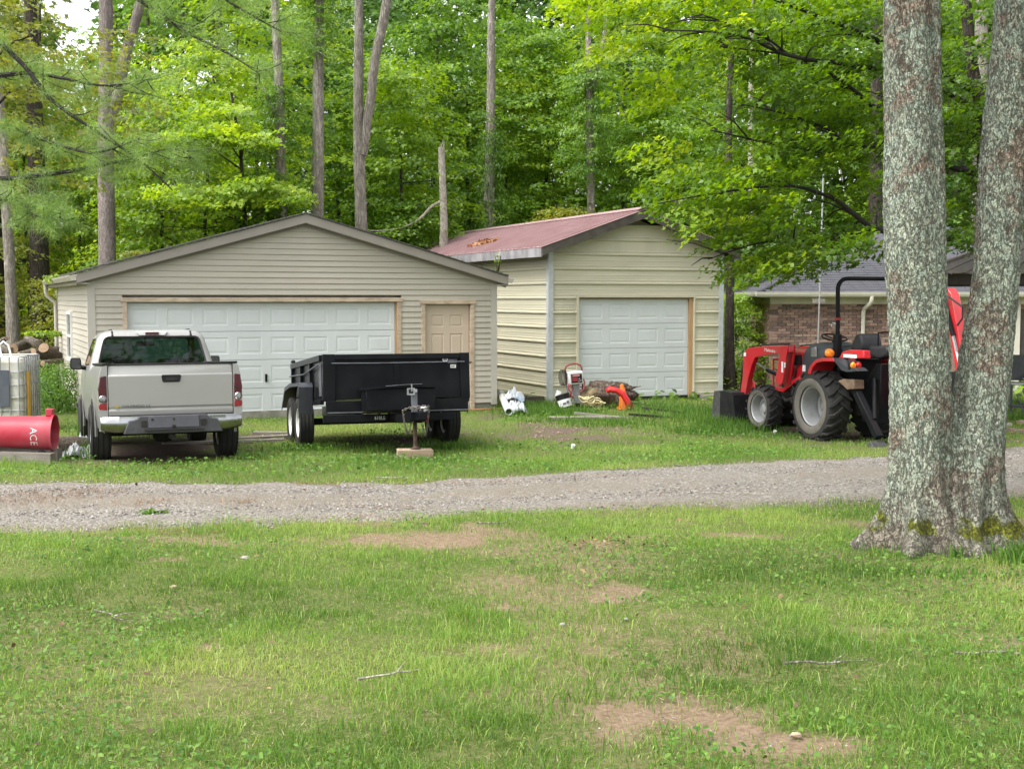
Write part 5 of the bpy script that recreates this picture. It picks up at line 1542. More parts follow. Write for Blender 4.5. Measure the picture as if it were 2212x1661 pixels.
cp = MB(); cp.lathe([(.0, .06), (.10, .06), (.11, .05), (.11, 0)], (-TW_/2, TD_/2, 1.18), 'z', 24); cp.build('fill_cap', pmat('cap_teal', (.05, .33, .27), (.04, .27, .22), 5), bto)
cg = MB(); r_ = .011
O_ = rounded([(-TW_, 0), (0, 0), (0, TD_), (-TW_, TD_)], .06, 4)
for z in (TZ0+.0, .36, .56, .76, .96, TZ1+.02):
    cg.tube([(x, y, z) for x, y in O_+O_[:1]], r_ if z < TZ1 else .014, 6, cap=False)
for k in range(9):
    x = -TW_+.06+(TW_-.12)*k/8
    for y in (-.012, TD_+.012): cg.tube([(x, y, TZ0), (x, y, TZ1+.02)], r_, 6)
for k in range(8):
    y = .06+(TD_-.12)*k/7
    for x in (.012, -TW_-.012): cg.tube([(x, y, TZ0), (x, y, TZ1+.02)], r_, 6)
cg.build('cage', M['cage'], ib, smooth=True)
yt = MB()
for y in (.16, .24): yt.tube([(.03, y, TZ0+.05), (.03, y, .96)], .02, 8)
yt.build('side_tube', M['yellow_tube'], ib, smooth=True)
MB().box(-.78, -.20, -.034, -.028, .42, .99).build('label_plate', M['label_slate'], ib)
pl_ = MB()
for y in (0, .43, .86): pl_.box(-TW_, 0, y, y+.14, 0, .09)
for k in range(7): pl_.box(-TW_+k*.18, -TW_+k*.18+.12, 0, TD_, .10, .13)
pl_.build('pallet', M['wood_grey'], ib)
tp = MB(); tp.tube([(-.42, .4, 1.19), (-.46, .42, 1.36), (-.40, .44, 1.42), (-.33, .46, 1.36), (-.30, .48, 1.20)], .016, 8)
tp.build('fill_hose', M['white_plastic'], ib, smooth=True)
# red plastic trash can on its side
M['red_plastic'] = pmat('red_plastic', (.38, .018, .04), (.42, .045, .07), 2.2, rough=.45, dirt=(.42, .17, .19), dscale=1.6, damt=.45)
RA_ = at(0, 926, 15.3)
ca_x, ca_y = at(122, 927, 15.25).x, 15.25
cz = .155+.345
can = thing('trash_can', 'faded red plastic trash can lying on its side on grey boards', 'trash can', (ca_x-.02, ca_y, .52), (0, R(2.0), R(6)))
cm = MB(); outer = [(.0, -1.02), (.15, -1.02), (.168, -1.0), (.172, -.9), (.176, -.89), (.188, -.46), (.192, -.45), (.194, -.22), (.198, -.21), (.205, -.03), (.222, -.025), (.224, 0), (.212, .002)]
inner = [(.200, -.03), (.166, -.98), (0, -.98)]
cm.lathe(outer+inner, (0, 0, 0), 'x', 40)
cmo = cm.build('can_body', M['red_plastic'], can, smooth=True, angle=30)
MB().box(-.10, -.02, -.05, .05, .20, .285).build('handle_lug', M['red_plastic'], can, bevel=.008)
for ch_, ph_ in (('A', -.20), ('C', .20), ('E', .60)):
    t_ = text_obj('lettering', ch_, .115, M['decal_white'], can, (0, 0, 0), (0, 0, 0), .001, sx=.95)
    X_ = Vector((0, math.sin(ph_), -math.cos(ph_))); Y_ = Vector((1, 0, 0)); Z_ = X_.cross(Y_)
    P_ = Z_*.1985+Vector((-.20, 0, 0))
    t_.matrix_local = Matrix(((X_.x, Y_.x, Z_.x, P_.x), (X_.y, Y_.y, Z_.y, P_.y), (X_.z, Y_.z, Z_.z, P_.z), (0, 0, 0, 1)))
axl = MB(); axl.cyl((-.10, -.12, -.235), (-.10, .14, -.235), .012, n=8)
axl.build('axle', M['steel'], can)
wm = MB(); wm.lathe([(.02, -.03), (.06, -.03), (.07, -.015), (.07, .015), (.06, .03), (.02, .03)], (-.12, -.14, -.26), 'y', 22)
wm.box(-.165, -.085, -.19, -.11, -.37, -.22)
wm.build('wheel_foot', M['black_plastic'], can)
bd_ = MB(); bd_.cbox((0, 0, .08), (2.2, .12, .16)); 
pz = thing('board', 'grey weathered board under the red trash can', 'board', (ca_x-1.05, ca_y-.16, gz(ca_x-1, ca_y)), (0, R(1), R(-6)))
bd_.build('plank', M['wood_grey'], pz)
pz = thing('board', 'second grey board lying behind the first under the red trash can', 'board', (ca_x-.95, ca_y+.14, gz(ca_x-1, ca_y)), (0, R(1), R(-9)))
MB().cbox((0, 0, .09), (2.0, .12, .18)).build('plank', M['wood_grey'], pz)
# crumpled sheeting and a cut stump between can and truck
M['tarp'] = pmat('tarp', (.36, .37, .39), (.22, .23, .25), 5, rough=.4, spec=.6)
M['stump_bark'] = bark_mat('stump_bark', (.20, .165, .13), (.05, .04, .032), (.25, .25, .22), .1, plate=(20, 20, 8))
M['cut_wood'] = pmat('cut_wood', (.30, .205, .135), (.22, .15, .095), 12, rough=.9, dirt=(.15, .1, .06), damt=.4)
def crumple(name, label, cat, x, y, z, sx, sy, h, mat, seed, nx_=22, ny_=18, rz=0):
    V = []; 
    for j in range(ny_):
        for i in range(nx_):
            u = i/(nx_-1)*2-1; v = j/(ny_-1)*2-1
            rr = max(0, 1-(u*u+v*v)*.8)
            q = abs(mnoise.noise(Vector((u*2.3+seed, v*2.3, seed))))+.6*abs(mnoise.noise(Vector((u*5+seed, v*5, 3))))
            V.append((u*sx*(1+.12*mnoise.noise(Vector((v*3, seed, 0)))), v*sy*(1+.12*mnoise.noise(Vector((u*3, 5, seed)))), h*(.15+rr**.6*(.35+q))))
    F_ = [(j*nx_+i, j*nx_+i+1, (j+1)*nx_+i+1, (j+1)*nx_+i) for j in range(ny_-1) for i in range(nx_-1)]
    o = MB().add(V, F_).build(name, mat, None, smooth=True, angle=25, solid=.004)
    o.location = (x, y, z); o.rotation_euler = (0, 0, rz)
    return tag(o, label, cat)
x, y = at(172, 965, 15.9).x, 15.9
crumple('plastic_sheet', 'crumpled grey plastic sheeting on the ground by the truck left rear wheel', 'plastic sheet', x, y, gz(x, y)-.01, .27, .3, .17, M['tarp'], 3.3)
x, y = at(182, 945, 16.5).x, 16.5
crumple('plastic_bag', 'pale translucent bag bunched against the truck left rear wheel', 'plastic bag', x, y, gz(x, y)-.01, .2, .25, .24, pmat('bag_pale', (.5, .54, .56), (.38, .42, .45), 7, rough=.3), 8.1)
def log(name, label, p0, p1, r0, r1, cat='log', group=None, seed=0, bark='stump_bark'):
    a, b_ = Vector(p0), Vector(p1)
    o = thing(name, label, cat, a, (0, 0, 0), group)
    pts = [(a.lerp(b_, k/6)-a) for k in range(7)]
    mb = MB(); n_ = 16
    mb.tube(pts, [r0+(r1-r0)*k/6 for k in range(7)], n_, cap=False)
    mb.v = [tuple(Vector(v)*1 + Vector((mnoise.noise(Vector(v)*6+Vector((seed, 0, 0))), mnoise.noise(Vector(v)*6+Vector((0, seed, 5))), mnoise.noise(Vector(v)*6+Vector((9, 0, seed)))))*r0*.16) for v in mb.v]
    rings = [mb.v[:n_], mb.v[-n_:]]
    mb.build('bark', M[bark], o, smooth=True)
    for rg in rings:
        c = sum((Vector(v) for v in rg), Vector())/n_
        e = MB().add([c]+[Vector(v) for v in rg], [(0, 1+k, 1+(k+1) % n_) for k in range(n_)])
        e.build('cut_end', M['cut_wood'], o)
    return o
sx_, sy_ = at(148, 945, 15.9).x, 15.8
log('log', 'short grey log lying beside the mouth of the red trash can', (sx_-.14, sy_-.05, gz(sx_, sy_)+.13), (sx_+.16, sy_+.25, gz(sx_, sy_)+.11), .13, .12, seed=2)
# wood pile left of the garage
WP = [(at(94, 751, 26.9), at(130, 775, 27.6), .105, .12, 'round-ended log with pale cut face towards the yard, right end of the wood pile'), (at(58, 731, 28), at(92, 748, 27.6), .085, .10, 'thin tan log lying across the top of the wood pile'),
      (at(30, 752, 27.6), at(64, 740, 28.2), .10, .11, 'dark log with hollow end in the middle of the wood pile'), (at(70, 762, 27.3), at(112, 770, 27.8), .10, .10, 'log at the bottom of the wood pile behind the tote'), (at(92, 784, 26.6), at(136, 779, 27.2), .06, .06, 'long flat log lying in front of the wood pile by the bush'),
      (at(0, 748, 28), at(26, 760, 27.6), .10, .10, 'log lying low at the left end of the wood pile'), (at(104, 762, 28.2), at(132, 752, 28.6), .09, .09, 'grey log leaning near the back corner of the garage'), (at(-14, 745, 28), at(14, 730, 27.8), .06, .05, 'angled branch log sticking up at the left frame edge'), (at(40, 768, 27.2), at(80, 760, 27.5), .09, .09, 'brown log seen just over the top of the tote')]
for i, (a, b_, r0, r1, lab) in enumerate(WP): log('log', lab, a, b_, r0, r1, seed=i*3.1, group='logs in the wood pile')
# grey planks on the ground between truck and trailer
for i, (vx, vy, ln, rz, lab) in enumerate([(560, 948, 1.1, 28, 'weathered plank on the ground left of the trailer wheels'), (548, 956, .9, 24, 'grey board lying in front of the plank left of the trailer wheels'), (596, 938, .7, -6, 'short pale board near the trailer rear left wheel'), (452, 958, 1.3, 20, 'long thin board under the truck')]):
    o = place('plank', lab, 'plank', vx, vy, rz); MB().cbox((0, 0, .025), (ln, .13, .035)).build('board', M['wood_grey'], o)
# PVC pipe and bags by the garage corner
M['pvc'] = pmat('pvc', (.55, .55, .53), (.48, .48, .46), 5, rough=.4)
p0, p1 = at(1083, 852, 24.9), at(1099, 894, 23.2)
pp = thing('drain_pipe', 'white plastic pipe leaning against the ground by the garage corner', 'pipe', p1)
d_ = Vector(p0)-Vector(p1); q_ = MB(); q_.tube([(0, 0, .04), tuple(d_)], .065, 16, cap=False); q_.tube([tuple(d_*.96), tuple(d_*1.04)], .075, 16, cap=False); q_.build('pipe', M['pvc'], pp, smooth=True, solid=.008)
x, y = at(1113, 893, 23.6).x, 23.6
crumple('plastic_bag', 'white plastic bag lying next to the white pipe', 'plastic bag', x, y, gz(x, y), .20, .22, .24, pmat('bag_white', (.42, .44, .46), (.33, .36, .40), 6, rough=.4), 1.2, rz=.4)
x, y = at(1108, 872, 24.6).x, 24.6
crumple('plastic_bag', 'upper white bag with blue print slumped behind the pipe', 'plastic bag', x, y, gz(x, y)+.14, .22, .14, .22, pmat('bag_blue', (.42, .45, .48), (.18, .27, .42), 4, lo=.56, hi=.66, rough=.4), 5.2)
o = place('wood_scrap', 'brown scrap board lying behind the white bags at the shed wall', 'board', 1130, 872, 30); MB().cbox((0, 0, .07), (.9, .2, .14)).build('board', M['stump_bark'], o)
hs2 = MB(); hx, hy = gp(1045, 884); hs2.tube([(hx-.5, hy-.1, gz(hx, hy)+.02), (hx-.2, hy-.25, gz(hx, hy)+.02), (hx+.15, hy-.2, gz(hx, hy)+.03), (hx+.45, hy+.05, gz(hx, hy)+.02)], .012, 6)
tag(hs2.build('garden_hose', pmat('hose_orange', (.42, .17, .08), None, 5), smooth=True), 'thin orange hose curving around the garage corner', 'hose')
# root stump with clutter before the shed door
D0 = 25.2
sc = at(1302, 868, D0); sg = gz(sc.x, D0)
def blob(mb, c, r, seed, nu=26, nv=16, amp=.25):
    vs = []
    for j in range(nv+1):
        th = math.pi*j/nv
        for i in range(nu):
            ph_ = 2*math.pi*i/nu
            d = Vector((math.sin(th)*math.cos(ph_), math.sin(th)*math.sin(ph_), math.cos(th)))
            k = 1+amp*mnoise.noise(d*1.7+Vector((seed, 0, 0)))+amp*.7*abs(mnoise.noise(d*4+Vector((0, seed, 0))))+amp*.3*mnoise.noise(d*11)
            vs.append((c[0]+d.x*r[0]*k, c[1]+d.y*r[1]*k, c[2]+d.z*r[2]*k))
    fs = [(j*nu+i, j*nu+(i+1) % nu, (j+1)*nu+(i+1) % nu, (j+1)*nu+i) for j in range(nv) for i in range(nu)]
    mb.add(vs, fs)
M['root_wood'] = bark_mat('root_wood', (.25, .195, .155), (.07, .05, .04), (.22, .2, .14), .2, lscale=6, plate=(12, 12, 12), bstr=.9)
M['earth_clod'] = pmat('earth_clod', (.20, .155, .085), (.11, .085, .05), 14, rough=.95, bump=.8, bscale=30)
stp = thing('tree_stump', 'uprooted stump with earthy roots lying before the shed door', 'stump', (sc.x, D0, sg))
mb = MB(); blob(mb, (.12, .1, .26), (.48, .3, .26), 2.0, 40, 24, .32); mb.build('root_plate', M['root_wood'], stp, smooth=True, angle=180)
mb = MB(); blob(mb, (-.26, -.05, .17), (.28, .25, .24), 6.0, 30, 20, .3); mb.build('earth_clod', M['earth_clod'], stp, smooth=True, angle=180)
rt = MB()
for k in range(9):
    a = random.uniform(0, 6.28); z0 = random.uniform(.2, .42); p = Vector((.05+.3*math.cos(a), .05+.2*math.sin(a), z0)); pts = [p]
    d = Vector((math.cos(a), math.sin(a)-.3, .25))
    for j in range(4): p = p+d*.09+Vector((random.uniform(-.03, .03), random.uniform(-.03, .03), random.uniform(-.05, .02))); pts.append(p)
    rt.tube(pts, [.035, .03, .022, .015, .008], 7)
rt.build('roots', M['root_wood'], stp, smooth=True)
# traffic cone
M['cone_orange'] = pmat('cone_orange', (.78, .16, .02), (.7, .12, .015), 8, rough=.5)
cpt = at(1349, 886, 24.7); cz_ = gz(cpt.x, 24.7)
cn_ = thing('traffic_cone', 'small orange traffic cone leaning in front of the stump', 'traffic cone', (cpt.x, 24.7, cz_+.02), (R(4), R(-7), 0))
mb = MB(); mb.lathe([(.115, .02), (.105, .04), (.035, .46), (.028, .47), (0, .47)], (0, 0, 0), 'z', 24); mb.build('cone_body', M['cone_orange'], cn_, smooth=True)
mb = MB(); mb.cbox((0, 0, .012), (.28, .28, .024)); mb.build('cone_base', M['cone_orange'], cn_, bevel=.01)
# red plastic chute leaning on the cone
M['chute_red'] = pmat('chute_red', (.55, .02, .02), (.46, .018, .02), 5, rough=.4)
cht = thing('discharge_chute', 'bright red curved plastic chute leaning against the orange cone', 'chute', (cpt.x, 24.52, cz_))
mb = MB(); path = [(-.36, .36), (-.30, .40), (-.16, .38), (-.04, .30), (.05, .16), (.10, .02)]
A, B_, C_, D_ = [], [], [], []
for k, (u, v) in enumerate(path):
    q0 = path[max(0, k-1)]; q1 = path[min(len(path)-1, k+1)]; nr = Vector((-(q1[1]-q0[1]), q1[0]-q0[0])).normalized(); hw = .05+.012*k/5
    A.append((u+nr.x*hw, -.0, v+nr.y*hw)); B_.append((u, -.05, v)); C_.append((u-nr.x*hw, 0, v-nr.y*hw))
mb.bridge(A, B_, False); mb.bridge(B_, C_, False)
mb.build('chute', M['chute_red'], cht, smooth=True, solid=.008, angle=60)
# tow strap heap
M['strap'] = pmat('strap', (.66, .60, .33), (.5, .44, .24), 8, rough=.85, dirt=(.25, .2, .12), damt=.4)
st_ = at(1282, 896, 24.3); sz_ = gz(st_.x, 24.3)
stv = thing('tow_strap', 'heap of folded yellow webbing strap on the boards by the cone', 'strap', (st_.x, 24.3, sz_))
mb = MB()
for k in range(9):
    x0 = random.uniform(-.24, .16); y0 = random.uniform(-.12, .12); L0 = random.uniform(.16, .3); a = random.uniform(-.5, .5); z0 = .03+.018*k; w_ = .03
    A, B_ = [], []
    for j in range(13):
        t_ = j/12*2*math.pi*.9
        u = L0*.5*math.cos(t_); v = .045*math.sin(t_)+.03*math.sin(2*t_+k)
        xx, zz = u*math.cos(a)-v*math.sin(a), abs(u*math.sin(a))*.5+v+.05
        A.append((x0+xx, y0-w_, z0+zz)); B_.append((x0+xx, y0+w_, z0+zz+.01))
    mb.bridge(A, B_, False)
mb.build('webbing', M['strap'], stv, smooth=True, solid=.004)
o = place('board', 'dark wet board under the yellow strap heap', 'board', 1262, 906, 4); MB().cbox((0, 0, .03), (1.25, .22, .05)).build('plank', M['wood_grey'], o)
for vx, vy, ln, rz, lab in [(1400, 880, .9, 6, 'flat board lying at the shed door sill'), (1432, 893, .8, -22, 'black bar lying in the weeds right of the cone'), (1402, 905, .75, 8, 'dark strip half hidden in grass below the black bar'), (1300, 905, 1.0, -10, 'mossy lath in the weeds below the strap heap')]:
    o = place('scrap_bar', lab, 'scrap bar', vx, vy, rz); MB().cbox((0, 0, .06), (ln, .05, .04), Matrix.Rotation(R(5), 4, 'Y')).build('bar', M['under'] if 'black' in lab or 'dark' in lab else M['wood_grey'], o)
# battery charger on a wheeled cart
M['charger_white'] = pmat('charger_white', (.66, .66, .64), (.56, .56, .54), 6, rough=.5)
M['charger_red'] = pmat('charger_red', (.26, .03, .035), (.2, .02, .03), 8, rough=.5)
cc = at(1246, 866, 25.0)
cg_ = gz(cc.x, 25.0)
bc = thing('battery_charger', 'white wheeled battery charger with red handle and cables, by the shed door', 'battery charger', (cc.x, 25.0, cg_), (R(0), R(-4), R(12)))
MB().box(-.145, .145, -.10, .10, .46, .71).build('case', M['charger_white'], bc, bevel=.02)
MB().box(-.10, .115, -.106, -.1005, .49, .66).build('front_panel', M['black_plastic'], bc)
MB().box(-.07, .07, -.110, -.1065, .615, .645).build('panel_label', pmat('label_pink', (.55, .22, .24), None, 5), bc)
MB().box(-.08, .03, -.110, -.1065, .52, .60).build('panel_label', M['charger_red'], bc)
for x, z in ((.06, .56), (.085, .53), (.05, .515)): MB().lathe([(0, -.122), (.014, -.12), (.016, -.107)], (x, 0, z), 'y', 10).build('knob', M['decal_grey'], bc)
mb = MB(); pts = [(-.16, .06, .45), (-.165, .06, .72)]
for k in range(7):
    a = math.pi-math.pi*k/6; pts.append((.165*math.cos(a), .06, .76+.09*math.sin(a)))
pts += [(.165, .06, .45), (.13, .06, .12)]
mb.tube(pts, .016, 8); mb.build('cart_handle', M['charger_red'], bc, smooth=True)
mb = MB(); mb.tube([(-.16, .06, .46), (-.13, .06, .12)], .014, 8); mb.box(-.06, .07, -.05, .05, .1, .46); mb.box(-.17, .17, -.06, .09, .09, .11); mb.tube([(-.17, .09, .09), (.17, .09, .09)], .01, 6)
mb.build('cart_frame', M['decal_grey'], bc)
for x in (-.17, .17): MB().lathe([(.0, -.02), (.06, -.02), (.08, -.012), (.08, .012), (.06, .02), (0, .02)], (x, .09, .09), 'x', 18).build('cart_wheel', M['rubber'], bc)
mb = MB()
for k in range(5):
    pts = [(-.20-.012*k+.05*math.cos(t_), .0+.02*k, .60+.15*math.sin(t_)) for t_ in [2*math.pi*j/20 for j in range(21)]]
    mb.tube(pts, .0055, 5, cap=False)
mb.build('cable_coil', M['rubber'], bc, smooth=True)
mb = MB(); mb.tube([(-.15, -.08, .47), (-.17, -.12, .38), (-.12, -.12, .30), (-.15, -.1, .22)], .014, 6); mb.tube([(-.12, -.09, .46), (-.10, -.12, .36), (-.16, -.13, .28), (-.08, -.12, .2)], .014, 6); mb.tube([(.14, 0, .6), (.18, -.05, .48), (.14, -.1, .36), (.05, -.12, .3)], .014, 6)
mb.build('clamp_leads', M['charger_red'], bc, smooth=True)
# bucket with white label
bk_ = at(1223, 886, 24.5); bg_ = gz(bk_.x, 24.5)
bu_ = thing('bucket', 'black bucket with white label tipped in the weeds below the charger', 'bucket', (bk_.x, 24.5, bg_+.02), (R(-12), R(-14), R(10)))
mb = MB(); mb.lathe([(0, 0), (.115, 0), (.135, .26), (.145, .26), (.145, .28), (.13, .28), (.108, .02), (0, .02)], (0, 0, 0), 'z', 28); mb.build('bucket_body', M['black_plastic'], bu_, smooth=True, angle=30)
mb = MB(); A = [(.1235*math.cos(t_), .1235*math.sin(t_), .03) for t_ in [math.pi*1.1+math.pi*.85*k/12 for k in range(13)]]; B_ = [(x*1.13, y*1.13, .175) for x, y, z in A]; mb.bridge(A, B_, False); mb.build('bucket_label', M['decal_white'], bu_, smooth=True)
for (x, y, w_, h_) in ((-.03, -.133, .07, .03), (.04, -.132, .05, .05)): MB().box(x-w_/2, x+w_/2, y-.006, y-.003, .08, .08+h_).build('label_print', M['label_slate'], bu_)
mb = MB(); mb.tube([(.145*math.cos(t_), -.02, .27+.14*math.sin(t_)) for t_ in [math.pi*k/12 for k in range(13)]], .005, 5); mb.build('bail', M['steel'], bu_)
x, y = at(1205, 868, 24.7).x, 24.7
mb = MB().cbox((0, 0, 0), (.09, .02, .15)); o = mb.build('paint_can_lid', M['decal_white'], None, bevel=.004); o.location = (x, y, gz(x, y)+.27); o.rotation_euler = (0, R(20), 0)
MB().cyl((0, .02, -.29), (0, .02, .06), .008, n=6).build('stake', M['wood_grey'], o)
tag(o, 'small white tag on a stake at the left of the black bucket', 'tag')
# wheelbarrow-like grill at the right edge
g_x, g_y = 9.98, 24.2
M['grill_dark'] = pmat('grill_dark', (.035, .04, .042), (.06, .065, .066), 6, rough=.6)
gr = thing('utility_cart', 'dark utility cart with flat shelf at the right edge beyond the trunk', 'cart', (g_x-.35, g_y, gz(g_x, g_y)), (0, 0, R(-8)))
MB().box(-.4, .9, 0, .03, .62, 1.10).build('back_board', M['grill_dark'], gr)
MB().box(-.4, .9, -.42, -.01, .56, .60).build('shelf', M['cage'], gr, bevel=.008)
mb = MB()
for x in (-.36, .86):
    for y in (-.38, -.05): mb.box(x-.02, x+.02, y-.02, y+.02, .0, .56)
mb.box(-.36, .86, -.40, -.03, .14, .17); mb.build('cart_frame', M['grill_dark'], gr)
crumple('paper_sack', 'crumpled pale sack lying on the cart shelf', 'sack', g_x-.33, g_y-.2, gz(g_x, g_y)+.60, .16, .14, .15, pmat('sack', (.6, .57, .5), (.45, .42, .36), 6, rough=.8), 4.4)
mb = MB()
for k in range(10): mb.tube([(g_x-.6+random.uniform(-.1, .5), g_y-.5+random.uniform(-.1, .1), gz(g_x, g_y)+.02), (g_x-.5+random.uniform(-.2, .4), g_y-.35, gz(g_x, g_y)+random.uniform(.2, .5))], .012, 5)
tag(mb.build('bent_rods', M['grill_dark'], smooth=True), 'tangle of dark bent rods under the utility cart', 'scrap')
# loose bricks by the drive at right
for i, (vx, vy, rz, lab) in enumerate([(2172, 921, 10, 'pale half brick lying left in the brick scatter at the right edge'), (2180, 932, -15, 'red brick on the ground below the pale half brick'), (2198, 935, 25, 'dark red brick at the right end of the brick scatter'), (2207, 915, 40, 'orange brick fragment nearest the cart')]):
    o = place('brick', lab, 'brick', vx, vy, rz, 'loose bricks by the driveway')
    MB().cbox((0, 0, .03), (.2, .095, .06)).build('clay_block', M['mortar'] if i == 0 else M['brick'], o, bevel=.006)
# television antenna on a mast by the house eave
M['mast'] = pmat('mast', (.42, .43, .43), (.34, .345, .35), 8, rough=.4, metal=.5)
ax, ay = at(1775, 700, 31.3).x, 31.3
ag = gz(ax, ay)
at_z = at(1775, 287, 31.3).z
an = thing('tv_antenna', 'tall white television antenna mast at the house eave, half hidden in leaves', 'antenna', (ax, ay, ag))
MB().tube([(-.10, 0, 0), (0, 0, at_z-ag+.2)], .02, 10).build('mast', M['mast'], an, smooth=True)
mb = MB(); zt = at_z-ag
mb.tube([(-1.3, 0, zt), (1.0, .2, zt+.03)], .022, 6); mb.tube([(-.2, 0, zt), (.9, .9, zt+.03)], .016, 6); mb.build('boom', M['mast'], an)
for k in range(8):
    x = -1.1+.28*k; l_ = .35+.06*k
    MB().tube([(x, -l_, zt+.02), (x, l_*1.0, zt+.02)], .012, 5).build('element', M['mast'], an)
for sgn in (-1, 1): MB().tube([(.2, .02, zt), (.42+.1*sgn, sgn*.3, zt-1.1)], .016, 5).build('element', M['mast'], an)
MB().cbox((-.02, .25, HE-.08-ag+HB), (.3, .06, .10)).build('mast_bracket', M['wood_grey'], an)
# ------------------------------------------------------------------ trees and foliage
M['leaf_green'] = leaf_mat('leaf_green', (.042, .092, .016), (.118, .235, .030), (.27, .40, .058), trans=.52)
M['leaf_bright'] = leaf_mat('leaf_bright', (.075, .145, .018), (.195, .325, .032), (.40, .50, .065), trans=.52)
M['leaf_yellow'] = leaf_mat('leaf_yellow', (.08, .12, .02), (.21, .24, .035), (.42, .38, .05), trans=.48)
M['leaf_deep'] = leaf_mat('leaf_deep', (.040, .092, .024), (.10, .20, .042), (.21, .34, .078), trans=.5)
M['leaf_maple'] = leaf_mat('leaf_maple', (.042, .098, .012), (.145, .265, .024), (.40, .50, .055), trans=.52, objvar=0)
M['needles'] = leaf_mat('needles', (.09, .165, .04), (.19, .31, .075), (.33, .45, .12), trans=.35)
M['bark_grey'] = bark_mat('bark_grey', (.43, .39, .335), (.16, .137, .113), (.46, .44, .385), .25, lscale=2.5, plate=(16, 16, 2.4), bstr=.8)
M['bark_brown'] = bark_mat('bark_brown', (.37, .315, .29), (.125, .105, .095), (.40, .36, .33), .25, lscale=2.5, plate=(22, 22, 5), bstr=.7)
M['bark_dark'] = bark_mat('bark_dark', (.10, .082, .066), (.028, .023, .02), (.16, .16, .13), .25, lscale=3, plate=(18, 18, 3), bstr=.8)
M['bark_pale'] = bark_mat('bark_pale', (.48, .445, .38), (.20, .17, .13), (.45, .47, .40), .4, lscale=3, plate=(10, 10, 6), bstr=.4)
M['bark_black'] = pmat('bark_black', (.014, .012, .010), (.026, .023, .019), 8, rough=.9)

LV = np.array([(0, -.42), (.50, .02), (.19, .14), (0, .60), (-.19, .14), (-.50, .02)])
LW = np.array([0, .10, .02, -.10, .02, .10])
OV_ = np.array([(0, -.48), (.30, -.12), (.24, .22), (0, .52), (-.24, .22), (-.30, -.12)])
def leaves(P, Nn, D, size, rnd, name, shape=None):
    """one mesh of lobed leaves: positions, normals, tip directions, sizes"""
    P = np.asarray(P); Nn = np.asarray(Nn); D = np.asarray(D)
    Nn = Nn/np.linalg.norm(Nn, axis=1, keepdims=True)
    D = D-Nn*np.sum(D*Nn, 1, keepdims=True); D = D/(np.linalg.norm(D, axis=1, keepdims=True)+1e-9)
    Sd = np.cross(D, Nn)
    k = len(P)
    LV = globals()['LV'] if shape is None else shape
    V = P[:, None, :] + size[:, None, None]*(LV[None, :, 0, None]*Sd[:, None, :] + LV[None, :, 1, None]*D[:, None, :] + LW[None, :, None]*Nn[:, None, :])
    V = V.reshape(-1, 3)
    b_ = np.arange(k)*6
    q = np.stack([b_, b_+2, b_+3, b_+4], 1)
    t1 = np.stack([b_, b_+1, b_+2], 1); t2 = np.stack([b_, b_+4, b_+5], 1)
    return np_mesh(name, V, quads=q, tris=np.concatenate([t1, t2]), fattr={'rnd': np.concatenate([rnd, rnd, rnd])})
def sprays(C, O, n, Ls, Ws, r, droop=.35, jit=.06, up=1.0, tone=None, sz=(.10, .15)):
    """leaves in flattened fans: centre C, outward O, n leaves each"""
    k = len(C)
    C = np.repeat(C, n, 0); O = np.repeat(O, n, 0)
    Ls = np.repeat(Ls, n); Ws = np.repeat(Ws, n)
    a = r.uniform(-1, 1, k*n); b_ = r.uniform(-1, 1, k*n)*np.sqrt(np.clip(1-a*a, 0, 1))
    Pp = np.stack([-O[:, 1], O[:, 0], np.zeros(k*n)], 1)
    z = -droop*Ls*(a*.5+.5)**2 + r.normal(0, jit, k*n)
    P = C + O*(a*Ls)[:, None] + Pp*(b_*Ws)[:, None]; P[:, 2] += z
    Nn = np.stack([np.zeros(k*n), np.zeros(k*n), np.full(k*n, up)], 1) + O*.45 + r.normal(0, .42, (k*n, 3))
    D = O*1.0 + Pp*(b_*.8)[:, None] + r.normal(0, .35, (k*n, 3)); D[:, 2] -= .45
    t = np.repeat(r.uniform(0, 1, k) if tone is None else tone, n)
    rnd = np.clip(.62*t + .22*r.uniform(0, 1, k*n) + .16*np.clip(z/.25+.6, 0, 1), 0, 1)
    return P, Nn, D, r.uniform(sz[0], sz[1], k*n), rnd
def crown_mesh(name, h, rad, ns, nl, seed, prof='round', base=.0, sz=(.10, .16), L0=(.5, .95)):
    r = np.random.default_rng(seed)
    t = r.uniform(0, 1, ns)
    if prof == 'round': R_ = np.sin(np.pi*np.clip(t*.86+.12, 0, 1))**.7
    elif prof == 'under': R_ = np.clip(1-.55*t, 0, 1)*np.clip(.5+t*4, 0, 1)
    else: R_ = np.clip(1-t, .08, 1)
    ang = r.uniform(0, 2*np.pi, ns)
    # clumped: sprays gather on a dozen limbs
    nb = 15
    la = r.uniform(0, 2*np.pi, nb); li = r.integers(0, nb, ns)
    ang = np.where(r.random(ns) < .6, la[li]+r.normal(0, .28, ns), ang)
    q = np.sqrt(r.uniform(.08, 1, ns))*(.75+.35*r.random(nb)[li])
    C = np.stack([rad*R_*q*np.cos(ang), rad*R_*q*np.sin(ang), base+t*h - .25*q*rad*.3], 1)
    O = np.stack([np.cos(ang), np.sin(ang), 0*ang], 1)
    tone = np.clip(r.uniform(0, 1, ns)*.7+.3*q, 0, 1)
    return leaves(*sprays(C, O, nl, r.uniform(*L0, ns), r.uniform(.3, .62, ns), r, tone=tone, sz=sz), name)
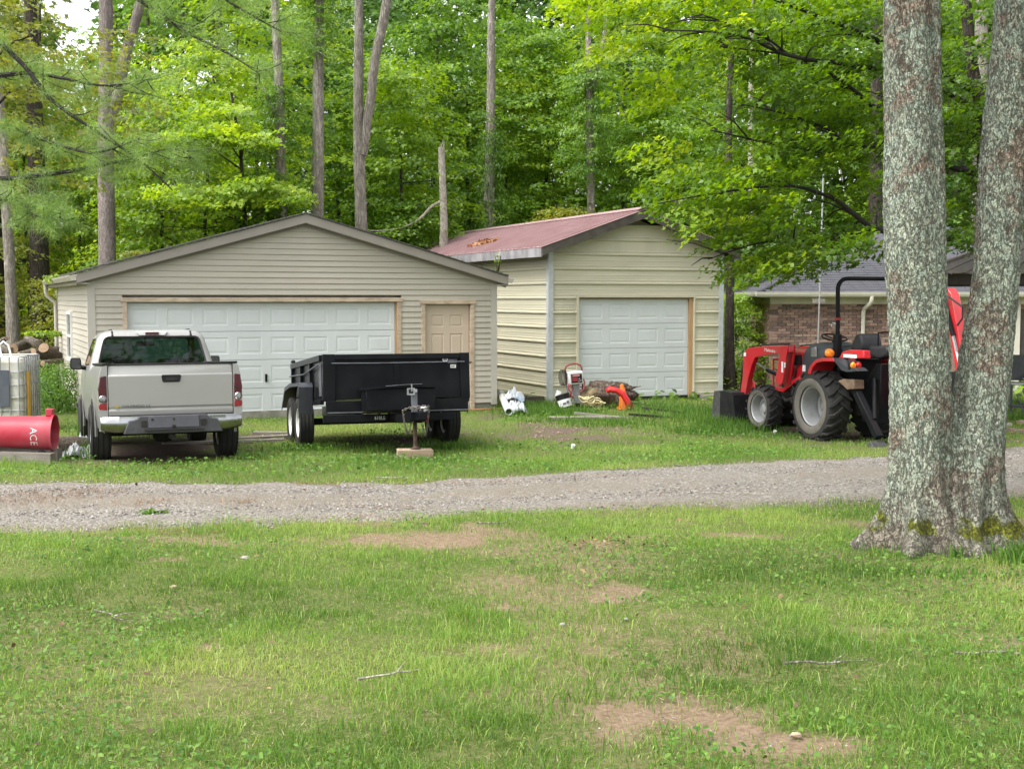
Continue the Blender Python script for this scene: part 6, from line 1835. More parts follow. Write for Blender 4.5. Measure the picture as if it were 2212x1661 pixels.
CROWN = {
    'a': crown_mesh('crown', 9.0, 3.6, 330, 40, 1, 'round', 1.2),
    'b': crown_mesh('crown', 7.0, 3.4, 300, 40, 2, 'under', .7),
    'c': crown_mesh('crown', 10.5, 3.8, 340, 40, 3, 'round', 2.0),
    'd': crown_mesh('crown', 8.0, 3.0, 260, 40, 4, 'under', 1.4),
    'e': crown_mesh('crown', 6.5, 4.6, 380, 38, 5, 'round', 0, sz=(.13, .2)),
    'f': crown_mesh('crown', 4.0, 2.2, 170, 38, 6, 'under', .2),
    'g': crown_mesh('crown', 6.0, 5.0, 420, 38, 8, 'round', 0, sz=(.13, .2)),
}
def wander(p0, p1, n_, amp, seed):
    a, b_ = Vector(p0), Vector(p1); out = []
    for k in range(n_+1):
        t_ = k/n_
        e = math.sin(math.pi*t_)*.7+.3*t_
        out.append(a.lerp(b_, t_)+Vector((mnoise.noise(Vector((t_*3, seed, 0))), mnoise.noise(Vector((t_*3, 0, seed))), 0))*amp*e)
    return out
def trunk_mesh(mb, pts, r0, r1, n_=14, flare=.35, rough=.06, seed=0):
    m_ = len(pts); rs = []
    for k in range(m_):
        t_ = k/(m_-1); rs.append((r0+(r1-r0)*t_)*(1+flare*math.exp(-t_*14)))
    s0 = len(mb.v)
    mb.tube(pts, rs, n_)
    for i in range(s0, len(mb.v)):
        v = Vector(mb.v[i])
        d = mnoise.noise(Vector((v.x*5+seed, v.y*5, v.z*1.2)))*r0*rough*2.2
        c = pts[min(m_-1, (i-s0)//n_)]
        e = (v-c); e.z = 0
        if e.length > 1e-6: v = v+e.normalized()*d
        mb.v[i] = tuple(v)
def tree_at(name, label, x, y, crown=None, leaf='leaf_green', height=9.0, r0=.09, bark='bark_dark', group=None, scale=1.0, rz=None, lean=(0, 0), crown_z=0, limbs=5, forks=None, cat='tree', seed=None, crown_scale=None):
    seed = random.uniform(0, 99) if seed is None else seed
    rr_ = random.Random(int(seed*1000))
    o = thing(name, label, cat, (x, y, gz(x, y)-.05), (0, 0, 0), group)
    mb = MB()
    top = Vector((lean[0], lean[1], height))
    pts = wander((0, 0, 0), top, max(8, int(height*1.3)), .18 if r0 < .12 else .12, seed)
    trunk_mesh(mb, pts, r0, r0*.45, 14 if r0 > .12 else 8, seed=seed)
    for k in range(limbs):
        t_ = rr_.uniform(.3, .95); p = pts[int(t_*(len(pts)-1))]; a = rr_.uniform(0, 6.28); l_ = rr_.uniform(1.2, 2.8)*scale
        q = p+Vector((math.cos(a)*l_, math.sin(a)*l_, rr_.uniform(.1, .9)))
        mb.tube(wander(p, q, 5, .2, seed+k), [r0*.28, r0*.22, r0*.17, r0*.12, r0*.08, .006], 6)
    for f in forks or []:
        trunk_mesh(mb, wander(f[0], f[1], 10, .12, seed+3), f[2], f[3], 12, 0, seed=seed+1)
    mb.build('trunk', M[bark], o, smooth=True, angle=80)
    if crown:
        c = link('crown', CROWN[crown], None, o)
        c.material_slots[0].link = 'OBJECT' if c.material_slots else 'DATA'
        c.location = (lean[0]*.6, lean[1]*.6, crown_z); c.rotation_euler = (0, 0, rr_.uniform(0, 6.28) if rz is None else rz)
        cs = crown_scale or (scale, scale, scale); c.scale = cs
        c.material_slots[0].material = M[leaf]
    return o
for m_ in CROWN.values(): m_.materials.append(M['leaf_green'])

# --- the twin-trunked maple in the foreground
M['bark_lichen'] = bark_mat('bark_lichen', (.325, .285, .225), (.06, .05, .04), (.38, .455, .37), 2.0, lscale=9.0, moss=(.20, .22, .02), warm=(.40, .31, .24), bstr=.8, plate=(30, 30, 15))
bx, by = at(2040, 1185, 8.75).x, 8.75
bz = gz(bx, by)
big = thing('maple_tree', 'large twin-trunked tree with lichen bark and mossy flared base on the lawn', 'tree', (bx, by, bz))
def barkpath(pix, d0, d1):
    out = []
    for i, (vx, vy) in enumerate(pix):
        d = d0+(d1-d0)*i/(len(pix)-1); p = at(vx, vy, d); out.append(p-Vector((bx, by, bz)))
    return out
def dense(P, n_):
    """even resample of a smooth curve through P"""
    P = [Vector(p) for p in P]; out = []
    m_ = len(P)-1
    for k in range(n_+1):
        t_ = k/n_*m_; i = min(m_-1, int(t_)); f = t_-i
        p0, p1, p2, p3 = P[max(0, i-1)], P[i], P[i+1], P[min(m_, i+2)]
        out.append(.5*((2*p1)+(-p0+p2)*f+(2*p0-5*p1+4*p2-p3)*f*f+(-p0+3*p1-3*p2+p3)*f**3))
    return out
def bark_trunk(mb, path, radii, n_, roots, seed):
    P = dense(path, 200); m_ = len(P)
    rad = np.interp(np.linspace(0, 1, m_), np.linspace(0, 1, len(radii)), radii)
    vs = []
    for k, p in enumerate(P):
        h = p.z
        for j in range(n_):
            a = 2*math.pi*j/n_
            r_ = rad[k]
            fl = math.exp(-max(0, h-.04)/.24)
            r_ *= 1+.40*fl
            for ra, rl, rw in roots:
                dd = (a-ra+math.pi) % (2*math.pi)-math.pi
                r_ += rl*math.exp(-(dd/rw)**2)*math.exp(-max(0, h-.04)/.20)
            ca, sa = math.cos(a), math.sin(a)
            q = Vector((p.x+ca*r_, p.y+sa*r_, h))
            n1 = mnoise.noise(Vector((ca*1.6+seed, sa*1.6, h*1.1)))*.030
            w_ = mnoise.noise(Vector((q.x*6, q.y*6, h*4+seed)))*1.1
            fur = abs(mnoise.noise(Vector((q.x*21+w_, q.y*21, h*7+seed))))
            n2 = (min(fur, .26)-.14)*.026
            n3 = mnoise.noise(Vector((q.x*48, q.y*48, h*30)))*.008
            q += Vector((ca, sa, 0))*(n1+n2+n3)
            vs.append(tuple(q))
    fs = [(k*n_+j, k*n_+(j+1) % n_, (k+1)*n_+(j+1) % n_, (k+1)*n_+j) for k in range(m_-1) for j in range(n_)]
    mb.add(vs, fs)
tm = MB()
pa = barkpath([(1992, 1215), (1990, 1130), (1987, 1000), (1986, 850), (1980, 600), (1972, 300), (1968, 0)], 8.72, 8.70)
pa[0].z = -.16
pa += [pa[-1]+Vector((-.03, 0, 1.2)), pa[-1]+Vector((-.10, .1, 2.6)), pa[-1]+Vector((-.3, .2, 4.2))]
pb = barkpath([(2070, 1215), (2078, 1130), (2100, 1000), (2121, 850), (2148, 600), (2173, 300), (2196, 0)], 8.80, 8.86)
pb[0].z = -.16
pb += [pb[-1]+Vector((.08, 0, 1.2)), pb[-1]+Vector((.22, .1, 2.6)), pb[-1]+Vector((.6, .2, 4.2))]
bark_trunk(tm, pa, [.215, .20, .192, .195, .195, .188, .18, .16, .13, .06], 170, [(math.pi*1.04, .24, .26), (math.pi*1.36, .26, .2), (math.pi*1.60, .2, .2), (.6, .1, .3), (2.2, .12, .3)], 1.0)
bark_trunk(tm, pb, [.20, .195, .192, .178, .157, .150, .145, .13, .11, .05], 150, [(math.pi*1.72, .22, .26), (math.pi*1.97, .26, .28), (math.pi*1.47, .26, .2), (.9, .1, .3), (2.4, .1, .3)], 9.0)
pc = barkpath([(2040, 1215), (2042, 1130), (2046, 1040), (2050, 960), (2056, 900), (2062, 850)], 8.74, 8.80)
pc[0].z = -.16
bark_trunk(tm, pc, [.20, .19, .155, .12, .085, .045], 120, [(math.pi*1.5, .20, .25), (math.pi*1.36, .1, .15), (math.pi*1.66, .12, .15)], 5.0)
tm.build('trunk', M['bark_lichen'], big, smooth=True, angle=180, fixn=False)
lb_ = MB()
for base_, dirs in ((pa[-2], ((-1.8, -.3, 1.6), (-.9, 1.5, 2.0), (.3, -1.4, 2.2))), (pb[-2], ((1.8, .4, 1.6), (.8, -1.6, 2.0), (.6, 1.6, 2.4)))):
    for i, d in enumerate(dirs): lb_.tube(wander(base_, base_+Vector(d), 6, .25, i), [.07, .06, .05, .04, .03, .02, .01], 8)
lb_.build('limbs', M['bark_grey'], big, smooth=True)
cr = link('crown', CROWN['e'], None, big); cr.location = (pa[-2].x*.5+pb[-2].x*.5, .2, pa[-2].z+.2); cr.scale = (.9, .9, .8)
sp = MB(); 
o_tw = (at(2080, 745, 8.66)-Vector((bx, by, bz)))
# tall trunks that stand out, at their own distances
def vt(vx, d): return ray(vx, 645)[0]*d
T = []
def tall(label, vx, d, r0, height, bark='bark_grey', top_vx=None, forks=None, crown=None, leaf='leaf_green', cz=None, **k):
    x = vt(vx, d)
    lean = ((top_vx-vx)/F*d*height/8.5 if top_vx else 0, 0)
    return tree_at('tall_tree', label, x, d, crown, leaf, height, r0, bark, lean=lean, crown_z=cz if cz else height-4.2, limbs=0, forks=forks, seed=vx*.37, **k)
def ff(vx, d, p): # a pixel as a point local to a tree base
    x = vt(vx, d); q = at(p[0], p[1], d); return q-Vector((x, d, gz(x, d)-.05))
tall('forked grey-brown trunk rising behind the left end of the garage roof', 232, 29.7, .23, 13.5, 'bark_brown', 240, forks=[(ff(232, 29.7, (230, 275)), ff(232, 29.7, (325, -60)), .15, .10)])
tall('tall grey trunk just left of the garage roof peak, leafy at its top', 620, 31.4, .16, 13, 'bark_grey', 604, forks=[(ff(620, 31.4, (598, 255)), ff(620, 31.4, (568, 190)), .06, .04)], crown='f', cz=5.5, crown_scale=(.42, .42, .45))
tall('slightly leaning shaggy-barked trunk directly behind the garage roof peak', 682, 31.8, .185, 13, 'bark_grey', 694, crown='f', cz=8.0, crown_scale=(.4, .4, .45))
tall('trunk that forks into two stems high above the right slope of the garage roof', 787, 33.2, .19, 13, 'bark_grey', 779, forks=[(ff(787, 33.2, (783, 335)), ff(787, 33.2, (848, -80)), .12, .12)])
tall('vine-hung trunk behind the ridge of the red shed roof', 1052, 39.6, .20, 13, 'bark_grey', 1062, crown='f', cz=3.2, crown_scale=(.3, .3, 1.0))
tall('crooked grey trunk with side limbs and leaf tufts rising behind the shed roof', 1283, 39.4, .15, 13, 'bark_grey', 1272, crown='f', cz=5.6, crown_scale=(.6, .6, .9), forks=[(ff(1283, 39.4, (1279, 200)), ff(1283, 39.4, (1312, 30)), .08, .05)])
tall('thick dark trunk behind the wood pile, left of the garage', 92, 33, .27, 13, 'bark_dark', 82)
tall('pale leaning trunk behind the tote', 30, 30, .15, 10, 'bark_grey', 8)
tall('very dark trunk at the extreme left of the picture', -8, 35, .25, 12, 'bark_dark', -4)
tall('vine-covered trunk immediately right of the shed', 1578, 31.5, .12, 11, 'bark_dark', 1570, leaf='leaf_bright')
tall('pale spotted thin trunk between the shed and the brick house', 1622, 36, .10, 11, 'bark_pale', 1618)
tall('grey trunk seen high up beside the left of the twin trunks', 1893, 40, .25, 14, 'bark_dark', 1886)
tall('dark trunk high up in the gap between the twin trunks', 2112, 42, .33, 14, 'bark_grey', 2108)
tall('slim straight trunk half hidden in leaves left of the garage peak', 527, 40, .06, 10, 'bark_dark', 522)
# broken snag with a drooping dead limb
x = vt(962, 34); sn = thing('dead_snag', 'pale broken-topped dead trunk with one drooping bare limb behind the roofs', 'tree', (x, 35, gz(x, 35)-.05))
mb = MB(); top = ff(962, 35, (950, 318)); trunk_mesh(mb, wander((0, 0, 0), top, 12, .08, 4.2), .145, .085, 12, seed=4)
for k in range(5): mb.tube([top+Vector((random.uniform(-.05, .05), 0, -.1)), top+Vector((random.uniform(-.08, .08), 0, random.uniform(.05, .22)))], [.03, .004], 5)
mb.build('trunk', M['bark_pale'], sn, smooth=True, angle=80)
mb = MB(); mb.tube(dense([ff(962, 35, p) for p in ((955, 432), (928, 446), (905, 470), (870, 490), (835, 497), (800, 498), (775, 494))], 20), [.045-.0018*k for k in range(21)], 7)
mb.tube([ff(962, 35, p) for p in ((842, 497), (838, 505), (842, 512))], [.016, .012, .006], 5)
mb.build('dead_limb', M['bark_pale'], sn, smooth=True)

# understory trees behind the yard: (vx at the trunk, distance, crown, leaf kind, scale)
UNDER = [
    (355, 32.2, 'b', 'leaf_bright', .92, 'bushy yellow-green maple behind the left slope of the garage roof'),
    (450, 33, 'a', 'leaf_bright', .85, 'light green maple in layered tiers above the garage roof left slope'),
    (560, 37, 'c', 'leaf_bright', 1.0, 'mid green maple behind the grey trunk left of the garage peak'),
    (735, 37.5, 'b', 'leaf_green', 1.05, 'deep green understory tree between the leaning and the forked trunk'),
    (868, 36.5, 'd', 'leaf_bright', .95, 'green sapling maple above the right slope of the garage roof'),
    (905, 42, 'a', 'leaf_green', 1.1, 'tall leafy maple right of the forked trunk'),
    (1010, 43, 'c', 'leaf_green', 1.05, 'leafy tree standing behind the broken snag'),
    (1095, 42.5, 'd', 'leaf_bright', 1.0, 'yellowish young tree whose crown overhangs the shed ridge'),
    (1180, 43.5, 'a', 'leaf_green', 1.08, 'broad green tree rising behind the middle of the shed roof'),
    (1345, 44, 'c', 'leaf_bright', 1.1, 'bright green tree behind the shed gable peak'),
    (1430, 41, 'b', 'leaf_green', 1.1, 'spreading tree behind the right slope of the shed roof'),
    (1600, 40, 'b', 'leaf_green', 1.0, 'leafy tree in the gap between shed and house'),
    (1700, 44, 'a', 'leaf_bright', 1.15, 'sunlit tree behind the left hip of the house roof'),
    (1850, 46, 'c', 'leaf_green', 1.2, 'green tree behind the house ridge left of the twin trunks'),
    (2010, 45, 'a', 'leaf_green', 1.2, 'green tree behind the house seen past the left twin trunk'),
    (2160, 46, 'c', 'leaf_deep', 1.2, 'dark leafy tree at the upper right corner behind the house'),
    (60, 37, 'd', 'leaf_green', .95, 'green understory tree behind the thick dark trunk at left'),
    (175, 38, 'b', 'leaf_bright', .85, 'yellow-green bush-like tree left of the garage roof edge'),
    (-40, 34, 'a', 'leaf_yellow', .95, 'yellowing maple at the left frame edge'),
    (40, 43, 'c', 'leaf_yellow', 1.0, 'yellow-leaved maple high at the upper left'),
    (270, 42, 'a', 'leaf_yellow', .9, 'yellow-tinged tree behind the forked brown trunk'),
    (390, 43, 'c', 'leaf_green', 1.1, 'large green tree above the left half of the garage'),
    (640, 46, 'a', 'leaf_deep', 1.2, 'shadowy tree deep behind the garage peak'),
    (820, 47, 'c', 'leaf_deep', 1.2, 'shadowy tree deep behind the forked trunk'),
    (1240, 49, 'c', 'leaf_deep', 1.2, 'blue-green shadowy tree deep behind the shed'),
    (1560, 49, 'a', 'leaf_deep', 1.25, 'dark tree deep behind the gap by the shed'),
    (1105, 50, 'a', 'leaf_green', 1.25, 'tall tree deep in the woods above the shed eave'),
    (1400, 50, 'a', 'leaf_green', 1.25, 'tall tree deep in the woods right of the shed peak'),
]
for vx, d, cr_, lf, sc_, lab in UNDER:
    d += random.uniform(-.3, .3)
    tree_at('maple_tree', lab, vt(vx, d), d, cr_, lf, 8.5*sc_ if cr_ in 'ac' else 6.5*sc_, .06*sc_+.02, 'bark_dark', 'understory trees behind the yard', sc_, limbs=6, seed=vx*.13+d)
# low shrubs along the wood edge
for vx, d, cr_, lf, sc_, lab in [(880, 36, 'f', 'leaf_green', .8, 'low green sapling behind the dead limb over the garage roof'), (145, 31, 'f', 'leaf_yellow', .62, 'low yellow-green bush at the back corner of the garage'), (1650, 35.5, 'f', 'leaf_deep', .9, 'low dark bush at the left end of the brick house'),
                            (1590, 33, 'f', 'leaf_bright', .55, 'light green vine leaves at the foot of the trunk right of the shed'), (1215, 39.5, 'f', 'leaf_yellow', .8, 'small yellow-green sapling peeping over the shed ridge'), (560, 31.5, 'f', 'leaf_green', .9, 'small maple showing above the left rake of the garage')]:
    tree_at('shrub', lab, vt(vx, d), d, cr_, lf, 3.0*sc_, .03, 'bark_dark', None, sc_, limbs=3, seed=vx*.7, cat='shrub', crown_z=.2 if vx in (145, 1650, 1590) else 1.6)
# slender stems deep in the woods
sl_list = []
rr2 = random.Random(5)
proto = None
for k in range(24):
    d = rr2.uniform(38, 58); vx = rr2.uniform(-30, 2240)
    if 1240 < vx < 1900: continue
    if abs(vx/1-165) < 50: continue
    x = vt(vx, d)
    if proto is None:
        proto = tree_at('slender_tree', 'slender dark stem deep in the shaded woods', x, d, None, height=13, r0=.10, bark='bark_dark', group='slender stems deep in the woods', limbs=4, seed=3)
    else:
        dup_tree(proto, loc=(x, d, gz(x, d)-.05), rot=(R(rr2.uniform(-2, 2)), R(rr2.uniform(-2.5, 2.5)), rr2.uniform(0, 6.28)), scale=(rr2.uniform(.55, 1.3),)*2+(1,))
# far woods: one mass of leaves
r = np.random.default_rng(77)
ns = 5200
X = r.uniform(-42, 42, ns); Y = r.uniform(56, 76, ns)
Zt = r.uniform(0, 1, ns)
gapf = np.exp(-((X/Y+.338)/.032)**2)
Hh = 23*(1-.72*gapf)*(1-.12*vnoise(X, Y*0, .2, 61))
keep = r.random(ns) > .75*gapf
Z = hz(X, Y)+Zt*Hh
C = np.stack([X, Y, Z], 1)[keep]; ns = len(C)
an_ = r.uniform(0, 2*np.pi, ns)
O = np.stack([np.cos(an_), np.sin(an_), 0*an_], 1)
me = leaves(*sprays(C, O, 30, r.uniform(1.2, 2.2, ns), r.uniform(.8, 1.5, ns), r, jit=.22, sz=(.42, .66)), 'far_woods')
fw = link('far_woods', me, M['leaf_deep'])
tag(fw, 'dense far woodland filling the background', None, None, 'stuff')

# --- maple whose boughs hang in from the right
D1 = 22.5
mx_, my_ = vt(2124, D1), D1
mpl = thing('maple_tree', 'spreading maple behind the right twin trunk, its leafy boughs hanging over the house and shed', 'tree', (mx_, my_, gz(mx_, my_)-.05))
mz = gz(mx_, my_)-.05
def lm(vx, vy, d): return at(vx, vy, d)-Vector((mx_, my_, mz))
mb = MB(); trunk_mesh(mb, dense([Vector((0, 0, 0)), lm(2126, 500, D1), lm(2120, 250, D1), lm(2096, 120, D1), lm(2080, -150, D1)], 22), .15, .08, 12, seed=2)
mb.build('trunk', M['bark_dark'], mpl, smooth=True, angle=80)
LIMB = [
    [(2118, 300, 22.5), (2055, 271, 22.2), (1985, 250, 21.8), (1905, 240, 21.4), (1825, 180, 21), (1744, 133, 20.7), (1699, 118, 20.5), (1529, 98, 20)],
    [(2110, 240, 22.5), (1990, 170, 21.5), (1835, 140, 20.8), (1704, 120, 20.4), (1589, 75, 20), (1424, 65, 19.6)],
    [(1700, 118, 20.5), (1640, 75, 20.2), (1510, 30, 20)],
    [(2122, 380, 22.5), (2000, 345, 21.6), (1905, 311, 21), (1825, 333, 20.8), (1775, 328, 20.6), (1649, 306, 20.3), (1534, 281, 20)],
    [(1825, 333, 20.8), (1800, 286, 20.6), (1704, 248, 20.3), (1600, 225, 20)],
    [(2124, 520, 22.5), (1990, 510, 21.5), (1895, 496, 21), (1835, 454, 20.8), (1800, 429, 20.7), (1704, 401, 20.5), (1560, 415, 20.2), (1420, 440, 20)],
    [(1895, 496, 21), (1760, 520, 20.8), (1640, 525, 20.6), (1530, 560, 20.4)],
    [(2110, 200, 22.5), (1900, 90, 21.6), (1780, 40, 21), (1600, -20, 20.4), (1450, 10, 20)],
    [(2116, 330, 22.5), (2150, 280, 21), (2190, 180, 20.5), (2230, 120, 20)],
    [(2120, 420, 22.5), (2060, 330, 23.5), (1980, 260, 24), (1900, 200, 24.5)],
]
lb_ = MB()
for i, l_ in enumerate(LIMB):
    P = dense([lm(p[0], p[1], p[2]-(1.0 if p[0] < 1960 else 0)) for p in l_], 24)
    lb_.tube(P, [(.05 if l_[0][0] > 2000 else .025)*(1-k/25)+.006 for k in range(25)], 7)
    rr3 = random.Random(i)
    for k in range(5, 24, 2):
        p = P[k]; q = p+Vector((rr3.uniform(-.9, .2), rr3.uniform(-.9, .9), rr3.uniform(-.25, .35)))
        lb_.tube([p, p.lerp(q, .5)+Vector((0, 0, .05)), q], [.016, .011, .004], 5)
lb_.build('limbs', M['bark_black'], mpl, smooth=True)
# sprays of leaves: along the limbs and filling the crown's outline
poly = [(1215, -30), (1250, 30), (1335, 60), (1290, 120), (1330, 190), (1400, 240), (1375, 300), (1360, 380), (1362, 430), (1385, 438), (1445, 462), (1505, 515), (1478, 560), (1480, 574), (1530, 590), (1580, 575), (1640, 590), (1720, 590), (1800, 570), (1920, 545), (2215, 505), (2330, 300), (2330, -60), (1215, -60)]
def inside(px_, py_):
    c = False; j = len(poly)-1
    for i in range(len(poly)):
        xi, yi = poly[i]; xj, yj = poly[j]
        if (yi > py_) != (yj > py_) and px_ < (xj-xi)*(py_-yi)/(yj-yi)+xi: c = not c
        j = i
    return c
r = np.random.default_rng(13)
C = []; tone = []
def hole(vx, vy):
    return vnoise(np.array([vx]), np.array([vy*1.7]), .012, 71)[0] < .30 or (vnoise(np.array([vx]), np.array([vy*1.3]), .026, 72)[0] < .22)
while len(C) < 760:
    vx = r.uniform(1215, 2330); vy = r.uniform(-60, 600)
    if not inside(vx, vy) or hole(vx, vy): continue
    if vx < 1500 and r.random() < .25: continue
    d = r.uniform(18.6, 22.2) if vx < 1900 else r.uniform(19.5, 24.5)
    C.append(lm(vx, vy, d)); tone.append(np.clip(.75-(vx-1300)/1100+r.normal(0, .22), 0, 1))
C = np.array([tuple(c) for c in C]); k = len(C)
an_ = math.pi+r.normal(0, .75, k)
O = np.stack([np.cos(an_), np.sin(an_), 0*an_], 1)
me = leaves(*sprays(C, O, 58, r.uniform(.35, .62, k), r.uniform(.22, .42, k), r, droop=.55, jit=.05, tone=np.array(tone), sz=(.075, .12)), 'crown')
link('crown', me, M['leaf_maple'], mpl)

# --- pine at the left: trunk outside the frame, boughs reaching in
px0, py0 = -8.6, 14.5
pin = thing('pine_tree', 'soft-needled pine at the left whose thin drooping boughs reach in front of the woods', 'tree', (px0, py0, gz(px0, py0)-.05))
pz0 = gz(px0, py0)-.05
def lp_(vx, vy, d): return at(vx, vy, d)-Vector((px0, py0, pz0))
mb = MB(); trunk_mesh(mb, wander((0, 0, 0), (0, 0, 11), 14, .1, 6), .2, .08, 14, seed=6); mb.build('trunk', M['bark_brown'], pin, smooth=True, angle=80)
BOUGH = [
    [(-420, -60, 14.0), (-80, 45, 13.6), (40, 130, 13.4), (110, 215, 13.3), (210, 285, 13.2), (300, 345, 13.1), (372, 410, 13)],
    [(-420, 160, 14.3), (-60, 165, 13.9), (60, 158, 13.7), (140, 170, 13.5), (230, 185, 13.3), (330, 170, 13.1)],
    [(-420, 360, 14.5), (-40, 384, 14), (60, 382, 13.8), (160, 368, 13.6), (260, 348, 13.4), (370, 322, 13.2), (420, 345, 13.1)],
    [(-420, 400, 13.9), (0, 430, 13.5), (70, 462, 13.3), (130, 472, 13.2)],
    [(-300, -260, 13.5), (180, -80, 13), (300, 0, 12.9), (390, 62, 12.8), (500, 120, 12.7), (560, 160, 12.6)],
    [(-300, -330, 14), (200, -160, 13.4), (420, -40, 13.2), (520, 20, 13.1), (610, 70, 13)],
    [(-420, 250, 14.2), (-20, 270, 13.7), (90, 300, 13.5), (200, 330, 13.3), (300, 300, 13.2)],
]
lb_ = MB(); tuft = []
for i, l_ in enumerate(BOUGH):
    P = dense([lp_(*p) for p in l_], 26)
    lb_.tube([Vector((0, 0, P[0].z))]+P, [.045]+[.03*(1-k/27)+.005 for k in range(27)], 6)
    rr3 = random.Random(i+40)
    for k in range(6, 27):
        for q_ in range(4 if i not in (0,) else 2):
            if rr3.random() < .58: continue
            d = Vector((rr3.uniform(-.2, .7), rr3.uniform(-.7, .5), rr3.uniform(-.32, .22)))
            e = P[k]+d*rr3.uniform(.3, .9)
            if rr3.random() < .5: lb_.tube([P[k], P[k].lerp(e, .5)+Vector((0, 0, -.02)), e], [.007, .005, .003], 4)
            for t_ in range(4): tuft.append((P[k].lerp(e, .35+.22*t_), (e-P[k]).normalized()))
lb_.build('limbs', M['bark_black'], pin, smooth=True)
r = np.random.default_rng(3)
nn = 30
C = np.repeat(np.array([tuple(t_[0]) for t_ in tuft]), nn, 0); A_ = np.repeat(np.array([tuple(t_[1]) for t_ in tuft]), nn, 0)
Dn = A_*.75 + r.normal(0, .55, C.shape); Dn[:, 2] -= .12
Dn /= np.linalg.norm(Dn, axis=1, keepdims=True)
ln = r.uniform(.08, .15, len(C))[:, None]
sd_n = np.cross(Dn, r.normal(0, 1, C.shape)); sd_n /= np.linalg.norm(sd_n, axis=1, keepdims=True)
C = C+r.normal(0, .035, C.shape)
V = np.stack([C-sd_n*.0019, C+sd_n*.0019, C+Dn*ln], 1).reshape(-1, 3)
b_ = np.arange(len(C))*3
me = np_mesh('needles', V, tris=np.stack([b_, b_+1, b_+2], 1), fattr={'rnd': np.clip(np.repeat(r.uniform(0, 1, len(tuft)), nn)*.6+r.uniform(0, .4, len(C)), 0, 1)})
link('needles', me, M['needles'], pin)
# yellow maple sprays between pine and woods
ymx, ymd = vt(-60, 22), 22.0
ym = thing('maple_tree', 'thin yellow-leaved maple reaching in at the upper left behind the pine boughs', 'tree', (ymx, ymd, gz(ymx, ymd)-.05))
def ly(vx, vy, d): return at(vx, vy, d)-Vector((ymx, ymd, gz(ymx, ymd)-.05))
mb = MB(); trunk_mesh(mb, [Vector((0, 0, 0)), ly(-70, 500, 22), ly(-80, 200, 22), ly(-60, -100, 22)], .08, .04, 8); mb.tube([ly(-75, 300, 22), ly(20, 200, 22), ly(140, 150, 22), ly(240, 160, 21.8)], [.03, .02, .014, .006], 6); mb.tube([ly(-75, 180, 22), ly(30, 90, 22), ly(120, 60, 22)], [.03, .02, .006], 6); mb.build('trunk', M['bark_dark'], ym, smooth=True, angle=80)
C = []
r = np.random.default_rng(19)
while len(C) < 130:
    vx, vy = r.uniform(-40, 330), r.uniform(-20, 430)
    if 110 < vx < 215 and vy < 105: continue
    k = math.exp(-((vx-70)/130)**2-((vy-110)/110)**2)+.35*math.exp(-((vx-270)/60)**2-((vy-180)/120)**2)+.25*math.exp(-((vx-90)/110)**2-((vy-330)/60)**2)
    if r.random() < k: C.append(tuple(ly(vx, vy, r.uniform(20.5, 23))))
C = np.array(C); k = len(C); an_ = r.normal(0, .8, k); O = np.stack([np.cos(an_), np.sin(an_), 0*an_], 1)
link('crown', leaves(*sprays(C, O, 26, r.uniform(.3, .55, k), r.uniform(.2, .35, k), r, droop=.3, jit=.04, sz=(.075, .12)), 'crown'), M['leaf_yellow'], ym)
# light maple tier just above the garage roof, left of the peak
x = vt(500, 30.5)
lmx = thing('maple_tree', 'young maple with bright flat leaf tiers standing behind the garage roof', 'tree', (x, 30.5, gz(x, 30.5)-.05))
def l3(vx, vy, d): return at(vx, vy, d)-Vector((x, 30.5, gz(x, 30.5)-.05))
mb = MB(); trunk_mesh(mb, [Vector((0, 0, 0)), l3(530, 480, 30.5), l3(520, 330, 30.5), l3(500, 200, 30.5)], .06, .03, 8)
r = np.random.default_rng(23); C = []
for (cx_, cy_, sx_, sy_, n_) in [(470, 285, 85, 22, 46), (420, 305, 60, 22, 26), (530, 300, 45, 14, 20), (560, 395, 75, 20, 30), (480, 430, 90, 22, 34), (370, 420, 60, 26, 24), (470, 235, 50, 14, 18), (620, 430, 40, 18, 12)]:
    mb.tube([l3(520, cy_+60, 30.5), l3((520+cx_)/2, cy_+25, 30), l3(cx_, cy_, 29.6)], [.02, .014, .006], 5)
    for k in range(n_): C.append(tuple(l3(cx_+r.normal(0, sx_*.6), cy_+r.normal(0, sy_*.5), 29.8+r.normal(0, .7))))
mb.build('trunk', M['bark_dark'], lmx, smooth=True, angle=80)
C = np.array(C); k = len(C); an_ = -math.pi/2+r.normal(0, 1.1, k); O = np.stack([np.cos(an_), np.sin(an_), 0*an_], 1)
link('crown', leaves(*sprays(C, O, 34, r.uniform(.35, .6, k), r.uniform(.25, .4, k), r, droop=.3, jit=.04, tone=np.clip(r.normal(.75, .2, k), 0, 1), sz=(.10, .15)), 'crown'), M['leaf_bright'], lmx)
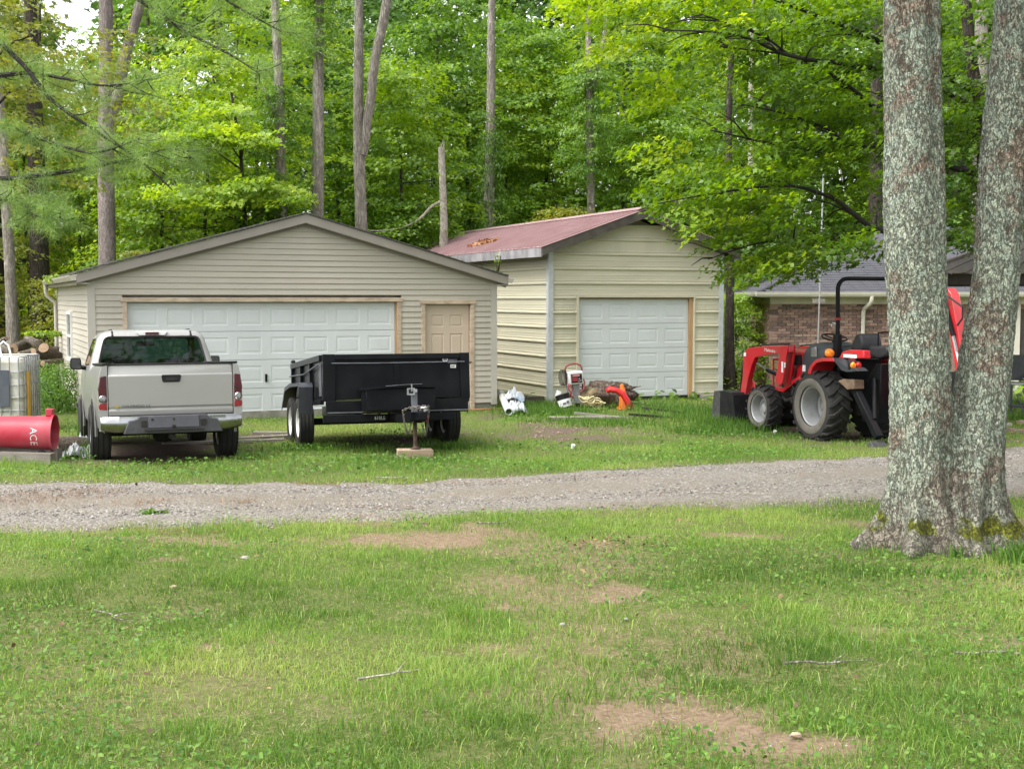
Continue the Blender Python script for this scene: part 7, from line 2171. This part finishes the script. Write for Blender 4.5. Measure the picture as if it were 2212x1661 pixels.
# ------------------------------------------------------------------ grass, weeds, stones, litter
M['grass'] = leaf_mat('grass', (.056, .115, .020), (.135, .268, .040), (.35, .43, .12), spec=.3, trans=.45, objvar=0)
M['weed'] = leaf_mat('weed', (.045, .11, .020), (.10, .205, .034), (.17, .29, .05), spec=.22, trans=.38, objvar=0)
FOOT = [  # things the grass keeps clear of: x, y, half sizes, turn
    (LX+GW/2*math.cos(GA)-GL/2*math.sin(GA), LY+GW/2*math.sin(GA)+GL/2*math.cos(GA), GW/2+.02, GL/2+.02, GA),
    (TOX-2.3*math.sin(TA)*.95, TOY+2.3*math.cos(TA)*.95, .80, 2.2, TA),
    (SX+SW/2*math.cos(SA)-SLEN/2*math.sin(SA), SY+SW/2*math.sin(SA)+SLEN/2*math.cos(SA), SW/2, SLEN/2, SA)]
def clear(X, Y):
    m_ = np.ones_like(X, bool)
    for x, y, a, b_, t_ in FOOT:
        u = (X-x)*math.cos(t_)+(Y-y)*math.sin(t_); v = -(X-x)*math.sin(t_)+(Y-y)*math.cos(t_)
        m_ &= ~((np.abs(u) < a) & (np.abs(v) < b_))
    return m_
def blades(name, X, Y, h, wd, r, seg=2, lean=.55, rnd=None, z0=None):
    k = len(X)
    Z = hz(X, Y)-.012 if z0 is None else z0
    a = r.uniform(0, 2*np.pi, k); ln = r.uniform(.1, 1, k)*lean
    d = np.stack([np.cos(a), np.sin(a)], 1)
    f = r.uniform(0, 2*np.pi, k); sx = np.cos(f)*wd; sy = np.sin(f)*wd
    B0 = np.stack([X-sx, Y-sy, Z], 1); B1 = np.stack([X+sx, Y+sy, Z], 1)
    tip = np.stack([X+d[:, 0]*h*ln, Y+d[:, 1]*h*ln, Z+h*np.clip(1-.5*ln*ln, .12, 1)], 1)
    if rnd is None: rnd = r.uniform(0, 1, k)
    if seg == 1:
        V = np.stack([B0, B1, tip], 1).reshape(-1, 3); b_ = np.arange(k)*3
        return np_mesh(name, V, tris=np.stack([b_, b_+1, b_+2], 1), fattr={'rnd': rnd})
    m1 = np.stack([X+d[:, 0]*h*ln*.32, Y+d[:, 1]*h*ln*.32, Z+h*.58], 1)
    M0 = m1-np.stack([sx, sy, 0*sx], 1)*.75; M1 = m1+np.stack([sx, sy, 0*sx], 1)*.75
    V = np.stack([B0, B1, M1, M0, tip], 1).reshape(-1, 3); b_ = np.arange(k)*5
    return np_mesh(name, V, quads=np.stack([b_, b_+1, b_+2, b_+3], 1), tris=np.stack([b_+3, b_+2, b_+4], 1), fattr={'rnd': np.concatenate([rnd, rnd])})
r = np.random.default_rng(101)
# near lawn
n_ = 600000
Y = 3.7+(12.2-3.7)*r.random(n_)**1.12
X = r.uniform(-1, 1, n_)*(.45*Y+1.2)
tuf = vnoise(X, Y, 6, 81); tuf2 = vnoise(X, Y, 1.6, 82)
dd = dirt_at(X, Y)
dens = np.clip((1.0-1.0*dd)*(.26+.85*tuf*.8+.45*tuf2*.6), .03, 1)
keep = (r.random(n_) < dens*.74) & (Y < road_near(X)-.06+.42*r.random(n_)**3*(.4+vnoise(X, Y, 2, 98)))
X, Y, tuf, tuf2, dd = X[keep], Y[keep], tuf[keep], tuf2[keep], dd[keep]
h = (.020+.034*tuf*tuf2*2+.022*r.random(len(X)))*(1-.35*dd)
h += .05*(r.random(len(X)) < .05)
rt_ = np.hypot(X-bx, Y-by); h = np.where((rt_ < .9), h*1.15, h)
keep = rt_ > .40+.2*vnoise(X, Y, 6, 99)
X, Y, h, tuf2 = X[keep], Y[keep], h[keep], tuf2[keep]
rnd = np.clip(.5+.9*(vnoise(X, Y, .9, 83)-.5)+r.normal(0, .2, len(X)), 0, 1)
dry = r.random(len(X)) < .07
rnd = np.where(dry, 1, rnd)
g1 = link('grass', blades('grass', X, Y, h, r.uniform(.0011, .0023, len(X)), r, 2, 1.25, rnd), M['grass'])
tag(g1, 'patchy mown grass on the lawn in front of the driveway', None, None, 'stuff')
# verge and yard beyond the driveway
n_ = 330000
Y = r.uniform(12.4, 28.5, n_); X = r.uniform(-1, 1, n_)*(.45*Y+1)
ml = mulch_at(X, Y)
tuf = vnoise(X, Y, 3.2, 84); tuf2 = vnoise(X, Y, .8, 85)
far_ = np.clip((Y-22)/5, 0, 1)
dens = np.clip((1-1.05*ml)*(.45+.8*tuf)*(1-.25*far_), .02, 1)
keep = (r.random(n_) < dens*.66) & (Y > road_far(X)+.06-.42*r.random(n_)**3*(.4+vnoise(X, Y, 2, 98))) & clear(X, Y)
X, Y, tuf, tuf2, ml = X[keep], Y[keep], tuf[keep], tuf2[keep], ml[keep]
h = (.035+.075*tuf*tuf2*1.6+.03*r.random(len(X)))*(1-.4*ml)
h *= 1+.5*np.clip((Y-21)/3, 0, 1)*vnoise(X, Y, .7, 86)
rnd = np.clip(.62+.7*(vnoise(X, Y, .7, 87)-.5)+r.normal(0, .17, len(X)), 0, 1)
g2 = link('grass', blades('grass', X, Y, h, r.uniform(.0026, .0046, len(X)), r, 1, 1.1, rnd), M['grass'])
tag(g2, 'lush bright verge grass between the driveway and the garages', None, None, 'stuff')
# dead stems lying in the turf
n_ = 46000
Y = 3.8+8*r.random(n_)**1.1; X = r.uniform(-1, 1, n_)*(.44*Y+.8)
keep = (Y < road_near(X)) & (vnoise(X, Y, 2.2, 88)+.5*r.random(n_) > .62)
X, Y = X[keep], Y[keep]
M['thatch'] = leaf_mat('thatch', (.13, .10, .045), (.27, .22, .11), (.42, .36, .21), trans=.15, objvar=0)
o = link('dead_grass', blades('dead_grass', X, Y, r.uniform(.015, .035, len(X)), r.uniform(.0010, .0020, len(X)), r, 1, 3.0, r.random(len(X)), hz(X, Y)+r.uniform(0, .02, len(X))), M['thatch'])
tag(o, 'pale dead grass stems lying in the lawn', None, None, 'stuff')
# broad-leaved weeds
def weed_patch(name, label, X, Y, hh, size, r, mat='weed', nleaf=1):
    k = len(X)
    Z = hz(X, Y)+hh
    P = np.stack([X, Y, Z], 1)
    Nn = r.normal(0, .45, (k, 3)); Nn[:, 2] += 1
    Nn[:, 1] -= .35
    D = r.normal(0, 1, (k, 3)); D[:, 2] *= .3
    o = link(name, leaves(P, Nn, D, size, r.uniform(0, 1, k), name, OV_), M[mat])
    return tag(o, label, None, None, 'stuff')
n_ = 40000
Y = np.concatenate([r.uniform(12.8, 27, n_//2), 3.8+7*r.random(n_//2)]); X = r.uniform(-1, 1, len(Y))*(.42*Y+.5)
keep = (vnoise(X, Y, .9, 91)+.3*vnoise(X, Y, 4, 92) + .22*(X > .5)*(Y < 8) - .1*(X < 0)*(Y < 8) > .64) & clear(X, Y) & (np.where(Y < 12, dirt_at(X, Y)*.8, mulch_at(X, Y)) < .55) & ((Y < road_near(X)) | (Y > road_far(X)))
X, Y = X[keep], Y[keep]
weed_patch('ground_cover', 'small broad-leaved weeds growing through the grass', X, Y, r.uniform(.015, .06, len(X))*np.where(Y > 12, 1.5, .7), r.uniform(.025, .05, len(X))*np.where(Y > 12, 1.1, .62), r)
# taller weeds: garage wall, shed front, around the stump, by the tractor bucket
def tall_weeds(label, spots, seed, nb=420, hmul=1.0):
    r_ = np.random.default_rng(seed); XX, YY, HH = [], [], []
    for vx, vy, rx, ry, hgt, m_ in spots:
        x, y = gp(vx, vy)
        k = int(nb*m_)
        XX.append(x+r_.normal(0, rx, k)); YY.append(y+r_.normal(0, ry, k)); HH.append(hgt*r_.uniform(.4, 1.05, k)*hmul)
    X = np.concatenate(XX); Y = np.concatenate(YY); H_ = np.concatenate(HH)
    kp = clear(X, Y); X, Y, H_ = X[kp], Y[kp], H_[kp]
    o = link('weeds', blades('weeds', X, Y, H_, r_.uniform(.004, .008, len(X)), r_, 2, .6, np.clip(r_.normal(.4, .2, len(X)), 0, 1)), M['weed'])
    return tag(o, label, None, None, 'stuff')
tall_weeds('tall weeds growing against the left wall of the garage behind the tote', [(125, 862, .35, .7, .75, 3), (150, 850, .3, .5, .6, 2), (105, 875, .3, .4, .55, 2), (170, 868, .2, .3, .3, 1)], 5)
tall_weeds('long weeds around the stump, bucket and bars in front of the shed', [(1165, 882, .35, .3, .2, 2), (1222, 896, .3, .2, .2, 1.6), (1430, 884, .6, .4, .24, 1.5), (1490, 905, .6, .4, .2, 1.6), (1330, 918, .5, .3, .16, 1.3), (1150, 895, .4, .3, .2, 1.2), (1530, 895, .5, .4, .25, 1.5), (1255, 912, .6, .2, .14, 1.3)], 6)
tall_weeds('tufts of long grass beside the tractor bucket and front wheel', [(1560, 925, .3, .25, .28, 1.4), (1600, 932, .3, .2, .22, 1), (1520, 935, .4, .3, .2, 1.2), (1700, 945, .4, .2, .14, 1)], 7)
tall_weeds('unmown tufts around the truck and trailer wheels', [(260, 990, .35, .15, .2, 1), (215, 985, .2, .2, .3, .6), (500, 992, .25, .12, .14, .8), (655, 972, .3, .12, .14, .9), (985, 968, .3, .15, .14, .9), (900, 996, .4, .1, .10, .8), (190, 960, .12, .1, .55, .15)], 8)
tall_weeds('long grass tufts at the foot of the twin-trunked tree', [(2200, 1215, .08, .06, .2, .5), (1960, 1235, .2, .05, .07, .4), (2100, 1245, .25, .05, .08, .4), (2070, 1205, .03, .03, .13, .15)], 9, nb=300)
tall_weeds('green growth at the foot of the cart at the right edge', [(2190, 880, .4, .3, .3, 1.3), (2205, 905, .3, .2, .2, .8)], 10)
# shrubby weeds by the garage wall: leafy
def leafy(name, label, vx, vy, d, sx_, sy_, sz_, k, mat, cat, seed, size=(.05, .09)):
    r_ = np.random.default_rng(seed)
    c = at(vx, vy, d); o = thing(name, label, cat, (c.x, d, gz(c.x, d)-.02))
    U = r_.normal(0, 1, (k, 3)); U /= np.linalg.norm(U, axis=1, keepdims=True); U *= r_.uniform(.3, 1, k)[:, None]**.5
    P = U*np.array([sx_, sy_, sz_]); P[:, 2] += sz_*.9
    Nn = U+r_.normal(0, .5, (k, 3)); Nn[:, 2] += .6
    D = U*.6+r_.normal(0, .5, (k, 3)); D[:, 2] -= .3
    link('foliage', leaves(P, Nn, D, r_.uniform(*size, k), r_.uniform(0, 1, k), 'foliage', OV_ if mat == 'weed' else None), M[mat], o)
    mb = MB()
    for j in range(7):
        a = random.uniform(0, 6.28); mb.tube([(0, 0, 0), (math.cos(a)*sx_*.4, math.sin(a)*sy_*.4, sz_*.8), (math.cos(a)*sx_*.8, math.sin(a)*sy_*.8, sz_*1.5)], [.012, .009, .004], 5)
    mb.build('stems', M['bark_dark'], o)
    return o
leafy('weed_bush', 'dense dark green bush of tall weeds against the garage left wall', 128, 860, 24.0, .55, .8, .52, 3400, 'weed', 'bush', 31, (.03, .06))
leafy('fern', 'bright green leaning fern-like branch over the wood pile', 100, 717, 27.5, .5, .2, .07, 260, 'leaf_bright', 'plant', 32).location.z = at(100, 722, 27.5).z-.05
leafy('gutter_plant', 'sprig of bright leaves sprouting from the garage left gutter', 118, 604, 25.6, .26, .3, .10, 120, 'leaf_bright', 'plant', 33).location.z = at(118, 612, 25.6).z
leafy('gutter_plant', 'thin tall weed standing in the garage right gutter before the shed wall', 1056, 590, 27.2, .09, .05, .34, 70, 'leaf_bright', 'plant', 34, (.03, .06)).location = (at(1087, 612, 25.0).x-.12, 25.6, at(1087, 608, 25.4).z)
ox = at(310, 545, 24.4)
leafy('roof_weeds', 'yellowish dry weeds growing on the mossy left slope of the garage roof', 305, 548, 24.2, .42, .2, .07, 320, 'leaf_yellow', 'plant', 35, (.03, .06)).location.z = at(305, 556, 24.2).z
ol_ = leafy('fallen_leaves', 'drift of orange fallen leaves on the red shed roof', 1092, 530, 30, .75, .3, .02, 90, 'leaf_yellow', 'leaves', 36, (.08, .14))
yy_ = 4.9; xx_ = .42
ol_.matrix_world = Matrix.Translation((SX, SY, SB)) @ Matrix.Rotation(SA, 4, 'Z') @ Matrix.Translation((xx_, yy_, SE+.17+SS*xx_+.05)) @ Matrix.Rotation(-math.atan(SS), 4, 'Y') @ Matrix.Rotation(R(90), 4, 'Z')
M['dead_leaf'] = leaf_mat('dead_leaf', (.11, .055, .02), (.27, .115, .035), (.40, .20, .07), trans=.2, objvar=0)
for c_ in ol_.children:
    if c_.name.startswith('foliage'): c_.data.materials[0] = M['dead_leaf']
    else: bpy.data.objects.remove(c_)
# gravel stones
def stones(name, label, X, Y, size, r, mat):
    k = len(X)
    base = np.array([(1, 0, 0), (-1, 0, 0), (0, 1, 0), (0, -1, 0), (0, 0, 1), (0, 0, -.5)], float)
    V = base[None]*size[:, None, None]*np.stack([r.uniform(.7, 1.3, k), r.uniform(.7, 1.3, k), r.uniform(.4, .8, k)], 1)[:, None, :]
    V += r.normal(0, .18, V.shape)*size[:, None, None]
    a = r.uniform(0, 6.28, k); ca, sa = np.cos(a), np.sin(a)
    Vx = V[:, :, 0]*ca[:, None]-V[:, :, 1]*sa[:, None]; Vy = V[:, :, 0]*sa[:, None]+V[:, :, 1]*ca[:, None]
    V = np.stack([Vx+X[:, None], Vy+Y[:, None], V[:, :, 2]+(hz(X, Y)+.004)[:, None]], 2).reshape(-1, 3)
    t_ = np.array([(0, 2, 4), (2, 1, 4), (1, 3, 4), (3, 0, 4), (2, 0, 5), (1, 2, 5), (3, 1, 5), (0, 3, 5)])
    T_ = (np.arange(k)*6)[:, None, None]+t_[None]
    rn = np.repeat(r.uniform(0, 1, k), 8)
    o = link(name, np_mesh(name, V, tris=T_.reshape(-1, 3), fattr={'rnd': rn}), mat)
    return tag(o, label, None, None, 'stuff')
m, t, n, b = new_mat('stone_chips'); L = t.links
a_ = n.new('ShaderNodeAttribute'); a_.attribute_name = 'rnd'
L.new(ramp(a_.outputs['Fac'], [(0, (.09, .082, .077)), (.4, (.18, .165, .155)), (.8, (.27, .25, .235)), (1, (.45, .43, .41))]), b.inputs['Base Color']); setc(b, 'Roughness', .9)
M['stone_chips'] = m
n_ = 26000
Y = r.uniform(9.2, 18, n_); X = r.uniform(-1, 1, n_)*(.42*Y+.5)
keep = (Y > road_near(X)-.15*r.random(n_)**2) & (Y < road_far(X)+.12*r.random(n_)**2) & (vnoise(X, Y, 1.3, 95)+.4*r.random(n_) > .42)
stones('gravel', 'loose gravel chips on the driveway', X[keep], Y[keep], r.uniform(.006, .014, keep.sum()), r, M['stone_chips'])
n_ = 9000
Y = r.uniform(4, 11, n_); X = r.uniform(-1, 1, n_)*(.42*Y+.5)
keep = dirt_at(X, Y) > .55
stones('pebbles', 'small pebbles and crumbs on the bare earth of the lawn', X[keep], Y[keep], r.uniform(.002, .006, keep.sum()), r, M['stone_chips'])
n_ = 2600
Y = r.uniform(14, 24, n_); X = r.uniform(-1, 1, n_)*(.42*Y+.5)
keep = (mulch_at(X, Y) > .4) & clear(X, Y)
stones('mulch_chips', 'wood chips and crumbs on the bare yard soil', X[keep], Y[keep], r.uniform(.01, .03, keep.sum()), r, M['block_wood'])
# dead leaves scattered about
n_ = 300
Y = np.concatenate([r.uniform(4, 11, n_//2), r.uniform(9.5, 20, n_-n_//2)]); X = r.uniform(-1, 1, n_)*(.42*Y+.4)
lx_, ly_ = gp(1300, 1178)
X = np.concatenate([X, lx_+r.normal(0, .2, 70)]); Y = np.concatenate([Y, ly_+r.normal(0, .1, 70)])
k = len(X); P = np.stack([X, Y, hz(X, Y)+r.uniform(.01, .045, k)], 1)
Nn = r.normal(0, .4, (k, 3)); Nn[:, 2] += 1
m_ = leaf_mat('straw', (.10, .045, .018), (.20, .095, .035), (.30, .16, .06), trans=.1, objvar=0)
rs_ = np.random.default_rng(55); XX, YY = [], []
for vx, vy, rx_, ry_, q_ in [(30, 1072, .5, .22, 420), (110, 1082, .35, .16, 260), (330, 1086, .16, .10, 160), (200, 1062, .25, .1, 160), (520, 1085, .08, .05, 60), (700, 1048, .4, .06, 150), (1000, 1046, .5, .06, 150), (840, 1098, .3, .08, 120), (1330, 1030, .5, .05, 120), (380, 1150, .3, .05, 110)]:
    x, y = gp(vx, vy); XX.append(x+rs_.normal(0, rx_, q_)); YY.append(y+rs_.normal(0, ry_, q_))
XX = np.concatenate(XX); YY = np.concatenate(YY)
o = link('pine_straw', blades('pine_straw', XX, YY, rs_.uniform(.03, .07, len(XX)), rs_.uniform(.002, .004, len(XX)), rs_, 1, 3.5, rs_.random(len(XX)), hz(XX, YY)+.012), m_)
tag(o, 'brown pine straw and leaf crumbs in patches on the driveway', None, None, 'stuff')
m_ = leaf_mat('litter', (.06, .032, .018), (.15, .085, .045), (.34, .22, .11), trans=.1, objvar=0)
o = link('fallen_leaves', leaves(P, Nn, r.normal(0, 1, (k, 3)), r.uniform(.02, .045, k), r.random(k), 'fallen_leaves', OV_), m_)
tag(o, 'scattered brown fallen leaves on lawn and driveway', None, None, 'stuff')
# leaf litter in the woods
n_ = 9000
Y = r.uniform(27, 46, n_); X = r.uniform(-1, 1, n_)*(.42*Y)
kp = clear(X, Y); X, Y = X[kp], Y[kp]
weed_patch('undergrowth', 'low green undergrowth on the forest floor', X, Y, r.uniform(.05, .5, len(X))*vnoise(X, Y, .4, 97), r.uniform(.10, .2, len(X)), r, 'leaf_green')
# twigs, stones and bits
TW = [(1790, 1440, .42, 12, 'forked grey twig lying on the lawn under the right side of the tree'), (840, 1468, .30, 35, 'pale dry twig beside the small bare patch on the lawn'), (240, 1340, .3, -40, 'thin dry stalk at the far left of the lawn'), (1080, 1135, .35, 14, 'brown stick on the bare earth by the driveway edge'), (2150, 1420, .4, 5, 'stick in the grass near the right frame edge'), (1590, 1070, .8, -8, 'curved bleached stick on the gravel driveway'), (850, 1036, .35, 4, 'pale stick at the far edge of the gravel below the trailer')]
for i, (vx, vy, ln, rz, lab) in enumerate(TW):
    o = place('twig', lab, 'twig', vx, vy, rz); mb = MB(); P = wander((-ln/2, 0, .03), (ln/2, 0, .02), 7, .06, i*2.3); mb.tube(P, [.006]*2+[.005]*3+[.003]*3, 5)
    mb.tube([P[4], P[4]+Vector((.08, .06, .02))], [.004, .002], 4); mb.build('stick', M['bark_pale'] if 'pale' in lab or 'bleach' in lab else M['bark_grey'], o)
ST = [(530, 1208, .03, 'flat pale stone in the thin grass at the upper left of the lawn'), (375, 1270, .022, 'small tan leaf curl standing in the grass at left'), (1215, 1350, .015, 'white pebble on the middle bare patch'), (2150, 930, .06, 'white stone at the right verge'), (1352, 1338, .014, 'whitish pebble in the grass right of the middle bare patch'), (1720, 1590, .02, 'pale lichened wood chip on the bottom bare earth')]
for i, (vx, vy, s_, lab) in enumerate(ST):
    x, y = gp(vx, vy); mb = MB(); blob(mb, (0, 0, s_*.3), (s_, s_*.7, s_*.5), i*3.3, 14, 8, .25)
    o = mb.build('stone', M['block_wood'] if 'tan' in lab or 'chip' in lab else M['stone_pale'], None, smooth=True, angle=50); o.location = (x, y, gz(x, y)); tag(o, lab, 'stone')
for vx, vy, lab in [(1236, 975, 'small white paper cup lying in the verge grass'), (1672, 942, 'white scrap of paper in the grass by the tractor')]:
    x, y = gp(vx, vy); mb = MB(); mb.lathe([(0, 0), (.018, 0), (.026, .06), (.024, .06), (.016, .005)], (0, 0, 0), 'z', 14); o = mb.build('paper_cup', M['white_plastic'], None, smooth=True, angle=40); o.location = (x, y, gz(x, y)+.04); o.rotation_euler = (R(20), R(15), 0); tag(o, lab, 'litter')
gt = gp(330, 1108)
leafy('grass_tuft', 'single green weed tuft growing in the gravel at left', 330, 1108, gt[1], .13, .07, .03, 90, 'weed', 'plant', 41, (.02, .05))
